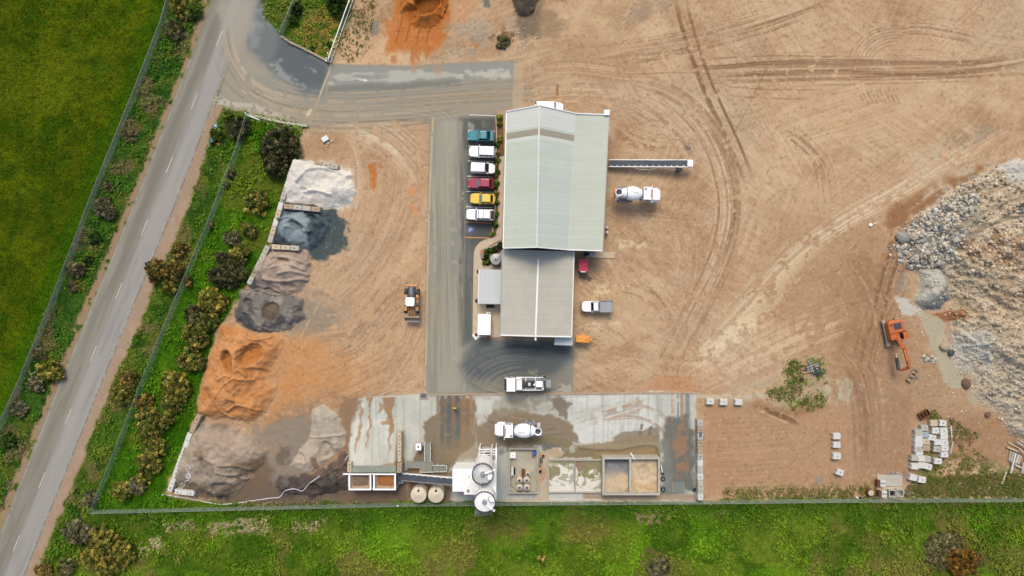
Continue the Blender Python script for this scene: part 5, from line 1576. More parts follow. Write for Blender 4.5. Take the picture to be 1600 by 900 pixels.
MB().prism([tuple(W(x, y)[:2]) for x, y in [(786.2, 180), (790.5, 180), (789.5, 244), (787.6, 244)]], -.03, .09).build('edge_paving', 'concrete_warm', None)['kind'] = 'structure'

# white portable shed, west of the workshop
pz = 2.5
ps = thing('storage_shed', 'small white flat-roofed storage shed with three roof panels on the paved corner', 'shed', W(757.5, 506, 0), -.02)
MB().box((0, 0, 1.2), (2.15, 3.5, 2.4)).build('wall', 'white_dull', ps, bevel=.02)
for k in (-1, 0, 1):
 MB().box((0, k * 1.19, 2.45), (2.25, 1.15, .1)).build('roof_panel', 'white', ps, bevel=.02)
MB().box((-1.09, .4, 1.0), (.05, .85, 1.9)).build('door', 'grey', ps)
ab = thing('air_conditioner', 'white boxy air conditioner standing just north of the storage shed', 'air conditioner', W(763.5, 490, 0), -.03)
MB().box((0, 0, .5), (.62, .55, .8)).build('casing', 'white', ab, bevel=.02)
MB().box((0, 0, .05), (.66, .6, .1)).build('base', 'dark', ab)
MB().cyl((0, 0, .9), (0, 0, .93), .17, n=16).build('fan_grille', 'grey', ab)
mt_ = thing('door_mat', 'dark rubber mat on the paving at the south end of the verandah', 'mat', W(766, 478.5, .13))
MB().box((0, 0, .01), (1.4, .6, .02)).build('mat_sheet', 'black', mt_)

# rainwater tank in the office garden
tk = thing('rainwater_tank', 'small round galvanised rainwater tank in the office garden', 'tank', W(775, 406, 0))
MB().lathe([(.88, 0), (.9, .03), (.9, 2.0), (.93, 2.05)], 32).build('tank_wall', 'steel', tk, smooth=False)
MB().lathe([(.0, 2.12), (.5, 2.1), (.93, 2.05)], 32).build('tank_lid', 'steel', tk)
MB().cyl((0, -.1, 2.1), (0, -.1, 2.16), .18, n=16).build('inlet_strainer', 'dark', tk)
MB().tube([(.15, 0, 2.25), (.5, .5, 2.6), (1.05, 1.3, 3.3)], .07, 8).build('inlet_pipe', 'flash', tk)
MB().box((0, 0, .06), (2.4, 2.3, .1)).build('tank_pad', 'concrete_warm', tk)
for k, (x, y, rz, w_) in enumerate([(761.5, 388.6, .42, .8), (766.2, 386.6, .42, .75), (771, 384.6, .4, .8), (775.6, 382.4, .4, .7)]):
 lb = ['westmost', 'second from the west', 'third from the west', 'eastmost'][k]
 g = thing('garden_block', 'cream stone block edging the office garden bed, %s of the row' % lb, 'stone block', W(x, y, .1), rz, 'edging blocks of the office garden')
 MB().box((0, 0, .2), (w_ * .66, .34, .4), taper=.92).build('block', 'concrete', g, bevel=.03)
pb = thing('planter_box', 'grey planter box with terracotta top at the bend of the office path', 'planter', W(754, 397, .05), .1)
MB().box((0, 0, .25), (.55, 1.5, .5)).build('box', 'grey', pb, bevel=.02)
MB().box((0, .35, .52), (.5, .6, .06)).build('terracotta_top', 'orange', pb)
# bits by the paved corner
wp_ = thing('pallet', 'white pallet holding a brown bundle at the south-west paved corner', 'pallet', W(744.5, 524.5, .0), .6)
for k in range(5):
 MB().box((-.48 + k * .24, 0, .13), (.18, 1.1, .03)).build('board', 'white_dull', wp_)
for k in (-.45, 0, .45):
 MB().box((0, k, .06), (1.1, .1, .1)).build('bearer', 'wood', wp_)
br = thing('sack', 'brown sack lying on the white pallet', 'sack', W(744, 522.5, .15), .4)
MB().lathe([(.01, 0), (.22, .02), (.3, .12), (.2, .26), (.05, .32)], 12).build('bag', 'rust', br, smooth=True)
rb_ = thing('fire_bucket', 'small red orange drum standing south of the storage shed', 'drum', W(764.5, 526.3, 0))
MB().lathe([(.26, 0), (.29, .3), (.28, .6), (.24, .62), (.24, .5), (.01, .5)], 16).build('drum_body', 'red_bin', rb_)
MB().cyl((0, 0, .5), (0, 0, .56), .2, n=12).build('drum_content', 'orange', rb_)
# ------------------------------------------------------------------ vehicles (local axes: x forward, z up)
def wheel(parent, x, y, r, w, mat='tyre', hub='chrome', dual=False):
 s = 1 if y > 0 else -1
 m = MB()
 prof = [(r * .62, -w / 2), (r * .9, -w / 2), (r, -w * .32), (r, w * .32), (r * .9, w / 2), (r * .62, w / 2)]
 m.lathe(prof, 20, (x, y, r), 'Y')
 t = m.build('wheel', mat, parent, smooth=False)
 MB().cyl((x, y - w * .46, r), (x, y + w * .46, r), r * .63, n=16).build('rim', hub, t)
 return t

def ring(x, hw, z0, z1, rnd=.12, nose=0.0):
 """body cross-section with rounded upper corners"""
 r = min(rnd, hw * .5, (z1 - z0) * .45)
 return [(x, -hw * .94, z0), (x, hw * .94, z0), (x, hw, z0 + (z1 - z0) * .25), (x, hw, z1 - r), (x, hw - r * .3, z1 - r * .3), (x, hw - r, z1),
   (x, -hw + r, z1), (x, -hw + r * .3, z1 - r * .3), (x, -hw, z1 - r), (x, -hw, z0 + (z1 - z0) * .25)]

def car(name, label, cat, loc, rz, paint, L=4.6, wd=1.84, H=1.48, belt=.92, hood=(.66, .86), tail=.92, cab=(.9, .32, -1.15, -1.75), roof_mat=None, rear='glass',
  van=False, tray=None, rack=False, group='cars parked in the bays', light_screen=True, side=3, bull=False, roof_in=.74):
 t = thing(name, label, cat, loc, rz, group)
 hw, h = wd / 2, L / 2
 xs_, xr, xe, xl = cab                       # windscreen foot, roof front, roof end, rear-window foot
 secs = [ring(h, hw * .62, .38, .56), ring(h - .1, hw * .80, .30, hood[0]), ring(h - .45, hw * .96, .24, hood[0] + .08), ring(xs_ + .5, hw, .22, hood[1] - .03),
   ring(xs_ - .05, hw, .22, belt), ring((xs_ + xl) / 2, hw, .22, belt + .02), ring(max(xl + .1, -h + .3), hw, .22, belt + .02)]
 if xl > -h + .5:
  secs += [ring(xl - .15, hw * .99, .24, tail)]
 secs += [ring(-h + .22, hw * .95, .28, tail - .03), ring(-h + .04, hw * .86, .34, tail - .12), ring(-h, hw * .78, .4, tail - .25)]
 b = MB()
 b.loft(secs)
 zt = H
 rw = hw * roof_in
 b.hexa([(xs_ - .02, -hw * .93, belt - .02), (xs_ - .02, hw * .93, belt - .02), (xl + .02, hw * .93, belt - .02), (xl + .02, -hw * .93, belt - .02)],
   [(xr, -rw, zt - .05), (xr, rw, zt - .05), (xe, rw, zt - .05), (xe, -rw, zt - .05)])
 body = b.build('body', paint, t, bevel=.03)
 # roof skin
 rf = MB().hexa([(xr + .02, -rw, zt - .06), (xr + .02, rw, zt - .06), (xe - .02, rw, zt - .06), (xe - .02, -rw, zt - .06)],
     [(xr - .1, -rw * .9, zt), (xr - .1, rw * .9, zt), (xe + .1, rw * .9, zt), (xe + .1, -rw * .9, zt)])
 rf.build('roof', roof_mat or paint, t, bevel=.03)

 def pane(p, name, mat, off):
  p = [Vector(q) for q in p]
  n = (p[1] - p[0]).cross(p[3] - p[0]).normalized()
  if n.dot(Vector(off)) < 0:
   n = -n
  MB().hexa([q + n * .002 for q in p], [q + n * .014 for q in p]).build(name, mat, t)

 def face(x0, y0, z0, x1, y1, z1, a, c, u0, u1):
  """quad on an inclined end: foot (x0,half y0,z0) to head (x1,y1,z1), a..c fraction up"""
  P = lambda u, v: (x0 + (x1 - x0) * v, u * (y0 + (y1 - y0) * v), z0 + (z1 - z0) * v)
  return [P(u0, a), P(u1, a), P(u1, c), P(u0, c)]
 zb = belt - .02
 pane(face(xs_ - .02, hw * .93, zb, xr, rw, zt - .05, .08, .94, -.9, .9), 'windscreen', 'glass_sky' if light_screen else 'glass', (1, 0, .5))
 if rear:
  if rear == 'split':
   pane(face(xl + .02, hw * .93, zb, xe, rw, zt - .05, .3, .9, -.88, -.05), 'rear_window', 'glass', (-1, 0, .5))
   pane(face(xl + .02, hw * .93, zb, xe, rw, zt - .05, .3, .9, .05, .88), 'rear_window', 'glass', (-1, 0, .5))
  else:
   pane(face(xl + .02, hw * .93, zb, xe, rw, zt - .05, .12, .92, -.88, .88), 'rear_window', rear, (-1, 0, .5))
 for sgn in (-1, 1):
  def S_(u, v):
   x0 = xs_ - .02 + (xl + .04 - xs_) * u
   x1 = xr + (xe - xr) * u
   return (x0 + (x1 - x0) * v, sgn * (hw * .93 + (rw - hw * .93) * v), zb + (zt - .05 - zb) * v)
  n = side
  for k in range(n):
   u0, u1 = .06 + .9 * k / max(n, 1) , .06 + .9 * (k + 1) / max(n, 1) - .04
   if van:
    u0, u1 = .06, .26
    if k: break
   q = [S_(u0, .18), S_(u1, .18), S_(u1, .86), S_(u0, .86)]
   if sgn < 0: q = q[::-1]
   pane(q, 'side_window', 'glass', (0, sgn, .3))
  MB().box((xs_ - .25, sgn * (hw + .1), belt + .08), (.12, .2, .14)).build('mirror', paint, t, bevel=.02)
  MB().box((h - .22, sgn * hw * .66, hood[0] - .02), (.2, .26, .1), rz=-sgn * .35).build('headlight', 'lamp_clear', t, bevel=.02)
  MB().box((-h + .1, sgn * hw * .74, tail - .14), (.14, .28, .2)).build('taillight', 'lamp_red', t, bevel=.02)
  for x in (h - .88, -h + .92):
   wheel(t, x, sgn * (hw - .1), .33, .21)
 if rack:
  for x in (xr - .25, (xr + xe) / 2, xe + .3):
   MB().beam((x, -rw, zt + .06), (x, rw, zt + .06), .07, .06).build('roof_rack', 'dark', t)
 if bull:
  MB().tube([(h + .05, -.7, .6), (h + .14, -.6, .85), (h + .14, .6, .85), (h + .05, .7, .6)], .05, 8).build('bull_bar', 'black', t)
 return t

M['teal'] = plain('teal_car_paint', (8, 132, 148), 0.25, var=.06, dirt=.06, scale=1, coat=.6, k=.62)
M['maroon'] = plain('maroon_car_paint', (168, 34, 66), 0.25, var=.06, dirt=.06, scale=1, coat=.6)
M['yellow'] = plain('yellow_car_paint', (252, 216, 74), 0.28, var=.05, dirt=.06, scale=1, coat=.5)
M['car_white'] = plain('white_car_paint', (248, 248, 250), 0.25, var=.03, dirt=.05, scale=1, coat=.5, k=.80)
WR = -0.034

car('sedan', 'teal sedan in the northernmost occupied parking bay', 'car', W(751.7, 213.6, .7), math.pi + WR, 'teal', L=4.72, cab=(.72, .12, -1.05, -1.72), tail=.96)
car('station_wagon', 'boxy white four wheel drive wagon parked nose-out between the teal sedan and the white van', 'car', W(753.6, 238.7, .8), math.pi + WR, 'car_white', L=4.6, wd=1.88, H=1.85,
 belt=1.12, hood=(.95, 1.08), tail=1.1, cab=(.72, .42, -2.05, -2.22), rear='split', side=3, light_screen=False, roof_in=.78)
car('delivery_van', 'small white van with windowless sides, parked nose-in to the garden bed', 'van', W(754.8, 264.3, .8), WR, 'car_white', L=4.25, wd=1.78, H=1.82, belt=1.0, hood=(.72, .96), tail=1.0,
 cab=(1.1, .35, -1.98, -2.08), rear='glass', van=True, side=1, light_screen=False, roof_in=.86)
car('suv', 'maroon five door car parked beside the yellow car', 'car', W(751.5, 287.5, .7), math.pi + WR, 'maroon', L=4.45, wd=1.84, H=1.62, belt=.98, hood=(.76, .94), tail=1.0, cab=(.72, .1, -1.55, -2.02), side=3)
car('hatchback', 'yellow hatchback parked between the maroon and white cars', 'car', W(754.5, 311.3, .7), math.pi + WR, 'yellow', L=4.3, wd=1.8, H=1.45, belt=.9, hood=(.66, .88), tail=.96, cab=(.66, .05, -1.35, -1.86), side=2)
u_ = car('utility_truck', 'white dual cab utility with roof racks and black tray end, next to the disabled bay', 'ute', W(750.8, 336.3, .8), math.pi + WR, 'car_white', L=4.95, wd=1.86, H=1.78,
   belt=1.05, hood=(.88, 1.04), tail=1.05, cab=(.92, .5, -1.7, -1.82), side=3, rack=True, rear=None, roof_in=.78)
MB().box((-2.12, 0, 1.06), (.58, 1.5, .06)).build('tray_mat', 'black', u_)
MB().box((-1.15, 0, 1.84), (1.05, 1.35, .10)).build('canopy_lid', 'car_white', u_, bevel=.03)
car('work_van', 'white van half hidden under the north eave of the big shed', 'van', W(857.5, 170.5, .9), -.03, 'car_white', L=5.0, wd=1.86, H=1.8, belt=1.05, hood=(.88, 1.02), tail=1.05,
 cab=(1.25, .8, -2.2, -2.36), van=True, side=1, light_screen=True, roof_in=.86, group='utes and vans beside the sheds')
# tray-back ute
tu = car('tray_utility', 'white single cab ute with a flat grey tray, east of the lower shed', 'ute', W(931.5, 478.6, .7), math.pi + .01, 'car_white', L=5.25, wd=1.84, H=1.74, belt=1.02, hood=(.82, 1.0), tail=.75,
   cab=(1.1, .62, -.12, -.36), side=1, rear='glass', light_screen=False, bull=True, group='utes and vans beside the sheds')
MB().box((-1.55, 0, 1.0), (2.3, 1.96, .10)).build('tray', 'steel', tu)
for s_ in (-1, 1):
 MB().box((-1.55, s_ * .98, 1.14), (2.3, .05, .24)).build('tray_side', 'steel', tu)
MB().box((-2.7, 0, 1.14), (.05, 1.96, .24)).build('tailgate', 'steel', tu)
MB().box((-.44, 0, 1.3), (.06, 1.8, .6)).build('headboard', 'steel', tu)

def truck_wheels(t, xs_, track, r=.5, w=.3, dual=()):
 for x in xs_:
  for s in (-1, 1):
   wheel(t, x, s * track, r, w if x not in dual else w * 1.9, hub='white_dull')

def mixer(label, loc, rz, chute_mat):
 t = thing('concrete_mixer', label, 'mixer truck', loc, rz, 'concrete mixer trucks')
 truck_wheels(t, (2.75, -1.55, -2.85), 1.02, .5, .3, (-1.55, -2.85))
 m = MB()
 for s in (-1, 1):
  m.box((-.35, s * .42, .95), (7.2, .12, .26))
 for x in (3.0, 1.2, -.6, -2.2, -3.7):
  m.box((x, 0, .95), (.16, .9, .2))
 m.build('chassis', 'dark', t)
 MB().loft([ring(3.85, .78, .55, 1.35, .15), ring(3.7, .92, .5, 1.6, .15), ring(2.9, .98, .5, 1.85, .15), ring(2.3, 1.0, .6, 1.95, .15)]).build('hood', 'white', t, bevel=.03)
 MB().loft([ring(2.36, 1.08, .7, 1.9, .1), ring(2.1, 1.12, .7, 2.65, .15), ring(1.7, 1.12, .7, 2.85, .15), ring(.75, 1.1, .7, 2.85, .15), ring(.7, 1.05, .75, 2.8, .15)]).build('cab', 'white', t, bevel=.03)
 q = [(2.385, -.9, 1.98), (2.385, .9, 1.98), (2.14, .9, 2.6), (2.14, -.9, 2.6)]
 MB().hexa(q, [(a + .02, b, c + .012) for a, b, c in q]).build('windscreen', 'glass', t)
 for s in (-1, 1):
  MB().box((1.55, s * 1.13, 2.2), (.9, .03, .6)).build('side_window', 'glass', t)
  MB().box((2.2, s * 1.36, 2.1), (.12, .3, .45)).build('mirror', 'white', t, bevel=.03)
  MB().box((3.72, s * .72, 1.0), (.2, .3, .2)).build('headlight', 'lamp_clear', t)
  MB().box((2.75, s * 1.02, 1.12), (1.3, .42, .08)).build('mudguard', 'white', t, bevel=.03)
  MB().box((-2.2, s * 1.06, 1.12), (2.6, .5, .06)).build('mudguard', 'grey', t)
  MB().box((-3.98, s * .8, .95), (.08, .3, .16)).build('taillight', 'lamp_red', t)
 MB().cyl((1.0, .75, 2.86), (1.0, .75, 2.95), .2, n=14).build('roof_vent', 'grey', t)
 MB().box((1.3, -.1, 2.9), (.35, .5, .08)).build('roof_hatch', 'white_dull', t, bevel=.02)
 MB().box((2.0, 0, 2.9), (.12, 1.3, .09)).build('light_bar', 'lamp_orange', t)
 MB().box((.35, 0, 1.6), (.35, 1.7, 1.3)).build('water_tank', 'steel', t, bevel=.06)
 MB().cyl((.5, -.95, .9), (.5, -.95, 3.0), .09, n=10).build('exhaust_stack', 'chrome', t)
 d = MB()
 d.lathe([(.01, .55), (.55, .5), (.78, .35), (1.12, -.35), (1.22, -1.0), (1.2, -1.5), (.95, -2.35), (.62, -3.05), (.60, -3.15), (.5, -3.15)], 32, (0, 0, 0), 'X')
 o = d.build('drum', 'white', t, smooth=True)
 o.location = (0, 0, 2.0)
 o.rotation_euler = (0, math.radians(9), 0)
 # stencil band on the drum
 for k, x in enumerate((-.55, -.75, -.95, -1.2, -1.4)):
  MB().box((x, .02, 1.232), (.12, .3 - .04 * (k % 3), .012)).build('drum_stencil', M['stencil'], o)
 e = MB().lathe([(1.0, -2.25), (1.02, -2.3), (.97, -2.42)], 32, (0, 0, 0), 'X').build('drum_band', 'grey', o)
 MB().box((-.4 + .9, 0, 1.5), (.3, .9, .9)).build('drum_pedestal', 'dark', t)
 p = MB()
 for s in (-1, 1):
  p.beam((-2.6, s * .75, 1.05), (-3.25, s * .35, 2.3), .12, .12)
  p.beam((-3.7, s * .6, 1.05), (-3.3, s * .5, 2.6), .1, .1)
 p.build('drum_stand', 'white', t)
 hp = MB().lathe([(.34, -.35), (.62, .2), (.66, .2), (.66, .24), (.58, .24), (.3, -.33)], 20, (-3.5, 0, 2.75)).build('hopper', 'white', t)
 MB().lathe([(.01, -.15), (.52, .02)], 20, (-3.5, 0, 2.75)).build('hopper_mouth', 'dark', hp)
 c = MB()
 for a, b in (((-3.75, -.1, 1.9), (-4.05, .95, 1.35)),):
  c.beam(a, b, .42, .06)
  c.beam(Vector(a) + Vector((.22, 0, .1)), Vector(b) + Vector((.22, 0, .1)), .05, .22)
  c.beam(Vector(a) - Vector((.22, 0, -.1)), Vector(b) - Vector((.22, 0, -.1)), .05, .22)
 c.build('chute', chute_mat, t)
 ld = MB()
 for s in (.0, .42):
  ld.beam((-3.55 - s, -1.05, .7), (-3.4 - s, -.8, 3.0), .05, .05)
 for k in range(7):
  z = .9 + k * .3
  ld.beam((-3.54 + .02 * k, -1.03 + .033 * k, z), (-3.96 + .02 * k, -1.03 + .033 * k, z), .04, .04)
 ld.build('ladder', 'white', t)
 MB().box((-3.75, -.6, 2.85), (.6, .5, .05)).build('platform', 'steel', t)
 MB().box((-3.95, 0, .75), (.12, 2.1, .16)).build('rear_bar', 'lamp_orange', t)
 return t

M['stencil'] = plain('pale_green_stencil', (188, 220, 198), .5, var=.05)
mixer('white concrete mixer truck parked nose east by the lean-to wall of the big shed', W(994.5, 305.5, 1.5), -.035, 'lamp_orange')
mixer('white concrete mixer truck standing on the batching slab with its nose to the west', W(808, 668.5, 1.5), math.pi, 'white')

# plant truck with machinery on an open deck
t = thing('pump_truck', 'white cab-over truck with open machinery deck, south of the lower shed', 'truck', W(824.5, 598, 1.3), math.pi + .0)
truck_wheels(t, (2.75, -1.5, -2.6), 1.0, .48, .28, (-1.5, -2.6))
m = MB()
for s in (-1, 1):
 m.box((0, s * .42, .9), (7.2, .12, .24))
for x in (3, 1.4, 0, -1.4, -2.8):
 m.box((x, 0, .9), (.14, .85, .18))
m.build('chassis', 'dark', t)
MB().loft([ring(4.02, 1.05, .5, 1.5, .1), ring(3.95, 1.14, .45, 1.9, .12), ring(3.6, 1.15, .45, 2.65, .15), ring(2.2, 1.15, .5, 2.7, .12), ring(2.15, 1.12, .5, 2.65, .12)]).build('cab', 'white', t, bevel=.03)
q = [(3.99, -1.0, 1.95), (3.99, 1.0, 1.95), (3.68, 1.0, 2.55), (3.68, -1.0, 2.55)]
MB().hexa(q, [(a + .02, b, c + .01) for a, b, c in q]).build('windscreen', 'glass', t)
for s in (-1, 1):
 MB().box((3.0, s * 1.155, 2.1), (.9, .03, .6)).build('side_window', 'glass', t)
 MB().box((3.85, s * 1.32, 2.0), (.1, .26, .4)).build('mirror', 'dark', t)
 MB().box((4.0, s * .8, .85), (.08, .3, .2)).build('headlight', 'lamp_clear', t)
 MB().box((-2.9, s * .9, .85), (.06, .3, .14)).build('taillight', 'lamp_red', t)
 MB().box((-.3, s * 1.1, 1.1), (4.6, .12, .14)).build('side_rail', 'white', t)
 MB().box((-.2, s * .8, 1.02), (4.2, .5, .05)).build('walkway', 'grey', t)
MB().box((-.4, 0, 1.02), (4.8, 1.0, .08)).build('deck', 'dark', t)
for x in (1.95, .35, -1.3, -2.6):
 MB().box((x, 0, 1.14), (.09, 2.2, .1)).build('cross_bar', 'white', t)
MB().box((1.5, .15, 1.5), (.95, 1.6, .9)).build('tool_locker', 'white_dull', t, bevel=.03)
MB().box((1.55, -.92, 1.3), (.9, .35, .45)).build('tool_locker', 'white', t, bevel=.03)
MB().box((.55, 0, 1.35), (.7, .8, .55)).build('engine', 'dark', t, bevel=.05)
MB().cyl((.6, .25, 1.6), (.6, .25, 1.85), .16, n=12).build('air_filter', 'black', t)
MB().cyl((.9, -.3, 1.4), (.25, -.3, 1.55), .11, n=10).build('pipe', 'chrome', t)
MB().box((-.25, .05, 1.4), (.45, .5, .6)).build('tool_box', 'concrete_new', t, bevel=.03)
MB().cyl((-.85, -.2, 1.1), (-.85, -.2, 1.7), .22, n=14).build('tank', 'black', t)
MB().cyl((-1.1, .1, 1.1), (-1.1, .1, 1.55), .2, n=14).build('tank', 'white_dull', t)
MB().box((-1.95, .0, 1.5), (1.15, 1.0, .85)).build('water_tank', 'white_dull', t, bevel=.08)
MB().box((-2.75, -.75, 1.3), (.5, .5, .5)).build('control_box', 'grey', t, bevel=.03)
MB().cyl((-2.55, .8, 1.1), (-2.55, .8, 1.6), .24, n=14).build('tank', 'cream', t)
MB().box((-3.55, 0, 1.25), (.85, 1.3, .14)).build('tail_lift', 'steel', t, bevel=.02)
MB().tube([(.9, .45, 1.3), (.2, .55, 1.5), (-.6, .5, 1.3), (-1.3, .55, 1.2)], .05, 8).build('hose', 'black', t)

# wheel loader
t = thing('wheel_loader', 'faded orange articulated wheel loader with a white cab roof, bucket to the south', 'loader', W(645, 473, 1.5), -math.pi / 2 - .02)
for x in (1.15, -1.75):
 for s in (-1, 1):
  wheel(t, x, s * 1.02, .72, .56, 'tyre', 'loader_orange')
MB().loft([ring(-.35, .62, .75, 1.7, .15), ring(-1.2, .66, .75, 2.0, .2), ring(-2.6, .64, .8, 1.95, .2), ring(-2.85, .55, .9, 1.8, .2)]).build('engine_hood', 'dark', t, bevel=.03)
MB().box((-1.85, 0, 2.0), (1.7, .42, .08)).build('hood_grille', 'grey', t, bevel=.02)
MB().cyl((-1.35, .0, 2.0), (-1.35, .0, 2.35), .09, n=10).build('exhaust_stack', 'black', t)
MB().box((-2.95, 0, 1.25), (.42, 2.25, .7), taper=.9).build('counterweight', 'loader_orange', t, bevel=.08)
MB().box((-1.1, 0, 1.0), (1.9, 1.2, .5)).build('rear_frame', 'loader_orange', t)
for s in (-1, 1):
 MB().box((-1.15, s * .98, 1.5), (.5, .5, .14)).build('mudguard', 'loader_orange', t, bevel=.03)
 MB().box((-.4, s * .92, 1.05), (.8, .35, .3)).build('access_step', 'loader_orange', t)
 MB().box((1.0, s * .98, 1.5), (.7, .5, .08)).build('mudguard', 'loader_orange', t, bevel=.03)
cb = MB().hexa([(.35, -.68, 1.5), (.35, .68, 1.5), (-.95, .68, 1.5), (-.95, -.68, 1.5)], [(.25, -.66, 2.95), (.25, .66, 2.95), (-.9, .66, 2.95), (-.9, -.66, 2.95)]).build('cab', 'glass', t)
MB().loft([ring(.52, .6, 2.95, 3.1, .06), ring(.3, .74, 2.95, 3.14, .06), ring(-.6, .78, 2.95, 3.14, .06), ring(-.98, .66, 2.95, 3.1, .06)]).build('cab_roof', 'white', cb, bevel=.04)
for sx in (.33, -.92):
 for s in (-1, 1):
  MB().beam((sx, s * .69, 1.5), (sx * .88, s * .67, 2.95), .08, .08).build('cab_pillar', 'loader_orange', cb)
MB().box((.75, 0, 1.05), (1.0, 1.0, .7)).build('front_frame', 'loader_orange', t, bevel=.04)
MB().box((.1, 0, .95), (.6, .5, .5)).build('articulation_joint', 'dark', t)
for s in (-1, 1):
 MB().beam((.7, s * .48, 1.75), (2.35, s * .5, .65), .16, .36).build('lift_arm', 'loader_orange', t)
 MB().beam((.6, s * .3, 1.2), (1.6, s * .36, 1.15), .12, .12).build('lift_cylinder', 'chrome', t)
MB().beam((.8, 0, 1.85), (2.3, 0, 1.0), .18, .2).build('tilt_link', 'loader_orange', t)
MB().box((1.55, 0, 1.3), (.16, 1.1, .2)).build('arm_cross_tube', 'loader_orange', t)
bk = MB()
N_ = 8
pr = [(2.3 + .38 - .42 * math.sin(a) , .55 - .5 * math.cos(a)) for a in np.linspace(-.1, math.pi * .86, N_)]
pr = [(2.62 - .40 * math.sin(a), .52 - .5 * math.cos(a)) for a in np.linspace(-.1, math.pi * .9, N_)]
pr = [(3.3, .03)] + pr
inner = [(x + .05, z + .05) for x, z in pr]
bk.loft([[(x, y, z) for x, z in pr + inner[::-1]] for y in (-1.28, 1.28)])
for s in (-1.26, 1.26):
 bk.add([(x, s - .02, z) for x, z in pr] + [(x, s + .02, z) for x, z in pr],
   [tuple(range(len(pr))), tuple(range(2 * len(pr) - 1, len(pr) - 1, -1))] + [(i, (i + 1) % len(pr), (i + 1) % len(pr) + len(pr), i + len(pr)) for i in range(len(pr))])
bk.build('bucket', 'concrete_warm', t)
MB().box((3.3, 0, .06), (.14, 2.56, .05)).build('bucket_edge', 'steel', t)

# excavator with breaker
ex = thing('excavator', 'orange tracked excavator with a rock breaker folded back, at the edge of the rock bank', 'excavator', W(1391, 519, 0), -math.pi / 2 + .20)
ex_l = ex.location

def exl(v):
 """world point -> excavator axes"""
 a = -ex.rotation_euler[2]
 x, y = v[0] - ex_l[0], v[1] - ex_l[1]
 return Vector((x * math.cos(a) - y * math.sin(a), x * math.sin(a) + y * math.cos(a), v[2]))

for s in (-1, 1):
 tr = MB()
 pts = [(-1.95 + .42 * math.cos(a), .45 + .42 * math.sin(a)) for a in np.linspace(math.pi / 2, 3 * math.pi / 2, 7)] + [(1.95 + .42 * math.cos(a), .45 + .42 * math.sin(a)) for a in np.linspace(-math.pi / 2, math.pi / 2, 7)]
 tr.loft([[(x, s * 1.2 - .3, z) for x, z in pts], [(x, s * 1.2 + .3, z) for x, z in pts]])
 for k in range(14):
  tr.box((-1.95 + k * .3, s * 1.2, .885), (.18, .6, .05))
 tr.build('track', 'concrete_warm', ex)
 MB().box((0, s * 1.2, .45), (3.6, .66, .3)).build('track_frame', 'dark', ex)
MB().box((0, 0, .75), (1.5, 2.0, .4)).build('undercarriage', 'dark', ex)
MB().cyl((0, 0, .9), (0, 0, 1.15), .65, n=24).build('slew_ring', 'dark', ex)
hb = MB()
hb.loft([[(-2.25, -.9, 1.15), (-2.25, .9, 1.15), (-2.25, .9, 2.0), (-2.25, -.9, 2.0)], [(-1.9, -1.32, 1.12), (-1.9, 1.32, 1.12), (-1.9, 1.32, 2.15), (-1.9, -1.32, 2.15)],
   [(-.1, -1.35, 1.12), (-.1, 1.35, 1.12), (-.1, 1.35, 2.15), (-.1, -1.35, 2.15)], [(-.05, -1.35, 1.12), (-.05, 1.35, 1.12), (-.05, 1.35, 1.95), (-.05, -1.35, 1.95)], [(1.1, -1.35, 1.12), (1.1, -.2, 1.12), (1.1, -.2, 1.9), (1.1, -1.35, 1.9)]])
hb.build('house', 'orange', ex, bevel=.06)
MB().box((-1.2, .2, 2.2), (1.0, 1.25, .14)).build('engine_hatch', 'dark', ex, bevel=.04)
MB().box((.55, -.82, 2.0), (1.0, .95, .5)).build('tool_locker', 'orange', ex, bevel=.05)
cb = MB().hexa([(1.35, .45, 1.12), (1.35, 1.4, 1.12), (-.1, 1.4, 1.12), (-.1, .45, 1.12)], [(1.05, .5, 2.8), (1.05, 1.36, 2.8), (-.05, 1.36, 2.8), (-.05, .5, 2.8)]).build('cab', 'glass', ex)
MB().box((.48, .93, 2.84), (1.15, .92, .1)).build('cab_roof', 'orange', cb, bevel=.04)
for x in (1.2, -.08):
 for y in (.46, 1.38):
  MB().beam((x, y, 1.12), (x * .86, y, 2.82), .1, .1).build('cab_pillar', 'orange', cb)
MB().cyl((-1.6, -.9, 2.15), (-1.6, -.9, 2.55), .09, n=10).build('exhaust_stack', 'black', ex)
B0 = exl(W(1402, 524, 1.9)); B1 = exl(W(1413, 545, 4.1)); B2 = exl(W(1421, 574, 3.7)); B3 = exl(W(1408, 578.5, 2.5))
BR = exl(W(1404, 578, 2.3)); BE = exl(W(1399.5, 552, 1.2))
MB().tube([B0, lerp(B0, B1, .5), B1], [.34, .4, .36], 4).beam(B1, B2, .42, .5).build('boom', 'orange', ex, bevel=.03)
MB().beam(B2 + (B2 - B3) * .12, B3, .34, .42).build('stick', 'orange', ex, bevel=.03)
for s in (-.34, .34):
 MB().cyl(lerp(B0, B1, .1) + Vector((0, s, -.15)), B1 + Vector((0, s, -.1)), .09, n=8).build('boom_cylinder', 'orange', ex)
MB().cyl(B1 + Vector((.1, -.3, .35)), lerp(B1, B2, .62) + Vector((0, -.3, .4)), .09, n=8).build('stick_cylinder', 'amber', ex)
MB().cyl(lerp(B1, B2, .62) + Vector((0, -.3, .4)), B2 + Vector((0, -.3, .25)), .05, n=8).build('cylinder_rod', 'chrome', ex)
MB().beam(B3, BR, .36, .36).build('breaker_bracket', 'dark', ex)
MB().beam(BR, lerp(BR, BE, .72), .42, .46).build('breaker', 'dark', ex, bevel=.05)
MB().cyl(lerp(BR, BE, .72), BE, .09, .07, n=10).build('breaker_chisel', 'chrome', ex)

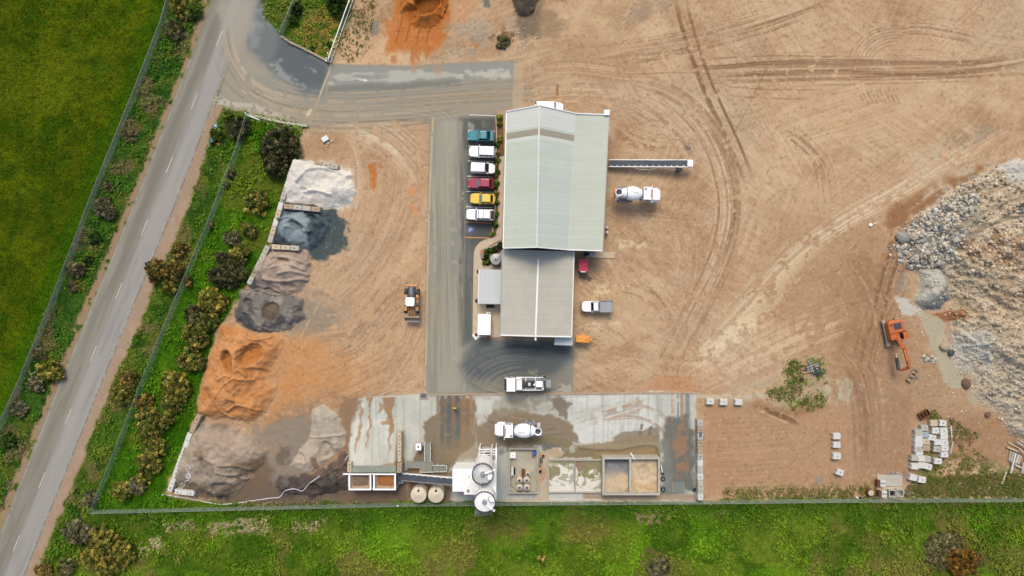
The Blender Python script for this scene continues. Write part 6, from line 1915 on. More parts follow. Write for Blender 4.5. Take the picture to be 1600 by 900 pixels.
# detached bucket
bq = thing('excavator_bucket', 'detached timber-coloured trench bucket lying beside the excavator', 'bucket', Wg(1423.5, 586.5), .98)
bm = MB()
bm.loft([[(-1.15, -.42, .0), (1.15, -.42, .0), (1.15, .42, .0), (-1.15, .42, .0)], [(-1.2, -.48, .55), (1.2, -.48, .55), (1.2, .48, .55), (-1.2, .48, .55)],
   [(-1.12, -.40, .55), (1.12, -.40, .55), (1.12, .40, .55), (-1.12, .40, .55)], [(-1.05, -.34, .1), (1.05, -.34, .1), (1.05, .34, .1), (-1.05, .34, .1)]])
bm.build('bucket_shell', 'concrete_warm', bq)
for x in (-.38, .38):
 MB().box((x, 0, .32), (.06, .74, .42)).build('rib', 'rust', bq)
MB().box((0, 0, .14), (2.05, .66, .06)).build('wear_plate', 'wood', bq)
MB().box((.1, -.62, .3), (.5, .3, .3)).build('hitch', 'dark', bq)
ob = thing('skip_box', 'rusty brown steel box lying north of the concrete block stack', 'box', Wg(1441.5, 647), .55)
MB().loft([[(-.9, -.55, 0), (.9, -.55, 0), (.9, .55, 0), (-.9, .55, 0)], [(-.95, -.6, .6), (.95, -.6, .6), (.95, .6, .6), (-.95, .6, .6)],
   [(-.87, -.52, .6), (.87, -.52, .6), (.87, .52, .6), (-.87, .52, .6)], [(-.8, -.45, .12), (.8, -.45, .12), (.8, .45, .12), (-.8, .45, .12)]]).build('box_shell', 'rust', ob)
for x in (-.3, .3):
 MB().box((x, 0, .35), (.05, .9, .4)).build('divider', 'rust', ob)

# red bin
rb = thing('waste_bin', 'crimson ribbed skip bin tucked beside the lower shed below the lean-to', 'bin', W(910, 415, .8), -.03)
MB().loft([[(-.68, -.85, .1), (.68, -.85, .1), (.68, .85, .1), (-.68, .85, .1)], [(-.8, -1.05, 1.35), (.8, -1.05, 1.35), (.8, 1.05, 1.35), (-.8, 1.05, 1.35)]]).build('bin_body', 'red_bin', rb, bevel=.03)
for k in range(5):
 MB().box((0, -.84 + k * .42, 1.42), (1.62, .36, .1)).build('lid_panel', 'red_bin', rb, bevel=.03)
MB().box((0, -1.12, 1.3), (.8, .14, .2)).build('latch_plate', 'white', rb)
for x in (-.5, .5):
 for y in (-.6, .6):
  MB().cyl((x - .05, y, .1), (x + .05, y, .1), .1, n=10).build('castor', 'black', rb)

# orange compressor trailer
ct = thing('compressor_trailer', 'orange towed compressor by the south-east corner of the lower shed, drawbar to the east', 'trailer', W(910.5, 529, .8), -.06)
MB().loft([ring(-1.35, .55, .45, 1.35, .1), ring(-1.3, .62, .42, 1.45, .12), ring(.95, .62, .42, 1.45, .12), ring(1.05, .52, .45, 1.3, .1)]).build('housing', 'amber', ct, bevel=.03)
for s in (-1, 1):
 wheel(ct, -.1, s * .76, .3, .18)
 MB().box((-.1, s * .76, .72), (.8, .24, .08)).build('mudguard', 'amber', ct, bevel=.02)
 MB().beam((1.0, s * .4, .5), (1.9, 0, .5), .08, .08).build('drawbar', 'amber', ct)
MB().beam((1.85, 0, .5), (2.35, 0, .55), .09, .09).build('coupling', 'rust', ct)
MB().box((1.25, .0, .75), (.35, .55, .3)).build('battery_box', 'amber', ct, bevel=.02)
MB().cyl((.45, -.1, 1.45), (.45, -.1, 1.58), .09, n=10).build('exhaust_stack', 'dark', ct)
MB().cyl((1.7, .0, .0), (1.7, .0, .6), .05, n=8).build('jockey_stand', 'dark', ct)

# stacker conveyor
cv = thing('stacker_conveyor', 'long white mobile conveyor with a dark belt, reaching east from the big shed', 'conveyor', W(1013, 258.3, .0), -.022)
Lc = 14.2
MB().hexa([(-7.1, -.48, 1.0), (6.2, -.48, 2.3), (6.2, .48, 2.3), (-7.1, .48, 1.0)], [(-7.1, -.48, 1.06), (6.2, -.48, 2.36), (6.2, .48, 2.36), (-7.1, .48, 1.06)]).build('belt', 'belt', cv)
for s in (-1, 1):
 MB().beam((-7.1, s * .6, 1.0), (6.2, s * .6, 2.3), .1, .3).build('side_rail', 'white', cv)
for k in range(13):
 x = -6.7 + k * 1.02
 MB().beam((x, -.6, 1.25 + k * .1), (x, -.32, 1.1 + k * .1), .10, .06).build('idler_bracket', 'white', cv)
for s in (-1, 1):
 wheel(cv, 5.1, s * .95, .42, .26)
 MB().beam((5.1, s * .8, .45), (4.4, s * .55, 1.95), .1, .1).build('leg', 'dark', cv)
 MB().beam((5.1, s * .8, .45), (-1.0, s * .5, 1.5), .08, .08).build('strut', 'white', cv)
MB().beam((5.1, -.9, .42), (5.1, .9, .42), .1, .1).build('axle', 'dark', cv)
MB().beam((-6.9, -.5, 0), (-6.9, -.5, 1.0), .1, .1).beam((-6.9, .5, 0), (-6.9, .5, 1.0), .1, .1).build('foot', 'dark', cv)
MB().box((6.65, 0, 2.35), (.95, 1.2, .6)).build('head_drum_cover', 'white', cv, bevel=.12)
MB().box((5.0, -.95, 1.6), (1.1, .45, .4)).build('motor', 'dark', cv, bevel=.05)
MB().tube([(-3, -.62, 1.35), (-1.8, -.95, 1.15), (0, -1.05, 1.2), (1.6, -.65, 1.8)], .04, 6).build('cable', 'white_dull', cv)
# ------------------------------------------------------------------ batching plant
def silo(label, ctr, ztop, r, roof, zb=4.2):
 t = thing('cement_silo', label, 'silo', Vector((ctr.x, ctr.y, 0)))
 MB().lathe([(.28, zb - 1.8), (r, zb), (r, ztop)], 40).build('silo_wall', 'white_dull', t, smooth=False)
 rf = MB().lathe([(r + .04, ztop), (r + .04, ztop + .08), (.35, ztop + .42), (.02, ztop + .44)], 40).build('silo_roof', roof, t)
 MB().lathe([(.36, ztop + .4), (.38, ztop + .75), (.3, ztop + .9), (.02, ztop + .95)], 20).build('vent_filter', 'steel', rf)
 for a in np.arange(4) * math.pi / 2 + math.pi / 4:
  MB().cyl((r * .92 * math.cos(a), r * .92 * math.sin(a), 0), (r * .92 * math.cos(a), r * .92 * math.sin(a), zb + .2), .13, n=8).build('leg', 'white_dull', t)
 rg = MB()
 n = 20
 for z in (ztop + .55, ztop + 1.05):
  rg.tube([((r + .02) * math.cos(2 * math.pi * i / n), (r + .02) * math.sin(2 * math.pi * i / n), z) for i in range(n + 1)], .055, 6)
 for i in range(n):
  a = 2 * math.pi * i / n
  rg.cyl(((r + .02) * math.cos(a), (r + .02) * math.sin(a), ztop), ((r + .02) * math.cos(a), (r + .02) * math.sin(a), ztop + 1.05), .03, n=6)
 rg.build('guard_rail', 'dark', t)
 return t

TA, TB = W(754.2, 741, 13.8), W(757.2, 783.5, 14.6)
sa = silo('northern cement silo with a grey ringed top, above the white control room', TA, 13.0, 1.62, plain('pale_steel', (228, 232, 230), .4, metal=.0, var=.12, dirt=.3, scale=1), 8.6)
sb = silo('southern cement silo with a bright white conical top, overhanging the fence line', TB, 14.2, 1.62, 'white')
MB().beam((.3, .1, 13.7), (1.9, .75, 13.9), .26, .2).build('fill_pipe', 'white', sa)
MB().box((1.15, -.55, 13.3), (.7, .8, .5)).build('valve_box', 'white_dull', sa)
MB().beam((.3, -.4, 14.9), (1.55, -1.35, 14.9), .3, .2).build('fill_pipe', 'white', sb)
MB().tube([(.75, 1.0, 15.2), (.5, .5, 15.15), (.9, -.05, 15.1)], .05, 6).build('vent_pipe', 'dark', sb)
MB().box((1.15, .45, 15.0), (.7, .6, .5)).build('valve_box', 'white_dull', sb)
dd = TB - TA
MB().box((dd.x / 2, dd.y / 2, 13.15), (.8, 1.0, .08)).build('link_platform', 'steel', sa)
# access platform and cage ladder on the south side of the south silo
pm = MB()
for x0 in (-1.35, 1.1):
 pm.beam((x0, -1.2, 12.9), (x0 - .2, -2.5, 12.9), .06, .06)
 pm.beam((x0, -1.2, 13.9), (x0 - .2, -2.5, 13.9), .05, .05)
pm.beam((-1.55, -2.5, 12.9), (.9, -2.2, 12.9), .06, .06).beam((-1.55, -2.5, 13.9), (.9, -2.2, 13.9), .05, .05)
for k in range(6):
 x = -1.5 + k * .47
 pm.beam((x, -2.45 + k * .05, 12.9), (x, -2.45 + k * .05, 13.9), .04, .04)
pm.build('platform_rail', 'grey', sb)
MB().prism([(-1.35, -1.1), (1.1, -1.1), (.9, -2.2), (-1.5, -2.5)], 12.8, 12.86).build('platform_grating', 'mesh_grate', sb)
lm = MB()
for s in (-.25, .25):
 lm.beam((-1.2 + s, -2.4, 0), (-1.2 + s, -2.4, 13), .06, .06)
for k in range(36):
 lm.beam((-1.45, -2.4, .4 + k * .35), (-.95, -2.4, .4 + k * .35), .035, .035)
for k in range(12):
 lm.tube([(-1.2 + .4 * math.cos(a), -2.4 - .4 * math.sin(a) - .02, 2.5 + k * .9) for a in np.linspace(0, math.pi, 7)], .025, 5)
lm.build('cage_ladder', 'steel', sb)
# weigh hopper housing under the silos and the loading bay frame
hs = thing('batch_plant_tower', 'white batch plant housing and truck loading frame under the silos', 'plant', Vector((TA.x + .2, TA.y + .5, 0)))
MB().hexa([(-1.35, -5.2, 3.6), (1.75, -5.2, 3.6), (1.75, -1.2, 3.6), (-1.35, -1.2, 3.6)], [(-1.45, -5.4, 11.5), (1.85, -5.4, 11.5), (1.85, -1.0, 11.5), (-1.45, -1.0, 11.5)]).build('housing', 'white_dull', hs, bevel=.05)
fm = MB()
for s in (-1.2, 1.6):
 fm.beam((s, .75, 0), (s, .75, 3.0), .18, .18)
 fm.beam((s, -1.9, 3.4), (s, .85, 2.95), .2, .2)
 fm.beam((s, -5.0, 0), (s, -5.0, 3.6), .18, .18)
fm.build('frame', 'white', hs)
for k in range(3):
 MB().beam((-1.2, -.3 + k * .42, 3.1 - .05 * k), (1.6, -.3 + k * .42, 3.1 - .05 * k), .12, .12).build('cross_bar', 'white', hs)
MB().cyl((.2, -.6, 1.7), (.2, -.6, 2.7), .55, n=18).build('loading_boot', 'black', hs)

cr = thing('control_room', 'white flat-roofed control cabin on the west side of the silos', 'cabin', W(722.5, 750, 0))
z_ = 4.6
q0, q1 = W(707, 768, z_), W(742, 732.5, z_)
cxm = Vector(((q0.x + q1.x) / 2, (q0.y + q1.y) / 2, 0)) - cr.location
sx_, sy_ = q1.x - q0.x, q1.y - q0.y
MB().box((cxm.x, cxm.y, 2.3), (sx_ - .3, sy_ - .3, 4.5)).build('wall', 'white_dull', cr)
MB().box((cxm.x, cxm.y, 4.6), (sx_, sy_, .12)).build('roof', 'white', cr, bevel=.02)
MB().box((cxm.x - sx_ / 2 + .11, cxm.y + .2, 3.4), (.06, 1.6, .9)).build('window', 'glass', cr)
MB().box((cxm.x + .9, cxm.y + .55, 4.72), (.16, .4, .12)).build('roof_vent', 'dark', cr)
MB().box((cxm.x + .2, cxm.y - .35, 4.72), (.4, .12, .12)).build('roof_vent', 'dark', cr)
MB().beam((cxm.x - sx_ / 2 + .1, cxm.y + sy_ / 2 + .05, 4.7), (cxm.x - sx_ / 2 + .4, cxm.y + sy_ / 2 + .7, 4.7), .1, .1).build('bracket', 'flash', cr)
bb = thing('dust_filter', 'white box-shaped dust filter between the control cabin and the silos', 'filter', W(733, 757, 0))
q0, q1 = W(725, 773, 6.2), W(743.5, 749.5, 6.2)
c_ = Vector(((q0.x + q1.x) / 2, (q0.y + q1.y) / 2, 0)) - bb.location
MB().box((c_.x, c_.y, 5.2), (q1.x - q0.x, q1.y - q0.y, 2.0)).build('casing', 'white_dull', bb, bevel=.03)
for x in (-.6, .6):
 for y in (-.8, .8):
  MB().box((c_.x + x, c_.y + y, 2.1), (.12, .12, 4.2)).build('leg', 'white_dull', bb)
MB().cyl((c_.x - .3, c_.y - .55, 6.2), (c_.x - .3, c_.y - .55, 6.45), .22, n=16).build('fan', 'grey', bb)
MB().box((c_.x - .25, c_.y + .5, 6.25), (.7, .6, .12)).build('hatch', 'white', bb)
MB().cyl((c_.x + .7, c_.y + .1, 6.0), (c_.x + 1.3, c_.y + .1, 6.1), .18, n=10).build('duct', 'flash', bb)

# aggregate hopper
zt = 3.2
h0, h1 = W(544.5, 766, zt), W(618.5, 740.5, zt)
hb = thing('aggregate_hopper', 'white-framed two-bin aggregate hopper at the end of the concrete ramp', 'hopper', Vector(((h0.x + h1.x) / 2, (h0.y + h1.y) / 2, 0)))
L_, D_ = (h1.x - h0.x), (h1.y - h0.y)
for k, s in enumerate((-1, 1)):
 x0, x1 = (-L_ / 2, -.16) if s < 0 else (.16, L_ / 2)
 m = MB()
 for (a, b, c, d) in ((x0, x1, D_ / 2 - .18, D_ / 2), (x0, x1, -D_ / 2, -D_ / 2 + .2), (x0, x0 + .26, -D_ / 2 + .2, D_ / 2 - .18), (x1 - .26, x1, -D_ / 2 + .2, D_ / 2 - .18)):
  m.box(((a + b) / 2, (c + d) / 2, zt - .15), (b - a, d - c, .34))
 m.build('bin_rim', 'white', hb, bevel=.02)
 xm, hw_, hd = (x0 + x1) / 2, (x1 - x0) / 2, D_ / 2
 MB().loft([[(xm - hw_ * .35, -hd * .3, 1.2), (xm + hw_ * .35, -hd * .3, 1.2), (xm + hw_ * .35, hd * .3, 1.2), (xm - hw_ * .35, hd * .3, 1.2)],
    [(xm - hw_ + .05, -hd + .05, zt - .3), (xm + hw_ - .05, -hd + .05, zt - .3), (xm + hw_ - .05, hd - .05, zt - .3), (xm - hw_ + .05, hd - .05, zt - .3)],
    [(xm - hw_ + .28, -hd + .22, zt - .3), (xm + hw_ - .28, -hd + .22, zt - .3), (xm + hw_ - .28, hd - .2, zt - .3), (xm - hw_ + .28, hd - .2, zt - .3)],
    [(xm - hw_ * .34, -hd * .28, 1.3), (xm + hw_ * .34, -hd * .28, 1.3), (xm + hw_ * .34, hd * .28, 1.3), (xm - hw_ * .34, hd * .28, 1.3)]]).build('bin_shell', 'concrete_warm', hb)
for x in (-L_ / 2 + .15, 0, L_ / 2 - .15):
 for y in (-D_ / 2 + .12, D_ / 2 - .12):
  MB().box((x, y, 1.45), (.16, .16, 2.9)).build('leg', 'white_dull', hb)
MB().beam((-L_ / 2 - 1.0, D_ / 2 - .1, zt - .3), (-L_ / 2, D_ / 2 - .1, zt - .3), .24, .3).build('side_rail', 'flash', hb)
MB().box((-L_ / 2 - .2, -.1, 2.0), (.3, 1.6, .8)).build('vibrator_box', 'grey', hb)
for s, nm, mtl, tw, lb in ((-1, 'hopper_gravel', 'heap_grey', .0, 'grey brown gravel left in the west bin of the hopper'), (1, 'hopper_sand', 'heap_orange', .2, 'orange brown sand heaped in the east bin of the hopper')):
 M[mtl] = plain(mtl, (134, 112, 92) if s < 0 else (168, 108, 56), .95, var=.2, scale=1.5, dirt=.4, dirtc=(96, 80, 68) if s < 0 else (150, 108, 66), bump=.6)
 xm = s * (L_ / 4 + .05)
 g = MB()
 n = 14
 hw_, hd = L_ / 4 - .5, D_ / 2 - .32
 vs = []
 rr = random.Random(5 + s)
 for j in range(n + 1):
  for i in range(n + 1):
   u, v = i / n * 2 - 1, j / n * 2 - 1
   vs.append((xm + u * hw_, v * hd, 2.15 + .5 * (1 - .55 * u * u - .5 * v * v) * (.6 + tw) + (u * .18 * s) + rr.uniform(-.05, .05)))
 fs = [(j * (n + 1) + i, j * (n + 1) + i + 1, (j + 1) * (n + 1) + i + 1, (j + 1) * (n + 1) + i) for j in range(n) for i in range(n)]
 o = MB().add(vs, fs).build(nm, mtl, None, smooth=True)
 o.location = hb.location
 tag(o, lb, 'sand')
# rubber apron between ramp and hopper
ap = thing('ramp_apron', 'grey green sloping steel apron between the ramp and the hopper', 'apron', Vector((hb.location.x, h1.y + .1, 0)))
MB().hexa([(-L_ / 2 + .3, .0, 2.6), (L_ / 2 - .1, .0, 2.6), (L_ / 2 - .2, .95, 1.75), (-L_ / 2 + .2, .95, 1.75)], [(-L_ / 2 + .3, .0, 2.72), (L_ / 2 - .1, .0, 2.72), (L_ / 2 - .2, .95, 1.87), (-L_ / 2 + .2, .95, 1.87)]).build(
 'apron_plate', plain('grey_green_steel', (128, 138, 128), .7, var=.2, dirt=.4, dirtc=(170, 168, 140), scale=1.2), ap)

# feed conveyor to the cabin
cv0, cv1 = W(622, 744.5, 1.6), W(709, 752, 4.2)
cv = thing('feed_conveyor', 'inclined grey conveyor between the two-bin hopper and the control cabin', 'conveyor', Vector((cv0.x, cv0.y, 0)))
a, b = cv0 - cv.location, cv1 - cv.location
MB().beam(a, b, .95, .12).build('belt', 'belt', cv)
for s, mt in ((.62, 'flash'), (-.62, 'grey')):
 MB().beam(a + Vector((.6, s, .12)), b + Vector((0, s, .12)), .16, .3).build('side_rail', mt, cv)
for k in range(8):
 p = lerp(a, b, .12 + k * .11) + Vector((0, .62, .3))
 MB().box(p, (.12, .3, .25)).build('idler_bracket', 'flash', cv)
for k in (.25, .6, .92):
 p = lerp(a, b, k)
 for s in (-.5, .5):
  MB().beam((p.x, p.y + s, 0), (p.x, p.y + s, p.z), .1, .1).build('leg', 'grey', cv)
MB().box(a + Vector((.1, -.1, 0)), (.9, 1.3, .7)).build('tail_guard', 'dark', cv, bevel=.04)
MB().box(a + Vector((.45, -.95, -.3)), (.9, .6, .5)).build('motor', 'grey', cv, bevel=.04)
MB().tube([a + Vector((1.0, .6, .5)), a + Vector((1.4, 1.1, .8)), a + Vector((1.9, 1.15, .8)), a + Vector((2.3, .7, .6))], .06, 6).build('hand_rail', 'dark', cv)

# poly water tanks
for x, lb in ((653.6, 'western'), (680.9, 'eastern')):
 c = W(x, 774, 2.3)
 t = thing('water_tank', '%s of the two round cream plastic water tanks inside the fence' % lb, 'tank', Vector((c.x, c.y, 0)), 0, 'cream water tanks')
 MB().lathe([(1.36, 0), (1.38, .1), (1.38, 2.05), (1.30, 2.15)], 40).build('tank_wall', 'cream', t, smooth=False)
 MB().lathe([(1.32, 2.13), (.2, 2.42), (.01, 2.43)], 40).build('tank_lid', 'cream', t)
 rb = MB()
 for i in range(16):
  a_ = 2 * math.pi * i / 16
  rb.beam((.3 * math.cos(a_), .3 * math.sin(a_), 2.42), (1.3 * math.cos(a_), 1.3 * math.sin(a_), 2.16), .05, .05)
 rb.build('lid_rib', 'cream', t)
 MB().cyl((.03, .78, 2.24), (.03, .78, 2.38), .2, n=16).build('inlet', 'hole', t)
 MB().cyl((0, 0, 2.42), (0, 0, 2.5), .14, n=14).build('vent_cap', 'concrete_tan', t)
 MB().tube([(.05, 1.0, 2.3), (.05, 1.5, 2.3), (.05, 1.6, 1.6), (.05, 2.2, 1.5)], .05, 6).build('inlet_pipe', 'steel', t)

# bulk container and walkways
ib = thing('bulk_container', 'white caged liquid container standing on the slab by the walkway', 'container', W(655, 696, .6), 0)
MB().box((0, 0, .62), (1.0, 1.15, .95)).build('bladder', 'white', ib, bevel=.08)
MB().cyl((0, 0, 1.09), (0, 0, 1.14), .17, n=14).build('lid', 'dark', ib)
cg = MB()
for z in (.2, .5, .8, 1.08):
 for y in (-.6, .6):
  cg.beam((-.53, y, z), (.53, y, z), .03, .03)
 for x in (-.53, .53):
  cg.beam((x, -.6, z), (x, .6, z), .03, .03)
cg.build('cage', 'steel', ib)
MB().box((0, 0, .07), (1.05, 1.2, .13)).build('pallet_base', 'wood', ib)
MB().tube([(.5, .2, .3), (.75, .3, .5), (.9, .3, .9)], .05, 6).build('outlet_pipe', 'flash', ib)
wk = thing('access_walkway', 'steel grating walkway with handrails, shaped like a T, north of the feed conveyor', 'walkway', W(668, 725, 0))
def wpt(x, y, z):
 return W(x, y, z) - wk.location
def deck(x0, y0, x1, y1, z, nm):
 p = [wpt(x0, y1, z), wpt(x1, y1, z), wpt(x1, y0, z), wpt(x0, y0, z)]
 MB().hexa([q - Vector((0, 0, .06)) for q in p], p).build(nm, 'mesh_grate', wk)
 e = MB()
 for i in range(4):
  e.beam(p[i], p[(i + 1) % 4], .09, .14)
 e.build('edge_beam', 'steel', wk)
 return p
deck(663.5, 692, 672.5, 721, .9, 'grating'); deck(656, 721.5, 676, 738, 1.2, 'grating'); deck(676.2, 727.5, 698, 736.5, 1.2, 'grating'); deck(635, 721.5, 655.8, 731, 1.0, 'grating')
hr = MB()
for pl in ([(663.5, 692, 1.9), (663.5, 721, 2.1)], [(672.5, 692, 1.9), (672.5, 721, 2.1)], [(656, 738, 2.2), (698, 737, 2.2)], [(698, 727.5, 2.2), (698, 737, 2.2)], [(676, 727, 2.2), (698, 727.5, 2.2)]):
 hr.beam(wpt(*pl[0]), wpt(*pl[1]), .06, .06)
 for k in range(4):
  q = lerp(wpt(*pl[0]), wpt(*pl[1]), k / 3)
  hr.beam(q, q - Vector((0, 0, 1.0)), .05, .05)
hr.build('hand_rail', 'flash', wk)
for x, y in ((664, 693), (672, 693), (657, 737), (675, 737), (697, 736), (697, 728), (636, 722), (636, 730)):
 q = wpt(x, y, .9)
 MB().beam((q.x, q.y, 0), (q.x, q.y, .86), .08, .08).build('leg', 'steel', wk)

# sump in the north kerb of the slab
sp_ = thing('drain_sump', 'square concrete drain sump with dark opening at the north edge of the slab', 'drain', W(662, 618.2, 0), -.02)
m = MB()
for (x, y, w_, d_) in ((0, .5, 1.4, .22), (0, -.5, 1.4, .22), (-.59, 0, .22, .78), (.59, 0, .22, .78)):
 m.box((x, y, .06), (w_, d_, .2))
m.build('sump_rim', 'concrete_warm', sp_)
MB().box((0, 0, .02), (.96, .78, .05)).build('sump_grate', plain('sump_grate', (96, 108, 122), .5, var=.2), sp_)

# admixture bund
b0, b1 = W(795, 771.5, 1.0), W(840.3, 700.8, 1.0)
bd = thing('tank_bund', 'low-walled concrete bund holding small round chemical tanks', 'bund', Vector(((b0.x + b1.x) / 2, (b0.y + b1.y) / 2, 0)))
bw, bh = b1.x - b0.x, b1.y - b0.y
for (x, y, w_, d_) in ((0, bh / 2 - .1, bw, .2), (0, -bh / 2 + .1, bw, .2), (-bw / 2 + .1, 0, .2, bh - .4), (bw / 2 - .1, 0, .2, bh - .4)):
 MB().box((x, y, .5), (w_, d_, 1.0)).build('bund_wall', 'concrete', bd, bevel=.02)
MB().box((0, 0, .05), (bw - .4, bh - .4, .1)).build('bund_floor', plain('stained_concrete', (196, 190, 170), .85, var=.12, dirt=.75, dirtc=(150, 122, 96), scale=.9), bd)
spots = [(811.6, 750.8, 2.0, 'north-west'), (823, 750.8, 1.9, 'north-east'), (811.8, 762, 1.9, 'south-west'), (823.2, 762, 1.9, 'south-east'), (824.6, 741, 1.5, 'northernmost and smallest')]
for k, (x, y, z, lb) in enumerate(spots):
 c = W(x, y, z)
 t = thing('chemical_tank', 'cream chemical tank in the bund, the %s of the five' % lb, 'tank', Vector((c.x, c.y, .1)), 0, 'chemical tanks in the bund')
 r_ = .53 if k < 4 else .42
 MB().lathe([(r_, 0), (r_, z - .25), (r_ * .75, z - .12)], 24).build('tank_wall', 'cream', t, smooth=False)
 MB().lathe([(r_ * .76, z - .13), (.2, z - .06), (.01, z - .06)], 24).build('tank_lid', 'concrete', t)
 MB().cyl((0, 0, z - .06), (0, 0, z + .02), .19, n=16).build('fill_cap', 'hole' if k in (0,) else 'dark', t)
MB().box((W(817.5, 738, .6) - bd.location).to_tuple()[:2] + (.5,), (.55, .95, .9)).build('dosing_cabinet', 'rust', bd)
t = thing('pump_housing', 'square white pump housing in the corner of the bund', 'housing', W(801.5, 709.5, .1) + Vector((0, 0, 0)))
MB().box((0, 0, .5), (1.0, 1.0, .9)).build('casing', 'white_dull', t, bevel=.04)
MB().cyl((0, 0, .95), (0, 0, 1.02), .1, n=10).build('knob', 'concrete_tan', t)
t = thing('dosing_rack', 'long pale dosing rack against the west wall of the bund', 'rack', W(800.6, 734, .1))
MB().box((0, 0, .6), (.42, 1.4, 1.0)).build('cabinet', 'concrete_new', t, bevel=.03)
MB().box((.35, -.1, .3), (.3, 1.1, .5)).build('shelf', 'hole', t)
t = thing('transfer_pump', 'blue transfer pump hung on the north-east corner of the bund', 'pump', W(835.5, 706.5, .5))
MB().cyl((-.1, .25, .5), (-.1, -.25, .5), .28, n=14).build('motor', 'blue', t)
MB().box((0, 0, .2), (.6, .5, .2)).build('base_frame', 'blue', t)
MB().cyl((-.35, -.3, .3), (-.35, -.75, .2), .1, n=8).build('discharge_pipe', 'blue', t)
t = thing('bund_hose', 'grey hose looped along the west side of the bund tanks', 'hose', W(800, 755, .1))
MB().tube([(.2, 1.4, .1), (-.15, .6, .08), (-.1, -.3, .08), (.5, -1.0, .08), (1.2, -1.2, .08)], .05, 6).build('hose_line', 'grey', t)
# clutter beside the bund
rj = random.Random(8)
clut = [('bucket', 'small grey bucket', 'grey', 845, 716.5), ('bucket', 'dark blue bucket', 'navy', 848.5, 712), ('bucket', 'green teal bucket', 'green', 845.5, 719.5), ('bucket', 'light steel bucket', 'steel', 843.5, 725), ('bucket', 'black square drum', 'hole', 844.2, 736)]
for k, (nm, lb, mt, x, y) in enumerate(clut):
 t = thing(nm, lb + ' standing between the bund and the slurry pond', 'bucket', W(x, y, 0))
 MB().lathe([(.01, .0), (.2, .0), (.26, .42), (.22, .42), (.19, .12), (.01, .12)], 14).build('bucket_shell', mt, t)
 MB().tube([(.26 * math.cos(a), .0, .42 + .2 * math.sin(a)) for a in np.linspace(0, math.pi, 7)], .015, 5).build('bucket_handle', 'steel', t)
t = thing('fluid_hose', 'orange hoses tangled on the paving beside the bund', 'hose', W(847, 730, 0))
for k in range(4):
 p = [Vector((rj.uniform(-.5, .7), 2.2 - i * .95 + rj.uniform(-.3, .3), .05)) for i in range(6)]
 MB().tube(p, .03, 5).build('hose_line', 'lamp_orange', t)

# slurry ponds
def grid_part(name, parent, x0, y0, x1, y1, n, m, zf, cf, mat='slab', smooth=True):
 X, Y = np.meshgrid(np.linspace(x0, x1, n + 1), np.linspace(y0, y1, m + 1))
 U, V_ = np.meshgrid(np.linspace(0, 1, n + 1), np.linspace(0, 1, m + 1))
 V = np.stack([X, Y, zf(X, Y, U, V_)], -1).reshape(-1, 3)
 I = np.arange((n + 1) * (m + 1)).reshape(m + 1, n + 1)
 Q = np.stack([I[:-1, :-1], I[:-1, 1:], I[1:, 1:], I[1:, :-1]], -1).reshape(-1, 4).astype(np.int32)
 col = (lin(np.clip(cf(X, Y, U, V_), 0, 255)) * ALB).reshape(-1, 3).astype(np.float32)
 o = fast_mesh(name, V, Q, M[mat], col, smooth)
 o.parent = parent
 return o

def fn(X, Y, scale, octv, seed):
 t, w, tot = 0, 1.0, 0
 for o in range(octv):
  t = t + w * vnoise(scale / 2 ** o, seed + o * 2.3, x=X, y=Y)
  tot += w; w *= .55
 return np.clip((t / tot - .5) * 1.9 + .5, 0, 1)

def mixc(c, a, col):
 return c * (1 - a[..., None]) + np.array(col, dtype=np.float32) * a[..., None]

p0, p1 = W(856.8, 770, .5), W(941.5, 718.5, .5)
pd = thing('slurry_pond', 'twin shallow slurry pond with white scum swirling on olive water', 'pond', Vector(((p0.x + p1.x) / 2, (p0.y + p1.y) / 2, 0)))
pw, ph = p1.x - p0.x, p1.y - p0.y
for (x, y, w_, d_) in ((0, ph / 2 - .07, pw, .14), (0, -ph / 2 + .07, pw, .14), (-pw / 2 + .07, 0, .14, ph - .28), (pw / 2 - .07, 0, .14, ph - .28), (-.1, .0, .16, ph - .28)):
 MB().box((x, y, .25), (w_, d_, .5)).build('pond_wall', 'concrete' if y or abs(x) > 1 else 'steel', pd)
def scum(X, Y, U, V):
 w1 = fn(X, Y, 2.6, 4, 201) - .5; w2 = fn(X + 40, Y, 2.6, 4, 203) - .5
 n = fn(X + w1 * 3.4, Y + w2 * 3.4, 1.9, 3, 205)
 n2 = fn(X + w2 * 2.2, Y - w1 * 2.2, .8, 2, 207)
 c = np.zeros(X.shape + (3,), dtype=np.float32) + np.array((146, 140, 102), dtype=np.float32)
 c = mixc(c, sstep(U, .5, .52) * sstep(V, .55, .8) * (1 - sstep(U, .62, .7)), (150, 128, 100))
 c = mixc(c, sstep(U, .0, .3) * (1 - sstep(U, .45, .5)) * .4, (150, 150, 124))
 band = np.abs(n - .5)
 m = (1 - sstep(V, .25, .6)) * .55 + .28 * (1 - np.abs(U - .5) * 1.2)
 lum = sstep(n * .7 + m, .64, .69)
 lum = np.maximum(lum, (1 - sstep(band, .02, .06)) * sstep(m, .12, .4) * .9)
 lum = lum * (1 - sstep(V, .72, .9) * sstep(U, .5, .55)) * (1 - .6 * sstep(n2, .6, .7))
 lum = np.maximum(lum, (1 - sstep(V + (n - .5) * .3, .06, .16)))
 return mixc(c, lum * .93, (238, 235, 222))
grid_part('slurry', pd, -pw / 2 + .14, -ph / 2 + .14, pw / 2 - .14, ph / 2 - .14, 190, 116, lambda X, Y, U, V: X * 0 + .22, scum, 'slab')

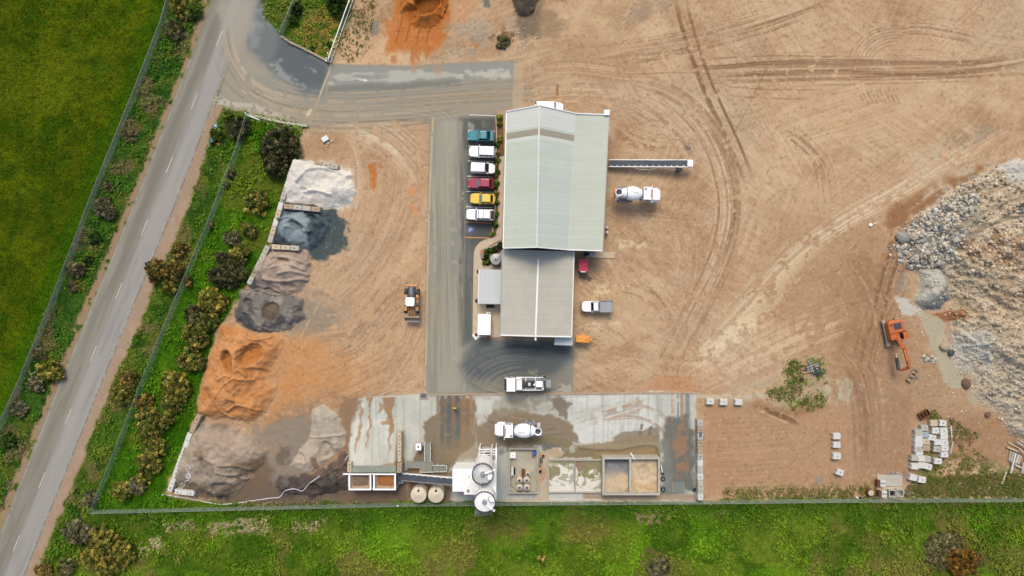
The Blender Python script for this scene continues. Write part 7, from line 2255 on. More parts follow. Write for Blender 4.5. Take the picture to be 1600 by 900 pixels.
# raised settling tank
z_ = 2.0
q0, q1 = W(941.3, 774, z_), W(1031, 714.8, z_)
st = thing('settling_tank', 'raised two-cell concrete settling tank east of the slurry pond', 'tank', Vector(((q0.x + q1.x) / 2, (q0.y + q1.y) / 2, 0)))
tw, th = q1.x - q0.x, q1.y - q0.y
for (x, y, w_, d_) in ((0, th / 2 - .17, tw, .34), (0, -th / 2 + .17, tw, .34), (-tw / 2 + .2, 0, .4, th - .68), (tw / 2 - .15, 0, .3, th - .68), (-.15, 0, .34, th - .68)):
 MB().box((x, y, z_ / 2), (w_, d_, z_)).build('tank_wall', 'concrete', st, bevel=.03)
def silt1(X, Y, U, V):
 n = fn(X, Y, 2.2, 5, 211)
 c = np.zeros(X.shape + (3,), dtype=np.float32) + np.array((208, 188, 156), dtype=np.float32)
 k = sstep(V + (n - .5) * .35, .3, .8)
 c = mixc(c, k * .85, (112, 122, 134))
 c = mixc(c, sstep(n, .5, .8) * .35, (186, 176, 158))
 return mixc(c, (1 - sstep(V, .02, .2)) * sstep(U, .4, .9) * sstep(n, .4, .6) * .6, (160, 122, 84))
def silt2(X, Y, U, V):
 n = fn(X, Y, 2.4, 5, 215); n2 = fn(X, Y, .7, 3, 217)
 c = np.zeros(X.shape + (3,), dtype=np.float32) + np.array((216, 196, 162), dtype=np.float32)
 r = np.hypot((U - .55) * 1.0, (V - .6) * .9) + (n - .5) * .22
 c = mixc(c, (1 - sstep(np.abs(r - .2), .02, .05)) * .35, (158, 144, 118))
 c = mixc(c, sstep(r, .3, .5) * .5 * sstep(n2, .35, .6), (190, 156, 112))
 c = mixc(c, sstep(V, .75, 1) * .5, (176, 166, 150))
 return mixc(c, (1 - sstep(r, .05, .16)) * .5, (176, 166, 142))
grid_part('silt', st, -tw / 2 + .4, -th / 2 + .34, -.32, th / 2 - .34, 60, 60, lambda X, Y, U, V: .35 + .7 * (1 - V) + .1 * fn(X, Y, 1.2, 3, 221), silt1, 'sand')
grid_part('silt', st, .02, -th / 2 + .34, tw / 2 - .3, th / 2 - .34, 60, 60, lambda X, Y, U, V: .8 + .35 * (1 - V) - .35 * np.exp(-((U - .55) ** 2 + (V - .6) ** 2) / .03) + .14 * fn(X, Y, .9, 3, 223), silt2, 'sand')
t = thing('spout', 'short white spout pipe over the north wall of the settling tank', 'pipe', W(985, 709, 0))
MB().tube([(-.35, .7, 2.0), (0, .1, 2.05), (.35, -.5, 1.9)], [.1, .13, .09], 8).build('spout_pipe', 'flash', t)

pl_ = thing('steel_plate', 'square grey green steel plate lying on the wet slab near the block wall', 'plate', W(1060, 761, .0), 0)
MB().box((0, 0, .015), (2.0, 1.8, .03)).build('plate', plain('grey_green_plate', (124, 136, 130), .55, var=.15, dirt=.2), pl_)
for x in (-1.03, 1.03):
 MB().box((x, 0, .012), (.06, 1.86, .024)).build('edge_strip', 'concrete_warm', pl_)
for k, (x, y, r_, lb) in enumerate(((1035.5, 748, .42, 'northern'), (1036, 764.5, .42, 'southern'))):
 t = thing('old_tyre', 'black old tyre by the east wall of the settling tank, the %s of the pair' % lb, 'tyre', W(x, y, 0), 0, 'old tyres by the settling tank')
 MB().lathe([(r_ * .55, .02), (r_ * .95, .0), (r_, .1), (r_ * .95, .24), (r_ * .55, .22), (r_ * .5, .12), (r_ * .55, .02)], 20).build('tyre', 'black', t, smooth=True)
 MB().cyl((0, 0, .05), (0, 0, .12), r_ * .5, n=14).build('rim', 'grey', t)
t = thing('pipe_fitting', 'white pipe fitting leaning by the east wall of the settling tank', 'pipe', W(1033, 733, 0))
MB().tube([(-.1, .8, .25), (0, .2, .3), (.1, -.4, .25), (.3, -.7, .12)], .12, 8).build('fitting', 'flash', t)
MB().cyl((.15, -.5, .12), (.35, -.9, .12), .2, n=10).build('flange', 'black', t)
t = thing('plastic_drum', 'small dark blue drum lying at the south end of the wet slab', 'drum', W(1085.5, 764, 0), .4)
MB().cyl((-.4, 0, .26), (.4, 0, .26), .26, n=16).build('drum_body', 'navy', t)
MB().cyl((.4, 0, .26), (.43, 0, .26), .2, n=16).build('drum_lid', 'blue', t)
# slab kerb on the south side
MB().beam(W(776, 782.5, .1), W(1090, 783.2, .1), .22, .3).build('kerb', 'concrete_tan', None)['kind'] = 'structure'
MB().beam(W(857, 780.5, .1), W(941, 780.8, .1), .15, .3).build('kerb', 'concrete_new', None)['kind'] = 'structure'
MB().beam(W(668, 617, .06), W(1090, 613.6, .06), .3, .14).build('kerb', 'concrete_warm', None)['kind'] = 'structure'
# ------------------------------------------------------------------ walls of concrete blocks, loose blocks, fences
def block_mesh(L=1.35, D=.85, H=.8):
 """cast interlocking block: chamfered top, keyed ends, two lifting studs"""
 c = .06
 m = MB()
 b = [(-L / 2, -D / 2), (L / 2, -D / 2), (L / 2, -D * .18), (L / 2 + .1, 0), (L / 2, D * .18), (L / 2, D / 2), (-L / 2, D / 2), (-L / 2, D * .18), (-L / 2 + .1, 0), (-L / 2, -D * .18)]
 m.loft([[(x, y, 0) for x, y in b], [(x, y, H - c) for x, y in b], [(x * (1 - c * 1.2 / L * 2), y * (1 - c * 1.6 / D), H) for x, y in b]])
 return m

_br = random.Random(4)
CM = ['concrete', 'concrete_new', 'concrete_new', 'concrete', 'concrete_warm', 'concrete_tan']

def block_wall(label, p0, p1, H=1.6, n=None, mats=None, D=.85):
 a, b = W(*p0, H), W(*p1, H)
 d = b - a
 L = d.length
 n = n or max(2, round(L / 1.42))
 t = thing('block_wall', label, 'wall', Vector((a.x, a.y, 0)), math.atan2(d.y, d.x))
 s = L / n
 for k in range(n):
  m = block_mesh(s * .965, D * _br.uniform(.94, 1.03), H + _br.uniform(-.06, .06))
  m.v = [(x + s * (k + .5), y + _br.uniform(-.02, .02), z) for x, y, z in m.v]
  o = m.build('block', (mats or CM)[_br.randrange(len(mats or CM))], t)
  if _br.random() < .75:
   MB().cyl((s * (k + .5), .0, H - .05), (s * (k + .5), .0, H + .075), .09, n=8).build('lifting_socket', 'hole', o)
 return t

block_wall('block wall along the west side of the white sand bay', (461, 250), (441, 312), 1.7, mats=['concrete', 'concrete_new'])
block_wall('block wall with dark sockets along the west side of the blue grey gravel bay', (439.5, 316), (421, 379), 1.9)
block_wall('weathered block wall along the west side of the beige sand bay', (418.5, 384), (388.5, 444), 1.7, mats=['concrete', 'concrete_warm'])
block_wall('ragged block wall along the north side of the white sand bay', (466, 252), (528, 261), 1.4, mats=['concrete', 'concrete_warm', 'concrete_new'])
block_wall('block wall between white sand and blue grey gravel', (443, 322), (500, 327.5), 1.8, mats=['concrete_warm', 'concrete'])
block_wall('block wall between blue grey gravel and beige sand', (424, 385.5), (467, 388), 1.7, mats=['concrete', 'concrete_tan'])
block_wall('dark stained block wall below the orange sand pile', (311, 648), (298.5, 676), 1.5, mats=['concrete_warm'])
block_wall('long white block wall along the west side of the corner gravel bay', (296.5, 677), (264, 768), 1.5, mats=['concrete_new'])
block_wall('short white block wall closing the south end of the corner gravel bay', (272, 768.5), (303, 771.5), 1.4, 3, mats=['concrete_new'])
block_wall('long block wall closing the east side of the concrete slab', (1094.3, 656), (1094.8, 782), 1.5, 12, mats=['concrete_new', 'concrete', 'concrete', 'concrete_warm'], D=.98)
block_wall('tan block wall on the east side of the hopper ramp', (624, 676), (624, 722), 2.3, 4, mats=['concrete_tan'], D=.7)
block_wall('grey tan block wall beside the hopper at the foot of the ramp', (624, 724), (624, 739), 2.9, 2, mats=['concrete_warm'], D=.8)
block_wall('short tan block wall at the south-west corner of the hopper ramp', (546, 722), (545.5, 738), 2.6, 2, mats=['concrete_tan'], D=.7)
t = thing('tarpaulin', 'folded blue sheet lying on top of the east block wall', 'sheet', W(1094.5, 679, 1.52), .05)
MB().loft([[(-.25, y, 0), (.25, y, 0), (.24, y, .08 + .03 * math.sin(y * 5)), (-.22, y, .1)] for y in np.linspace(-.45, .45, 6)]).build('sheet', plain('dusty_blue', (92, 108, 138), .7, var=.2), t)

BM = block_mesh(1.3, 1.02, .9)
def loose_block(x, y, rz, mat, label, group, z=.9):
 t = thing('concrete_block', label, 'concrete block', Vector((W(x, y, z).x, W(x, y, z).y, zat(x, y))), rz, group)
 m = block_mesh(1.3 * _br.uniform(.94, 1.04), 1.05 * _br.uniform(.94, 1.05), z)
 o = m.build('block', mat, t)
 if _br.random() < .7:
  MB().cyl((.05, 0, z - .05), (.05, 0, z + .012), .10, n=8).build('lifting_socket', 'hole', o)
 return t

GB = 'concrete blocks in the big stack'
cn_, ct_, cc_, cw_ = 'concrete_new', 'concrete_tan', 'concrete', 'concrete_warm'
for x, y, rz, mt, lb in [
 (1459.5, 661.5, .04, ct_, 'tan block in the northernmost pair of the block stack'), (1474, 661.5, -.05, cn_, 'white block in the northernmost pair of the block stack, above the grey column'),
 (1445, 669, .02, cc_, 'cream block standing alone at the north-west head of the block stack'), (1462, 673, -.04, cn_, 'white block just below the tan northernmost block'),
 (1475, 673.5, .0, cn_, 'second block down in the eastern column of the stack'), (1436, 676.5, .06, cc_, 'topmost block in the western column of the stack'),
 (1446, 679.5, -.06, 'steel_block', 'dark stained grey block below the lone cream block'), (1475.5, 682, .0, cn_, 'third block down in the eastern column of the stack'),
 (1457, 684, -.25, cn_, 'crooked white block in the middle gap of the stack'), (1436, 685, .0, cn_, 'second block down in the western column of the stack'),
 (1447.5, 690, .02, ct_, 'bright tan block in the second column of the stack'), (1466, 691.5, .03, cn_, 'white block with dark socket left of the eastern column, upper of two'),
 (1476, 691.5, .02, cn_, 'fourth block down in the eastern column of the stack'), (1436, 693.5, .0, cn_, 'third block down in the western column of the stack'),
 (1447.5, 700, .03, cw_, 'brownish block directly below the bright tan block'), (1464.5, 702, -.06, cc_, 'lower block left of the eastern column of the stack'),
 (1476.5, 700.5, .0, cn_, 'fifth block down in the eastern column of the stack'), (1435, 702, -.04, cc_, 'fourth block down in the western column of the stack'),
 (1437, 707.5, -.03, cn_, 'lowest block in the western column of the stack'), (1476, 710.5, .0, cn_, 'lowest block in the eastern column of the stack'),
 (1430, 716, -.03, cc_, 'grey white block at the west end of the upper southern row'), (1441, 717, .02, cn_, 'bright white block in the middle of the upper southern row'),
 (1449.5, 718, .0, cc_, 'greyish block at the east end of the upper southern row'), (1466, 721, -.02, cn_, 'single white block apart, south of the eastern column'),
 (1430, 729, -.03, cn_, 'white block at the west end of the lower southern row'), (1441, 727.5, .0, cn_, 'white block in the middle of the lower southern row'),
 (1451, 729.5, -.3, cn_, 'tilted white block at the east end of the lower southern row'), (1427.5, 746.5, -.2, cn_, 'left block of the angled pair near the fence'),
 (1441, 750, -.12, cn_, 'right block of the angled pair near the fence')]:
 if mt == 'steel_block':
  M.setdefault('steel_block', plain('dark_concrete', (176, 184, 190), .85, var=.15, dirt=.5, dirtc=(110, 118, 128), scale=1.4))
 loose_block(x, y, rz, mt, lb, GB)
for x, y, rz, mt, lb in [(1308, 682, .0, cn_, 'northern of two touching white blocks on the open soil'), (1308, 695.5, .0, cn_, 'southern of two touching white blocks on the open soil'),
       (1308, 713, .0, cn_, 'white block alone on the soil below the touching pair'), (1313, 738.5, -.3, cn_, 'white block turned askew among weeds near the fence'),
       (1110, 627.5, -.04, cn_, 'keyed white block at the north edge of the harrowed plot, nearest the slab'), (1131, 628.5, .0, cn_, 'keyed white block at the north edge of the harrowed plot, middle one'),
       (1154.5, 628.5, .0, cn_, 'white block at the north edge of the harrowed plot, farthest from the slab')]:
 loose_block(x, y, rz, mt, lb, 'single blocks set about on the soil')

pt = thing('timber_pallet', 'grey timber pallet lying on the soil near the south fence', 'pallet', Wg(1281, 750.5), 0)
for k in range(7):
 MB().box((0, -.55 + k * .183, .14), (1.4, .13, .03)).build('board', 'wood', pt)
for x in (-.6, 0, .6):
 MB().box((x, 0, .06), (.1, 1.2, .12)).build('bearer', 'wood', pt)
pt = thing('timber_pallet', 'small grey pallet with goods on the open soil north of the mixer track', 'pallet', Wg(1074.5, 228), 0)
for k in range(5):
 MB().box((0, -.45 + k * .225, .14), (1.1, .15, .03)).build('board', 'wood', pt)
for x in (-.48, 0, .48):
 MB().box((x, 0, .06), (.1, 1.05, .12)).build('bearer', 'grey', pt)
for k, (x, y) in enumerate(((-.2, .2), (.25, -.1))):
 MB().box((x, y, .25), (.3, .5, .2)).build('crate', 'concrete_warm', pt)

# concrete pad with boxes at the fence
pd2 = thing('concrete_pad', 'cream concrete pad with joints and open boxes by the south fence', 'slab', W(1387.5, 759, 0), -.03)
MB().box((.3, .95, .1), (4.2, 2.0, .22)).build('pad_slab', 'concrete', pd2, bevel=.02)
MB().box((.3, -1.2, .08), (4.3, 2.1, .18)).build('pad_slab', 'concrete_tan', pd2, bevel=.02)
MB().box((-1.95, 0, .12), (.25, 4.4, .26)).build('edge_beam', 'concrete_tan', pd2)
for k, (x, y, lb) in enumerate(((1373.5, 753.5, 'upper'), (1375.5, 770, 'lower'))):
 t = thing('timber_crate', '%s of two white-lidded brown crates on the concrete pad' % lb, 'crate', W(x, y, .2), -.03)
 MB().box((-.45, 0, .4), (.5, 1.1, .8)).build('crate_side', 'rust', t, bevel=.02)
 MB().box((.25, 0, .4), (.9, 1.1, .8)).build('crate_body', 'concrete_new', t, bevel=.03)
 MB().box((.25, .05, .82), (.7, .12, .04)).build('handle_slot', 'dark', t)
for k, (x, y, lb, ct) in enumerate(((1390.5, 769, 'with a dark empty inside', 'hole'), (1402.5, 768.5, 'filled with pale grey material', 'steel'))):
 t = thing('concrete_pit_box', 'open concrete box %s on the pad by the fence' % lb, 'box', W(x, y, .17), -.03)
 for (a, b, c, d) in ((0, .55, 1.25, .14), (0, -.55, 1.25, .14), (-.56, 0, .14, .96), (.56, 0, .14, .96)):
  MB().box((a, b, .4), (c, d, .8)).build('box_wall', 'concrete', t)
 MB().box((0, 0, .12), (.98, .96, .2)).build('box_floor', ct, t)
t = thing('steel_drum', 'brown rusty drum standing left of the concrete pad', 'drum', Wg(1356.5, 767.5))
MB().cyl((0, 0, 0), (0, 0, .9), .55, n=24).build('drum_body', 'rust', t)
MB().cyl((0, 0, .9), (0, 0, .93), .5, n=24).build('drum_lid', 'concrete_tan', t)
for k, (x, y, mt, lb) in enumerate(((1343.5, 777, 'black', 'black oil container by the south fence'), (1338, 776.5, 'white', 'white oil container by the south fence'))):
 t = thing('oil_container', lb, 'container', Wg(x, y))
 MB().box((0, 0, .22), (.35, .25, .42), taper=.9).build('body', mt, t, bevel=.04)
 MB().cyl((.08, 0, .42), (.08, 0, .5), .05, n=8).build('cap', 'dark', t)

# concrete posts
def post(x0, y0, x1, y1, z, label, group):
 a, b = W(x0, y0, z), W(x1, y1, z)
 m = (a + b) / 2
 d = b - a
 t = thing('concrete_post', label, 'concrete post', Vector((m.x, m.y, z + zat((x0 + x1) / 2, (y0 + y1) / 2))), math.atan2(d.y, d.x), group)
 L = d.length
 m_ = MB().box((0, 0, .1), (L, .26, .2))
 m_.build('shaft', ['concrete', 'concrete_tan', 'concrete_new'][_br.randrange(3)], t, bevel=.02)
 MB().box((L * .42, 0, .205), (.3, .1, .012)).build('bolt_plate', 'steel', t)
GP = 'concrete posts lying in a jumbled heap'
hp = [(1575, 691, 1595, 702), (1573, 698.5, 1592, 706), (1592.5, 687.5, 1606, 697), (1588, 690, 1612, 705), (1578.5, 704, 1576, 720), (1582.5, 706, 1579, 722), (1586, 707.5, 1578.5, 739), (1591.7, 710, 1586.5, 723.5),
  (1595, 711.5, 1590, 725), (1585, 726, 1600, 733), (1598.5, 722, 1596, 738.5), (1592.5, 701.5, 1604, 711), (1600, 700, 1622, 716), (1604, 712, 1598, 736), (1610, 704, 1607, 730), (1600, 690, 1626, 702)]
for k, s in enumerate(hp):
 post(*s, .05 + .21 * (k % 4), 'pale concrete post lying in the jumbled heap at the right edge', GP)
post(1571.5, 736.5, 1564.5, 755.5, 0, 'single concrete post lying apart on the grass below the jumbled heap', 'concrete posts on the ground')
post(1484.8, 665, 1487, 685, 0, 'northern of two concrete posts beside the block stack', 'concrete posts on the ground')
post(1488, 689.5, 1483.5, 709, 0, 'southern of two concrete posts beside the block stack', 'concrete posts on the ground')

# scrap pipes
t = thing('scrap_pile', 'tangled pile of cut pipes and branches beside the weedy patch', 'scrap pile', Wg(1271, 575))
for k in range(22):
 a = _br.uniform(0, 6.28); L = _br.uniform(1.0, 2.6)
 c = Vector((_br.uniform(-.9, .9), _br.uniform(-.9, .9), _br.uniform(.1, .8)))
 d = Vector((math.cos(a), math.sin(a), _br.uniform(-.18, .18))) * L / 2
 MB().cyl(c - d, c + d, _br.uniform(.06, .13), n=7).build('pipe', ['steel', 'steel', 'dark', 'green', 'rust', 'concrete', 'grey'][_br.randrange(7)], t)
t = thing('clay_pipe', 'short clay pipe on end beside the scrap pile', 'pipe', Wg(1252, 592.5))
MB().lathe([(.2, .02), (.3, .02), (.3, .45), (.2, .45), (.2, .02)], 16).build('pipe_wall', 'rust', t)

# ---------- fences
def fence(name, label, pts, H, mat, step=3.0, rail='steel', cat='fence'):
 P = [Wg(x, y) for x, y in pts]
 t = thing(name, label, cat, P[0])
 off = t.location
 d = [0.0]
 for a, b in zip(P[:-1], P[1:]):
  d.append(d[-1] + (b - a).length)
 n = int(d[-1] / step)
 def at(s):
  for i in range(len(P) - 1):
   if s <= d[i + 1] or i == len(P) - 2:
    return lerp(P[i], P[i + 1], (s - d[i]) / max(d[i + 1] - d[i], 1e-6))
 pm = MB()
 m = MB()
 prev = None
 for k in range(n + 1):
  q = at(d[-1] * k / n) - off
  MB().cyl((q.x, q.y, q.z - .1), (q.x, q.y, q.z + H), .032, n=6).build('post', rail, t)
  if prev is not None:
   dv = (q - prev).normalized()
   nrm = Vector((-dv.y, dv.x, 0)) * .006
   a, b, h = prev, q, Vector((0, 0, H - .04))
   z0 = Vector((0, 0, .03))
   m.add([a - nrm + z0, b - nrm + z0, b - nrm + h, a - nrm + h, a + nrm + z0, b + nrm + z0, b + nrm + h, a + nrm + h],
     [(0, 1, 2, 3), (7, 6, 5, 4), (3, 2, 6, 7)])
  prev = q
 m.build('wire_mesh', mat, t)
 r = MB()
 for i in range(len(P) - 1):
  r.beam(P[i] - off + Vector((0, 0, H)), P[i + 1] - off + Vector((0, 0, H)), .035, .035)
 r.build('top_rail', rail, t)
 return t

fence('chain_link_fence', 'green chain-link fence running beside the road verge down the west side of the compound', [(391, 183), (377, 230), (350, 300), (334, 343), (289, 450), (228, 597), (211, 643), (150, 796)], 1.9, 'fence_green')
fence('chain_link_fence', 'green chain-link fence along the south side of the compound, in front of the green paddock', [(151, 796.5), (430, 790), (640, 785), (900, 782.8), (1100, 781.5), (1300, 779), (1600, 778), (1690, 778)], 2.0, 'fence_green', 3.3)
fence('paddock_fence', 'grey wire fence between the western paddock and the road verge', [(272, -30), (266, 10), (258, 40), (219, 140), (156, 296), (94, 457), (41, 590), (9, 660), (-20, 730)], 1.7, 'fence_grey', 3.6)
fence('chain_link_fence', 'short grey fence inside the grass triangle at the top of the site', [(472, -20), (462, 10), (442, 56)], 1.8, 'fence_grey', 2.5)

def low_wall(label, pts, w, h, mat):
 P = [Wg(x, y) for x, y in pts]
 t = thing('kerb_wall', label, 'wall', P[0])
 for a, b in zip(P[:-1], P[1:]):
  MB().beam(a - P[0] + Vector((0, 0, h / 2)), b - P[0] + Vector((0, 0, h / 2)), w, h).build('wall_section', mat, t)
low_wall('low pale wall edging the grass triangle beside the entrance', [(440, 57), (452, 66), (480, 79), (515, 98)], .35, .4, 'concrete_warm')
low_wall('low grey wall edging the entrance above the tree row', [(390, 180), (418, 186.5), (448, 193), (481, 197.5)], .4, .45, 'concrete')
g = thing('gate_post', 'white gate post and short rail at the road end of the low entrance wall', 'gate', Wg(390, 181))
MB().box((0, 0, .9), (.18, .18, 1.8)).build('post', 'flash', g)
MB().beam((0, -.2, 1.6), (2.4, -1.1, 1.6), .1, .12).build('rail', 'flash', g)
MB().beam((0, -.2, .5), (2.4, -1.1, .5), .1, .12).build('rail', 'steel', g)
MB().box((2.4, -1.1, .85), (.12, .12, 1.7)).build('post', 'steel', g)

# sliding gate standing open
g0, g1 = W(555, -8, 0), W(517, 98, 0)
sg = thing('sliding_gate', 'long white sliding gate standing open along the east side of the grass triangle', 'gate', g1)
u = (g0 - g1).normalized()
nn = Vector((-u.y, u.x, 0))
Lg = (g0 - g1).length
for z in (.15, 1.75):
 MB().beam(Vector((0, 0, z)), u * Lg + Vector((0, 0, z)), .12, .1).build('gate_rail', 'flash', sg)
bm_ = MB()
for k in range(int(Lg / .16)):
 q = u * (k * .16)
 bm_.beam(q + Vector((0, 0, .2)), q + Vector((0, 0, 1.72)), .025, .025)
bm_.build('bar_infill', 'steel', sg)
for q in (Vector((0, 0, 0)) + nn * .3, u * .9 + nn * .3):
 MB().box((q.x, q.y, 1.0), (.16, .16, 2.0)).build('guide_post', 'white', sg)
MB().box((nn.x * .6 - .1, nn.y * .6, .3), (.4, .4, .6)).build('gate_motor', 'steel', sg, bevel=.03)
MB().beam(nn * .55 + Vector((0, 0, .06)), u * Lg + nn * .55 + Vector((0, 0, .06)), .12, .1).build('ground_track', 'steel', sg)

# ---------- painted markings
def mark(name, quads, mat, z=.006):
 m = MB()
 for q in quads:
  p = [W(x, y, 0) for x, y in q]
  a = sum(p[i].x * p[(i + 1) % len(p)].y - p[(i + 1) % len(p)].x * p[i].y for i in range(len(p)))
  if a < 0: p = p[::-1]
  m.add([(v.x, v.y, z) for v in p], [tuple(range(len(p)))])
 o = m.build(name, mat, None)
 return tag(o, kind='structure')

M['road_paint'] = plain('worn_road_paint', (210, 202, 186), .7, var=.1, dirt=.45, dirtc=(150, 148, 136), scale=2)
M['line_paint'] = plain('white_line_paint', (226, 224, 216), .7, var=.1, dirt=.3, dirtc=(140, 136, 124), scale=3)
M['line_orange'] = plain('orange_line_paint', (226, 146, 58), .7, var=.1, dirt=.25, dirtc=(150, 120, 90), scale=3)
M['sign_blue'] = plain('blue_bay_paint', (62, 100, 178), .7, var=.06, dirt=.1, scale=3)
def bar(a, b, w):
 ax, ay, bx_, by_ = *a, *b
 L = math.hypot(bx_ - ax, by_ - ay)
 nx, ny = -(by_ - ay) / L * w / 2, (bx_ - ax) / L * w / 2
 return [(ax + nx, ay + ny), (bx_ + nx, by_ + ny), (bx_ - nx, by_ - ny), (ax - nx, ay - ny)]
dash = []
for (x, y) in ((303.5, 158), (264.5, 257.5), (225.5, 356), (185.8, 454.5), (146, 552.5), (106.5, 651), (65.5, 750), (25.5, 849), (-14, 948), (343, 60)):
 dash.append(bar((x + 4.9, y - 12.3), (x - 4.9, y + 12.3), 1.25))
mark('lane_marking', dash, 'road_paint')
bays = [((733, 179.3), (773.5, 180.8)), ((731.5, 203.8), (773, 205)), ((731.5, 227.8), (773, 229.2)), ((730.5, 251.4), (772, 252.8)), ((729.6, 275.2), (771.5, 276.8)), ((729, 299), (770.5, 300.6)), ((728, 323), (769.8, 324.6))]
mark('parking_line', [bar(a, b, 1.35) for a, b in bays], 'line_paint')
mark('parking_line', [bar(a, b, 1.5) for a, b in (((727.3, 346.8), (769.5, 348.6)), ((726.6, 370.6), (765, 372)))], 'line_orange')
mark('disabled_bay_sign', [[(731, 354), (739.9, 354.3), (739.7, 363.3), (730.8, 363)]], 'sign_blue')
# wheelchair figure lying with its head to the east
cxw, cyw = 734.6, 358.8
rq = []
for k in range(14):
 a0, a1_ = math.radians(40 + k * 21), math.radians(40 + (k + 1) * 21)
 rq.append([(cxw + 1.5 * math.cos(a0), cyw + 1.9 * math.sin(a0)), (cxw + 2.4 * math.cos(a0), cyw + 2.8 * math.sin(a0)), (cxw + 2.4 * math.cos(a1_), cyw + 2.8 * math.sin(a1_)), (cxw + 1.5 * math.cos(a1_), cyw + 1.9 * math.sin(a1_))])
rq += [bar((735, 357.6), (737.8, 358.2), .9), bar((735.2, 357.6), (734.4, 360.4), .8), bar((734.4, 360.4), (732.4, 361.6), .8), bar((736.2, 357.8), (736, 359.6), .7)]
rq.append([(738.6 + .75 * math.cos(a), 358.4 + .75 * math.sin(a)) for a in np.linspace(0, 2 * math.pi, 11)[:-1]])
mark('disabled_bay_symbol', rq, 'line_paint', .010)
mark('arrow_marking', [bar((561, 124.6), (568.5, 125.2), 1.7), [(568.3, 122.6), (575, 125.6), (568, 128)]], 'line_paint')
# ------------------------------------------------------------------ trees and shrubs
PAL = {
 'olive': [(112, 110, 48), (92, 96, 40), (146, 132, 60), (76, 82, 34), (172, 150, 76)],
 'gold': [(138, 126, 60), (114, 112, 50), (92, 98, 44), (172, 148, 78), (72, 80, 38), (98, 104, 50)],
 'dark': [(78, 76, 50), (62, 64, 42), (94, 90, 60), (54, 56, 40), (108, 100, 70)],
 'grey': [(118, 110, 82), (98, 94, 70), (82, 80, 58), (136, 124, 94), (104, 104, 80)],
 'brown': [(128, 106, 54), (110, 92, 46), (94, 82, 42), (146, 118, 62), (90, 88, 44)],
 'dead': [(114, 102, 74), (98, 88, 62), (134, 122, 90), (86, 80, 54), (92, 100, 56)],
 'rust': [(122, 88, 36), (104, 76, 32), (140, 102, 46), (88, 68, 32)],
 'green': [(96, 120, 44), (74, 98, 34), (120, 136, 58), (60, 82, 30)],
 'lime': [(150, 158, 58), (122, 134, 48), (172, 170, 76), (98, 108, 40)],
 'deep': [(58, 82, 30), (46, 66, 26), (76, 98, 40), (40, 56, 24)],
}
_tr2 = random.Random(77)

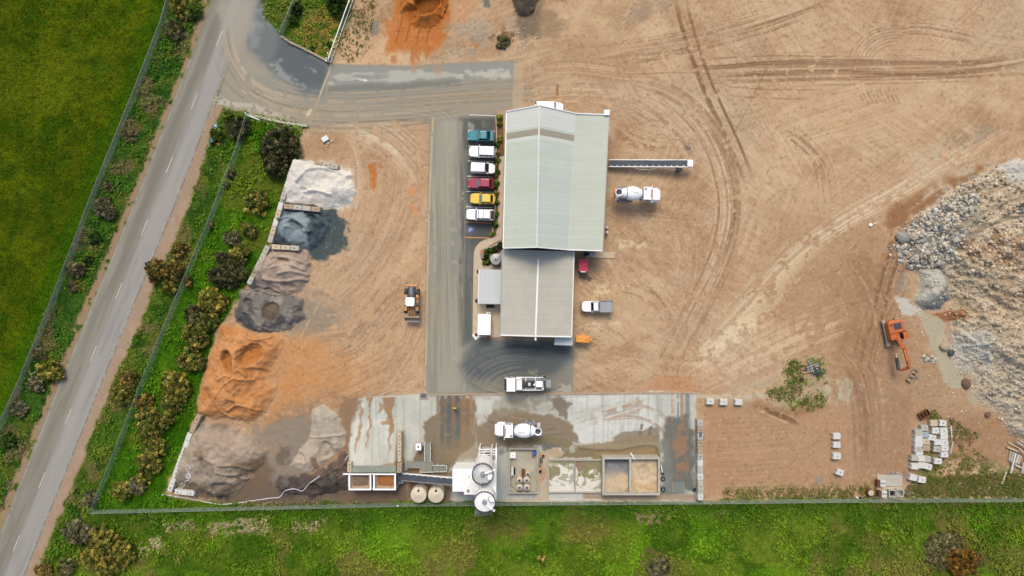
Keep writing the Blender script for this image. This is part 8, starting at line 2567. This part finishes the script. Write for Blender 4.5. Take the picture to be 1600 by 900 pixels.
def tree(px, py, rp, h, pal, label, name='shrub', cat='shrub', group=None, lobes=None, leaf=(.13, .28), dens=1.15):
 """trunk with limbs, and a crown of leaf clumps that leaves gaps between them; px, py, rp: crown in the photograph"""
 zc = h * .6
 c = W(px, py, zc)
 gz = zat(px, py)
 r = rp / PX * (CAM_H - zc) / CAM_H
 t = thing(name, label, cat, Vector((c.x, c.y, gz)), _tr2.uniform(0, .0), group)
 r *= 1.06
 lobes = lobes or [(0, 0, 1)]
 # clump centres on an uneven dome
 cl = []
 n = max(8, int(17 * r * r * dens)) + 9
 lob = []
 for (lx, ly, lr) in lobes:
  lob.append((lx * r, ly * r, lr * r))
 if len(lobes) == 1:
  for k in range(5):
   a = _tr2.uniform(0, 6.28)
   lob.append((math.cos(a) * r * .42, math.sin(a) * r * .42, r * _tr2.uniform(.42, .62)))
  lob[0] = (0, 0, r * .72)
 tot = sum(l[2] ** 2 for l in lob)
 for (lx, ly, lr) in lob:
  for k in range(max(4, int(n * lr * lr / tot * 1.25))):
   a, q = _tr2.uniform(0, 6.28), math.sqrt(_tr2.random())
   zz = math.sqrt(max(0, 1 - q * q))
   f = _tr2.uniform(.55, 1.0) if _tr2.random() < .7 else _tr2.uniform(.2, .6)
   if _tr2.random() < .14:
    q *= _tr2.uniform(1.05, 1.35)
    zz = .2
   hh = h * (.38 + .62 * (lr / (r * .75) if lr < r * .75 else 1))
   cl.append((lx + math.cos(a) * q * lr, ly + math.sin(a) * q * lr, max(.15, hh * (.25 + .72 * zz * f))))
 cl = np.array(cl)
 m = len(cl)
 per = 60
 P = np.repeat(cl, per, 0)
 cr = np.repeat(rng.uniform(.26, .50, m) * min(1.0, .45 + r * .3), per)
 v = rng.normal(0, 1, (m * per, 3)); v /= np.linalg.norm(v, axis=1)[:, None]
 v[:, 2] = np.abs(v[:, 2]) * .9 - .15
 P = P + v * (cr * rng.uniform(.5, 1.1, m * per))[:, None]
 P[:, 2] = np.maximum(P[:, 2], .05)
 # leaves face outward from their clump with scatter
 nrm = v + rng.normal(0, .55, v.shape); nrm /= np.linalg.norm(nrm, axis=1)[:, None]
 up_ = np.stack([np.full(len(nrm), .3), np.full(len(nrm), .2), np.full(len(nrm), 1.0)], 1) + rng.normal(0, .5, nrm.shape)
 u = np.cross(nrm, up_); u /= np.maximum(np.linalg.norm(u, axis=1)[:, None], 1e-6)
 w = np.cross(nrm, u)
 s_ = rng.uniform(leaf[0], leaf[1], len(P)) * min(1.0, .45 + r * .35)
 u *= (s_ * .34)[:, None]; w *= (s_ * .55)[:, None]
 V = np.stack([P - w, P + u, P + w, P - u], 1).reshape(-1, 3)
 Q = np.arange(len(V), dtype=np.int32).reshape(-1, 4)
 pc = np.array([alb(q)[:3] for q in PAL[pal]])
 ci = rng.integers(0, len(pc), m)
 base = np.repeat(pc[ci] * np.array([1.36, 1.46, 1.36]) * rng.choice([.5, .75, .95, 1.15, 1.5], (m, 1)) * rng.uniform(.85, 1.15, (m, 1)), per, 0) * rng.uniform(.75, 1.3, (m * per, 1))
 o = fast_mesh('crown', V, Q, M['leaf'], np.repeat(np.clip(base, 0, 1), 4, 0), smooth=False)
 o.parent = t
 tk_ = MB()
 tr = max(.04, r * .055)
 tk_.tube([(0, 0, -.15), (.03 * r, .02 * r, h * .22), (.0, .05 * r, h * .5)], [tr * 1.4, tr, tr * .6], 7)
 for k in range(min(9, 4 + int(r * 2))):
  q = cl[rng.integers(0, m)]
  tk_.tube([(.02 * r, .02 * r, h * .2), (q[0] * .45, q[1] * .45, h * .2 + (q[2] - h * .2) * .6), (q[0] * .95, q[1] * .95, q[2])], [tr * .7, tr * .45, tr * .2], 5)
 tk_.build('trunk', 'bark', t)
 return t

R1 = 'trees of the row between fence and bays'
two = [(.18, .32, .78), (-.12, -.45, .62)]
for a in [
 (432, 234, 36, 3.6, 'dark', 'largest dark olive tree, beside the white sand bay', 'tree', [(.12, .3, .72), (-.3, .1, .5), (-.05, -.52, .56), (.45, .0, .42)]),
 (371, 199, 21, 2.6, 'dark', 'dark grey green tree at the north end of the compound fence', 'tree', None),
 (399, 319, 21, 2.4, 'gold', 'golden green tree level with the white sand bay, alone on the grass', 'tree', None),
 (388, 356, 15, 1.9, 'gold', 'small golden tree just below the one by the white sand bay', 'tree', None),
 (360, 370, 14, 1.8, 'grey', 'small grey green tree closest to the fence, level with the blue grey gravel', 'tree', None),
 (375, 393, 15, 2.0, 'olive', 'olive tree touching the dark crown below it, level with the block divider', 'tree', None),
 (347, 402, 12, 1.6, 'dark', 'small dark tree at the left shoulder of the dark twin crown', 'tree', None),
 (354, 429, 27, 2.8, 'dark', 'wide dark brownish tree level with the beige sand', 'tree', [(.3, .2, .7), (-.5, -.1, .55), (0, -.3, .5)]),
 (331, 469, 23, 2.8, 'olive', 'olive tree with gold tips at the head of the dense row', 'tree', None),
 (323, 500, 18, 2.4, 'gold', 'gold tipped tree level with the dark grey gravel pile', 'tree', None),
 (300, 494, 17, 2.0, 'dark', 'dim dark green tree on the fence side, level with the dark grey gravel', 'tree', None),
 (303, 524, 23, 2.8, 'gold', 'broad gold green tree level with the top of the orange sand', 'tree', None),
 (294, 561, 24, 2.8, 'gold', 'gold green tree level with the middle of the orange sand', 'tree', None),
 (272, 600, 25, 2.8, 'olive', 'olive tree level with the bottom of the orange sand', 'tree', None),
 (268, 630, 20, 2.5, 'gold', 'gold tipped tree just above the corner gravel bay', 'tree', None),
 (236, 668, 28, 3.0, 'gold', 'bright gold crowned tree level with the top of the corner bay', 'tree', [(-.1, .2, .75), (.55, .35, .45), (-.2, -.5, .5)]),
 (238, 697, 20, 2.5, 'olive', 'olive tree in the row level with the white block wall', 'tree', None),
 (229, 722, 20, 2.5, 'gold', 'gold green tree second from the south end of the row', 'tree', None),
 (224, 742, 15, 2.0, 'olive', 'small olive tree at the south end of the dense row', 'tree', None),
 (188, 769, 17, 2.2, 'gold', 'round gold green tree alone near the fence corner', 'tree', None),
 (212, 760, 14, 1.6, 'grey', 'grey leafed tree between the row and the lone gold tree', 'tree', None)]:
 tree(*a[:6], name=a[6], cat='tree', group=R1, lobes=a[7])
R2 = 'trees and shrubs of the road verges'
for a in [
 (241, 421, 19, 3.0, 'brown', 'orange brown tree whose crown overhangs the road edge', 'tree', None),
 (281, 391, 14, 2.2, 'brown', 'small orange brown tree above the overhanging one', 'tree', None),
 (268, 424, 17, 2.4, 'brown', 'brown green tree between the overhanging tree and the fence', 'tree', None),
 (263, 450, 13, 1.6, 'olive', 'low olive shrub just below the overhanging tree', 'shrub', None),
 (292, 440, 9, 1.3, 'brown', 'brown shrub growing into the compound fence', 'shrub', None),
 (199, 592, 16, 1.9, 'brown', 'brown green tree by the verge, level with the orange sand', 'tree', None),
 (187, 618, 20, 2.2, 'olive', 'dull olive tree on the verge beside a brown one', 'tree', None),
 (224, 629, 15, 1.9, 'brown', 'brown tree growing through the west fence', 'tree', None),
 (138, 779, 13, 1.6, 'grey', 'small grey shrub outside the fence corner', 'shrub', None),
 (121, 834, 23, 2.4, 'grey', 'grey green tree below the fence corner', 'tree', None),
 (162, 864, 39, 3.4, 'olive', 'biggest olive tree at the bottom left', 'tree', [(0, .1, .72), (.55, -.1, .5), (-.5, -.15, .5), (.05, -.55, .5), (-.25, .5, .45)]),
 (66, 896, 14, 1.5, 'brown', 'low brown shrub at the bottom edge beside the road', 'shrub', None),
 (102, 886, 16, 1.2, 'dead', 'dead brown scrub at the bottom edge beside the olive tree', 'shrub', None),
 (161, 327, 18, 2.0, 'grey', 'grey brown shrub against the paddock fence, the upper of two', 'shrub', None),
 (114, 421, 15, 1.8, 'dead', 'dry brown shrub against the paddock fence, the lower of two', 'shrub', None),
 (112, 446, 10, 1.1, 'dead', 'small dry scrub below the dry brown shrub', 'shrub', None),
 (74, 580, 21, 2.2, 'olive', 'olive shrub with bare white branch at the paddock fence', 'shrub', None),
 (54, 600, 14, 1.6, 'grey', 'grey shrub left of the olive shrub at the paddock fence', 'shrub', None),
 (62, 552, 13, 1.2, 'dead', 'dead scrub above the olive shrub at the paddock fence', 'shrub', None),
 (280, 10, 20, 2.2, 'olive', 'olive brown shrub at the top of the west verge', 'shrub', None),
 (270, 46, 15, 1.5, 'dead', 'dead grey brown scrub below the shrub at the top of the verge', 'shrub', None),
 (303, 14, 15, 1.6, 'green', 'green shrub at the top of the verge beside the road', 'shrub', None),
 (146, 372, 11, 1.1, 'deep', 'dark green bush in the west verge between the grey and dry shrubs', 'shrub', None),
 (134, 408, 9, 1.0, 'deep', 'small dark green bush beside the dry brown shrub', 'shrub', None),
 (30, 640, 14, 1.3, 'grey', 'grey scrub in the verge near the left edge', 'shrub', None),
 (170, 290, 9, .9, 'dead', 'dead brown scrub on the paddock fence above the grey shrub', 'shrub', None),
 (200, 210, 12, 1.0, 'dead', 'dry scrub patch in the verge right of the paddock', 'shrub', None),
 (12, 690, 14, 1.2, 'deep', 'dark bush at the left edge of the picture', 'shrub', None),
 (328, 352, 6, 1.4, 'dead', 'small dark tuft on the west fence, the lowest of three', 'shrub', None),
 (360, 272, 7, 1.5, 'dead', 'small dark tuft on the west fence, the middle of three', 'shrub', None),
 (355, 287, 5, 1.2, 'dead', 'smallest dark tuft on the west fence, just under the middle one', 'shrub', None),
 (338, 208, 12, 1.2, 'green', 'green bush between the road and the north end of the fence', 'shrub', None),
 (355, 184, 10, 1.0, 'green', 'light green bush just below the entrance corner', 'shrub', None)]:
 tree(*a[:6], name=a[6], cat=a[6], group=R2, lobes=a[7])
for a in [
 (525, 4, 19, 2.2, 'deep', 'dark green tree in the grass triangle at the top', 'tree', None),
 (463, 12, 11, 1.6, 'deep', 'dark bush against the short fence in the grass triangle', 'shrub', None),
 (458, 32, 7, 1.2, 'deep', 'small dark bush lower down the short fence in the grass triangle', 'shrub', None),
 (515, 70, 5, .6, 'deep', 'tiny dark bush by the sliding gate', 'shrub', None),
 (488, 74, 4, .5, 'deep', 'tiny dark bush behind the low pale wall', 'shrub', None),
 (1508, 881, 25, 2.2, 'rust', 'orange brown bush in the south paddock at the bottom right', 'shrub', None),
 (1478, 862, 34, .6, 'dead', 'flat dead scrub beside the orange brown bush', 'shrub', None),
 (1029, 889, 20, 1.6, 'grey', 'grey brown bush at the bottom edge of the south paddock', 'shrub', None),
 (846, 875, 7.5, 1.1, 'gold', 'small yellow bush standing alone in the south paddock', 'shrub', None),
 (785, 66, 12, .5, 'dead', 'dried weed clump on the soil above the entrance road', 'shrub', None)]:
 tree(*a[:6], name=a[6], cat=a[6], group='bushes about the site', lobes=a[7])
GP_ = 'shrubs in the parking planter'
near = ['at the north end of the planter', 'second from the north end of the planter', 'beside the empty bay', 'behind the teal car', 'at the south-east of the teal car', 'in front of the boxy white wagon',
  'between the wagon and the white van', 'behind the white van bay', 'at the nose of the white van', 'behind the maroon car', 'between the maroon and yellow cars', 'behind the yellow car',
  'between the yellow car and the ute', 'behind the white ute', 'at the east side of the disabled bay', 'at the south tip of the planter']
pos = [(781.5, 182, 4.2, 'lime'), (781, 193, 4, 'olive'), (780.5, 215, 4.8, 'lime'), (777, 226, 4, 'deep'), (778.5, 240, 3.6, 'olive'), (776.5, 251, 4.6, 'green'), (775, 258, 3, 'olive'), (777.5, 269, 4, 'green'),
  (773.5, 274.5, 3, 'olive'), (776, 285.5, 5, 'green'), (773.5, 292, 3, 'olive'), (776, 302, 4, 'olive'), (777, 316.5, 3.8, 'olive'), (775.5, 334.5, 4, 'green'), (773.5, 350.5, 5, 'green'), (770.5, 365.5, 4.2, 'lime')]
for (x, y, r_, pl), lb in zip(pos, near):
 tree(x, y, r_, .8, pl, {'lime': 'lime green', 'olive': 'olive', 'green': 'green', 'deep': 'dark green'}[pl] + ' low shrub ' + lb, 'shrub', 'shrub', GP_, leaf=(.12, .24))
for (x, y, r_, lb) in ((764, 392, 5, 'against the edging blocks'), (771, 389, 5, 'north of the round tank'), (781, 383, 4.5, 'by the shed wall'), (761, 400, 5, 'beside the planter box'), (763, 409, 4.5, 'at the south-west of the tank'), (757, 411, 3, 'at the path bend')):
 tree(x, y, r_, 1.0, 'deep' if r_ > 4 else 'green', 'leafy green shrub in the office garden %s' % lb, 'shrub', 'shrub', 'shrubs in the office garden', leaf=(.14, .28))
for (x, y, lb) in ((748.6, 423.5, 'north'), (746, 470.5, 'south')):
 tree(x, y, 2.6, .7, 'deep', 'small potted shrub at the %s post of the verandah' % lb, 'shrub', 'shrub', 'shrubs at the verandah posts', leaf=(.1, .2))

# bare branch in the olive shrub
t = thing('bare_branch', 'bare white branch sticking out of the olive shrub by the paddock', 'branch', Wg(53, 586))
MB().tube([(0, -.8, .2), (.1, .2, .9), (.0, 1.0, 1.2)], [.08, .06, .03], 6).tube([(.1, .2, .9), (.9, .6, 1.1), (1.9, 1.3, 1.2)], [.06, .04, .02], 6).build('branch', 'concrete_tan', t)

# ------------------------------------------------------------------ small things
def ground_line(pts, up):
 out = []
 for x, y in catmull(pts, 3.0):
  out.append(Wg(x, y, up))
 return out
hz = ground_line([(308, 729.5), (309, 725), (306.5, 721.7), (303, 721), (302, 725), (305, 733), (308, 738), (305, 741.5), (301, 740), (301.5, 736), (306, 735.5), (308, 740), (304, 745), (297.5, 747.5), (293, 756), (285, 762)], .08)
o = MB().tube(hz, .075, 6).build('hose', 'hose', None)
tag(o, 'looped white hose lying on the grey brown pile in the corner bay', 'hose')
o = MB().tube(ground_line([(253, 773), (263, 773.5), (275, 776), (292, 778), (317, 783), (343, 787.5), (367, 786), (400, 781.5), (425, 777.8), (437, 776.5), (445, 767), (454, 763), (462, 761.5), (473, 766), (478, 762), (485, 754), (501, 742)], .08), .08, 6).build('hose', 'hose', None)
tag(o, 'long white hose snaking along the south fence onto the dark soil pile', 'hose')
t = thing('storage_drum', 'blue square drum on the road shoulder near the entrance', 'drum', Wg(339.5, 198.5))
MB().box((0, 0, .4), (.62, .6, .8)).build('drum_body', plain('pale_blue_plastic', (112, 150, 218), .5, var=.08), t, bevel=.06)
MB().cyl((.12, .1, .8), (.12, .1, .86), .1, n=10).build('cap', 'white', t)
t = thing('wheelie_bin', 'dark green wheelie bin on the road verge near the entrance', 'bin', Wg(333.5, 221), .15)
MB().box((0, 0, .5), (.62, .7, .95), taper=1.15).build('bin_body', 'green', t)
MB().box((0, 0, 1.02), (.74, .84, .08)).build('lid', 'green', t, bevel=.02)
for s in (-.3, .3):
 MB().cyl((s - .04, -.36, .12), (s + .04, -.36, .12), .12, n=10).build('wheel', 'black', t)
t = thing('marker_board', 'small orange marker lying beside the green wheelie bin', 'marker', Wg(339.5, 225), -.05)
MB().box((0, 0, .1), (.8, .22, .12)).build('board', 'lamp_orange', t, bevel=.02)
MB().box((-.3, 0, .03), (.12, .3, .06)).build('foot', 'black', t)
t = thing('reo_sheet', 'pale blue grey sheet lying on the soil above the white sand bay', 'sheet', Wg(508.5, 217.5), .6)
MB().box((0, 0, .35), (1.15, .85, .06), ry=.12).build('sheet', plain('pale_sheet', (206, 216, 222), .4, var=.08), t)
MB().box((0, 0, .15), (.8, .6, .3)).build('support_block', 'concrete_warm', t)
for k, (x, y) in enumerate(((513, 224), (519, 221), (511, 228))):
 t = thing('concrete_rubble', ['larger broken concrete lump below the pale sheet', 'flat broken concrete lump east of the pale sheet', 'smallest broken concrete lump south of the pale sheet'][k], 'rubble', Wg(x, y), k)
 m = MB(); m.add([tuple(v * np.array([.3, .22, .16]) * (1 - .15 * k) + np.array([0, 0, .1])) for v in ICO * rng.uniform(.75, 1.2, (12, 1))], [tuple(f) for f in ICF]); m.build('lump', 'concrete', t)
t = thing('marker_post', 'white round-based marker with pole lying on the soil, left of the rubble', 'marker', Wg(1359.5, 352))
MB().lathe([(.01, 0), (.3, .0), (.32, .2), (.15, .38), (.01, .4)], 16).build('base', 'white', t, smooth=True)
MB().cyl((.1, .05, .3), (1.1, .5, .25), .05, n=8).build('pole', 'flash', t)
t = thing('fence_lamp', 'small white lamp on a thin pole behind the hopper, beside the fence', 'lamp', W(625.5, 783, 0))
MB().cyl((0, 0, 0), (0, 0, 2.4), .04, n=8).build('pole', 'steel', t)
MB().lathe([(.01, 2.62), (.13, 2.55), (.16, 2.42), (.05, 2.38)], 14).build('lamp_head', 'white', t, smooth=True)
t = thing('drain_pipe', 'short thin pipe poking out of the gravel left of the hopper ramp', 'pipe', Wg(543, 715))
MB().cyl((-.4, -.5, .3), (.3, .6, .5), .06, n=8).build('pipe', 'flash', t)
MB().cyl((-.55, -.7, .25), (-.4, -.5, .3), .14, n=10).build('valve', 'maroon', t)
for k, (x, y, lb) in enumerate(((944.8, 356.5, 'northern'), (944.5, 364, 'southern'))):
 t = thing('gas_bottle', '%s of two pale gas bottles outside the lean-to wall' % lb, 'gas bottle', W(x + 2.5, y, 0))
 MB().lathe([(.01, .0), (.2, .02), (.22, .2), (.22, 1.1), (.12, 1.28), (.01, 1.3)], 16).build('bottle', 'white_dull', t, smooth=True)
 MB().cyl((0, 0, 1.28), (0, 0, 1.45), .05, n=8).build('valve', 'steel', t)
t = thing('pump_unit', 'blue pump unit outside the south door of the lean-to', 'pump', W(917, 397.3, 0))
MB().box((0, 0, .4), (.4, .5, .6)).build('motor', 'navy', t, bevel=.03)
MB().box((.7, -.05, .6), (.85, .6, .9)).build('cabinet', 'steel', t, bevel=.03)
MB().box((.2, 0, .06), (1.6, .8, .1)).build('base', 'dark', t)
for k, (x, y, r_) in enumerate(((1455, 557, .5), (1460, 561, .45), (1449, 560, .42))):
 t = thing('boulder', ['largest pale grey boulder by the muddy water', 'eastern pale grey boulder by the muddy water', 'western pale grey boulder by the muddy water'][k], 'boulder', Wg(x, y), k * 1.3)
 m = MB(); m.add([tuple(v * np.array([1.2, .9, .7]) * r_ + np.array([0, 0, r_ * .4])) for v in ICO * rng.uniform(.8, 1.15, (12, 1))], [tuple(f) for f in ICF]); m.build('stone', 'concrete', t, bevel=.05)
M['brown_rock'] = plain('brown_rock', (128, 100, 78), .95, var=.3, scale=2, dirt=.5, dirtc=(96, 74, 58), bump=.6)
M['grey_rock'] = plain('grey_rock', (158, 160, 152), .95, var=.25, scale=2, dirt=.5, dirtc=(128, 128, 118), bump=.6)
for k, (x, y, r_, mt, lb) in enumerate(((1508, 598, 1.15, 'brown_rock', 'large dark brown boulder at the foot of the pale spoil'), (1475, 541, 1.1, 'concrete_warm', 'brown grey boulder in the edge of the muddy water'), (1485, 551.5, .75, 'dark', 'black rounded rock in the muddy water'),
          (1543, 648, .7, 'brown_rock', 'brown boulder at the south foot of the rock bank'), (1410, 371, 1.35, 'grey_rock', 'big smooth grey boulder at the west tip of the rubble'), (1452, 336, .6, 'grey_rock', 'grey boulder on the north edge of the rubble'))):
 t = thing('boulder', lb, 'boulder', Wg(x, y), k)
 m = MB(); m.add([tuple(v * np.array([1.0, 1.25, .6]) * r_ + np.array([0, 0, r_ * .3])) for v in ICO * rng.uniform(.6, 1.25, (12, 1))], [tuple(f) for f in ICF])
 o = m.build('stone', mt, t)
 md = o.modifiers.new('sub', 'SUBSURF'); md.levels = md.render_levels = 1

# ------------------------------------------------------------------ the worker
def skin(name, joints, edges, mat, parent, lv=2, root=0):
 me = bpy.data.meshes.new(name)
 me.from_pydata([j[0] for j in joints], edges, [])
 o = bpy.data.objects.new(name, me)
 COL.objects.link(o)
 o.parent = parent
 md = o.modifiers.new('skin', 'SKIN')
 for k, j in enumerate(joints):
  me.skin_vertices[0].data[k].radius = j[1] if isinstance(j[1], tuple) else (j[1], j[1])
 me.skin_vertices[0].data[root].use_root = True
 sb_ = o.modifiers.new('sub', 'SUBSURF'); sb_.levels = sb_.render_levels = lv
 me.materials.append(M[mat])
 return o

pe = thing('person', 'worker in a hi-vis yellow shirt and dark trousers walking on the slab', 'person', W(711, 636, .0), math.pi * .45)
J = [((0, 0, .96), .15), ((0, 0, 1.15), (.14, .17)), ((0, 0, 1.40), (.13, .19)), ((.01, 0, 1.50), .065), ((.02, 0, 1.56), .062), ((.03, 0, 1.66), (.10, .085)), ((.02, 0, 1.75), .075),
  ((0, .21, 1.42), .065), ((-.06, .27, 1.14), .048), ((.10, .26, .92), .038), ((.16, .25, .84), .04),
  ((0, -.21, 1.42), .065), ((.10, -.27, 1.15), .048), ((.26, -.24, .96), .038), ((.33, -.23, .90), .04),
  ((0, .10, .90), .105), ((.12, .10, .50), .065), ((.06, .10, .09), .048), ((.22, .11, .04), .04),
  ((0, -.10, .90), .105), ((-.06, -.10, .50), .065), ((-.22, -.10, .12), .048), ((-.08, -.11, .05), .04)]
E = [(0, 1), (1, 2), (2, 3), (3, 4), (4, 5), (5, 6), (2, 7), (7, 8), (8, 9), (9, 10), (2, 11), (11, 12), (12, 13), (13, 14), (0, 15), (15, 16), (16, 17), (17, 18), (0, 19), (19, 20), (20, 21), (21, 22)]
skin('body', J, E, 'skin', pe)
sj = [((0, 0, 1.0), .17), ((0, 0, 1.18), (.165, .195)), ((0, 0, 1.39), (.15, .21)), ((.0, 0, 1.45), .1), ((0, .22, 1.42), .085), ((-.04, .265, 1.22), .07), ((0, -.22, 1.42), .085), ((.07, -.265, 1.22), .07)]
skin('hi_vis_shirt', sj, [(0, 1), (1, 2), (2, 3), (2, 4), (4, 5), (2, 6), (6, 7)], 'hivis', pe)
tj = [((0, 0, 1.0), .165), ((0, .10, .90), .125), ((.12, .10, .50), .088), ((.07, .10, .14), .07), ((0, -.10, .90), .125), ((-.06, -.10, .50), .088), ((-.20, -.10, .17), .07)]
skin('trousers', tj, [(0, 1), (1, 2), (2, 3), (0, 4), (4, 5), (5, 6)], 'navy', pe)
MB().lathe([(.112, 1.66), (.118, 1.72), (.10, 1.80), (.05, 1.84), (.01, 1.845)], 16, (.01, 0, 0)).build('hair', 'hole', pe, smooth=True)
for s in (-1, 1):
 MB().cyl((.105, s * .035, 1.68), (.118, s * .035, 1.68), .013, n=8).build('eye', 'hole', pe)
 MB().box((.03, s * .095, 1.66), (.05, .025, .07)).build('ear', 'skin', pe, bevel=.01)
 hx, hy, hz_ = ((.17, .25, .82) if s > 0 else (.345, -.23, .885))
 for f in range(4):
  y = hy - .03 + f * .02
  MB().tube([(hx, y, hz_), (hx + .035, y, hz_ - .035), (hx + .045 - .004 * abs(f - 1), y, hz_ - .07 + .006 * abs(f - 1))], [.010, .009, .008], 6).build('finger', 'skin', pe)
 MB().tube([(hx, hy - s * .035, hz_ + .01), (hx + .04, hy - s * .055, hz_ - .02), (hx + .055, hy - s * .045, hz_ - .045)], [.012, .010, .009], 6).build('thumb', 'skin', pe)
MB().hexa([(.108, -.015, 1.64), (.14, -.016, 1.64), (.14, .016, 1.64), (.108, .015, 1.64)], [(.112, -.008, 1.69), (.118, -.008, 1.69), (.118, .008, 1.69), (.112, .008, 1.69)]).build('nose', 'skin', pe)
MB().box((.112, 0, 1.61), (.012, .05, .01)).build('mouth', 'lamp_red', pe)
for s in (-1, 1):
 fx, fy = ((.13, .105) if s > 0 else (-.15, -.105))
 MB().box((fx, fy, .05 if s > 0 else .07), (.27, .1, .1), taper=.85).build('boot', 'rust', pe, bevel=.02)
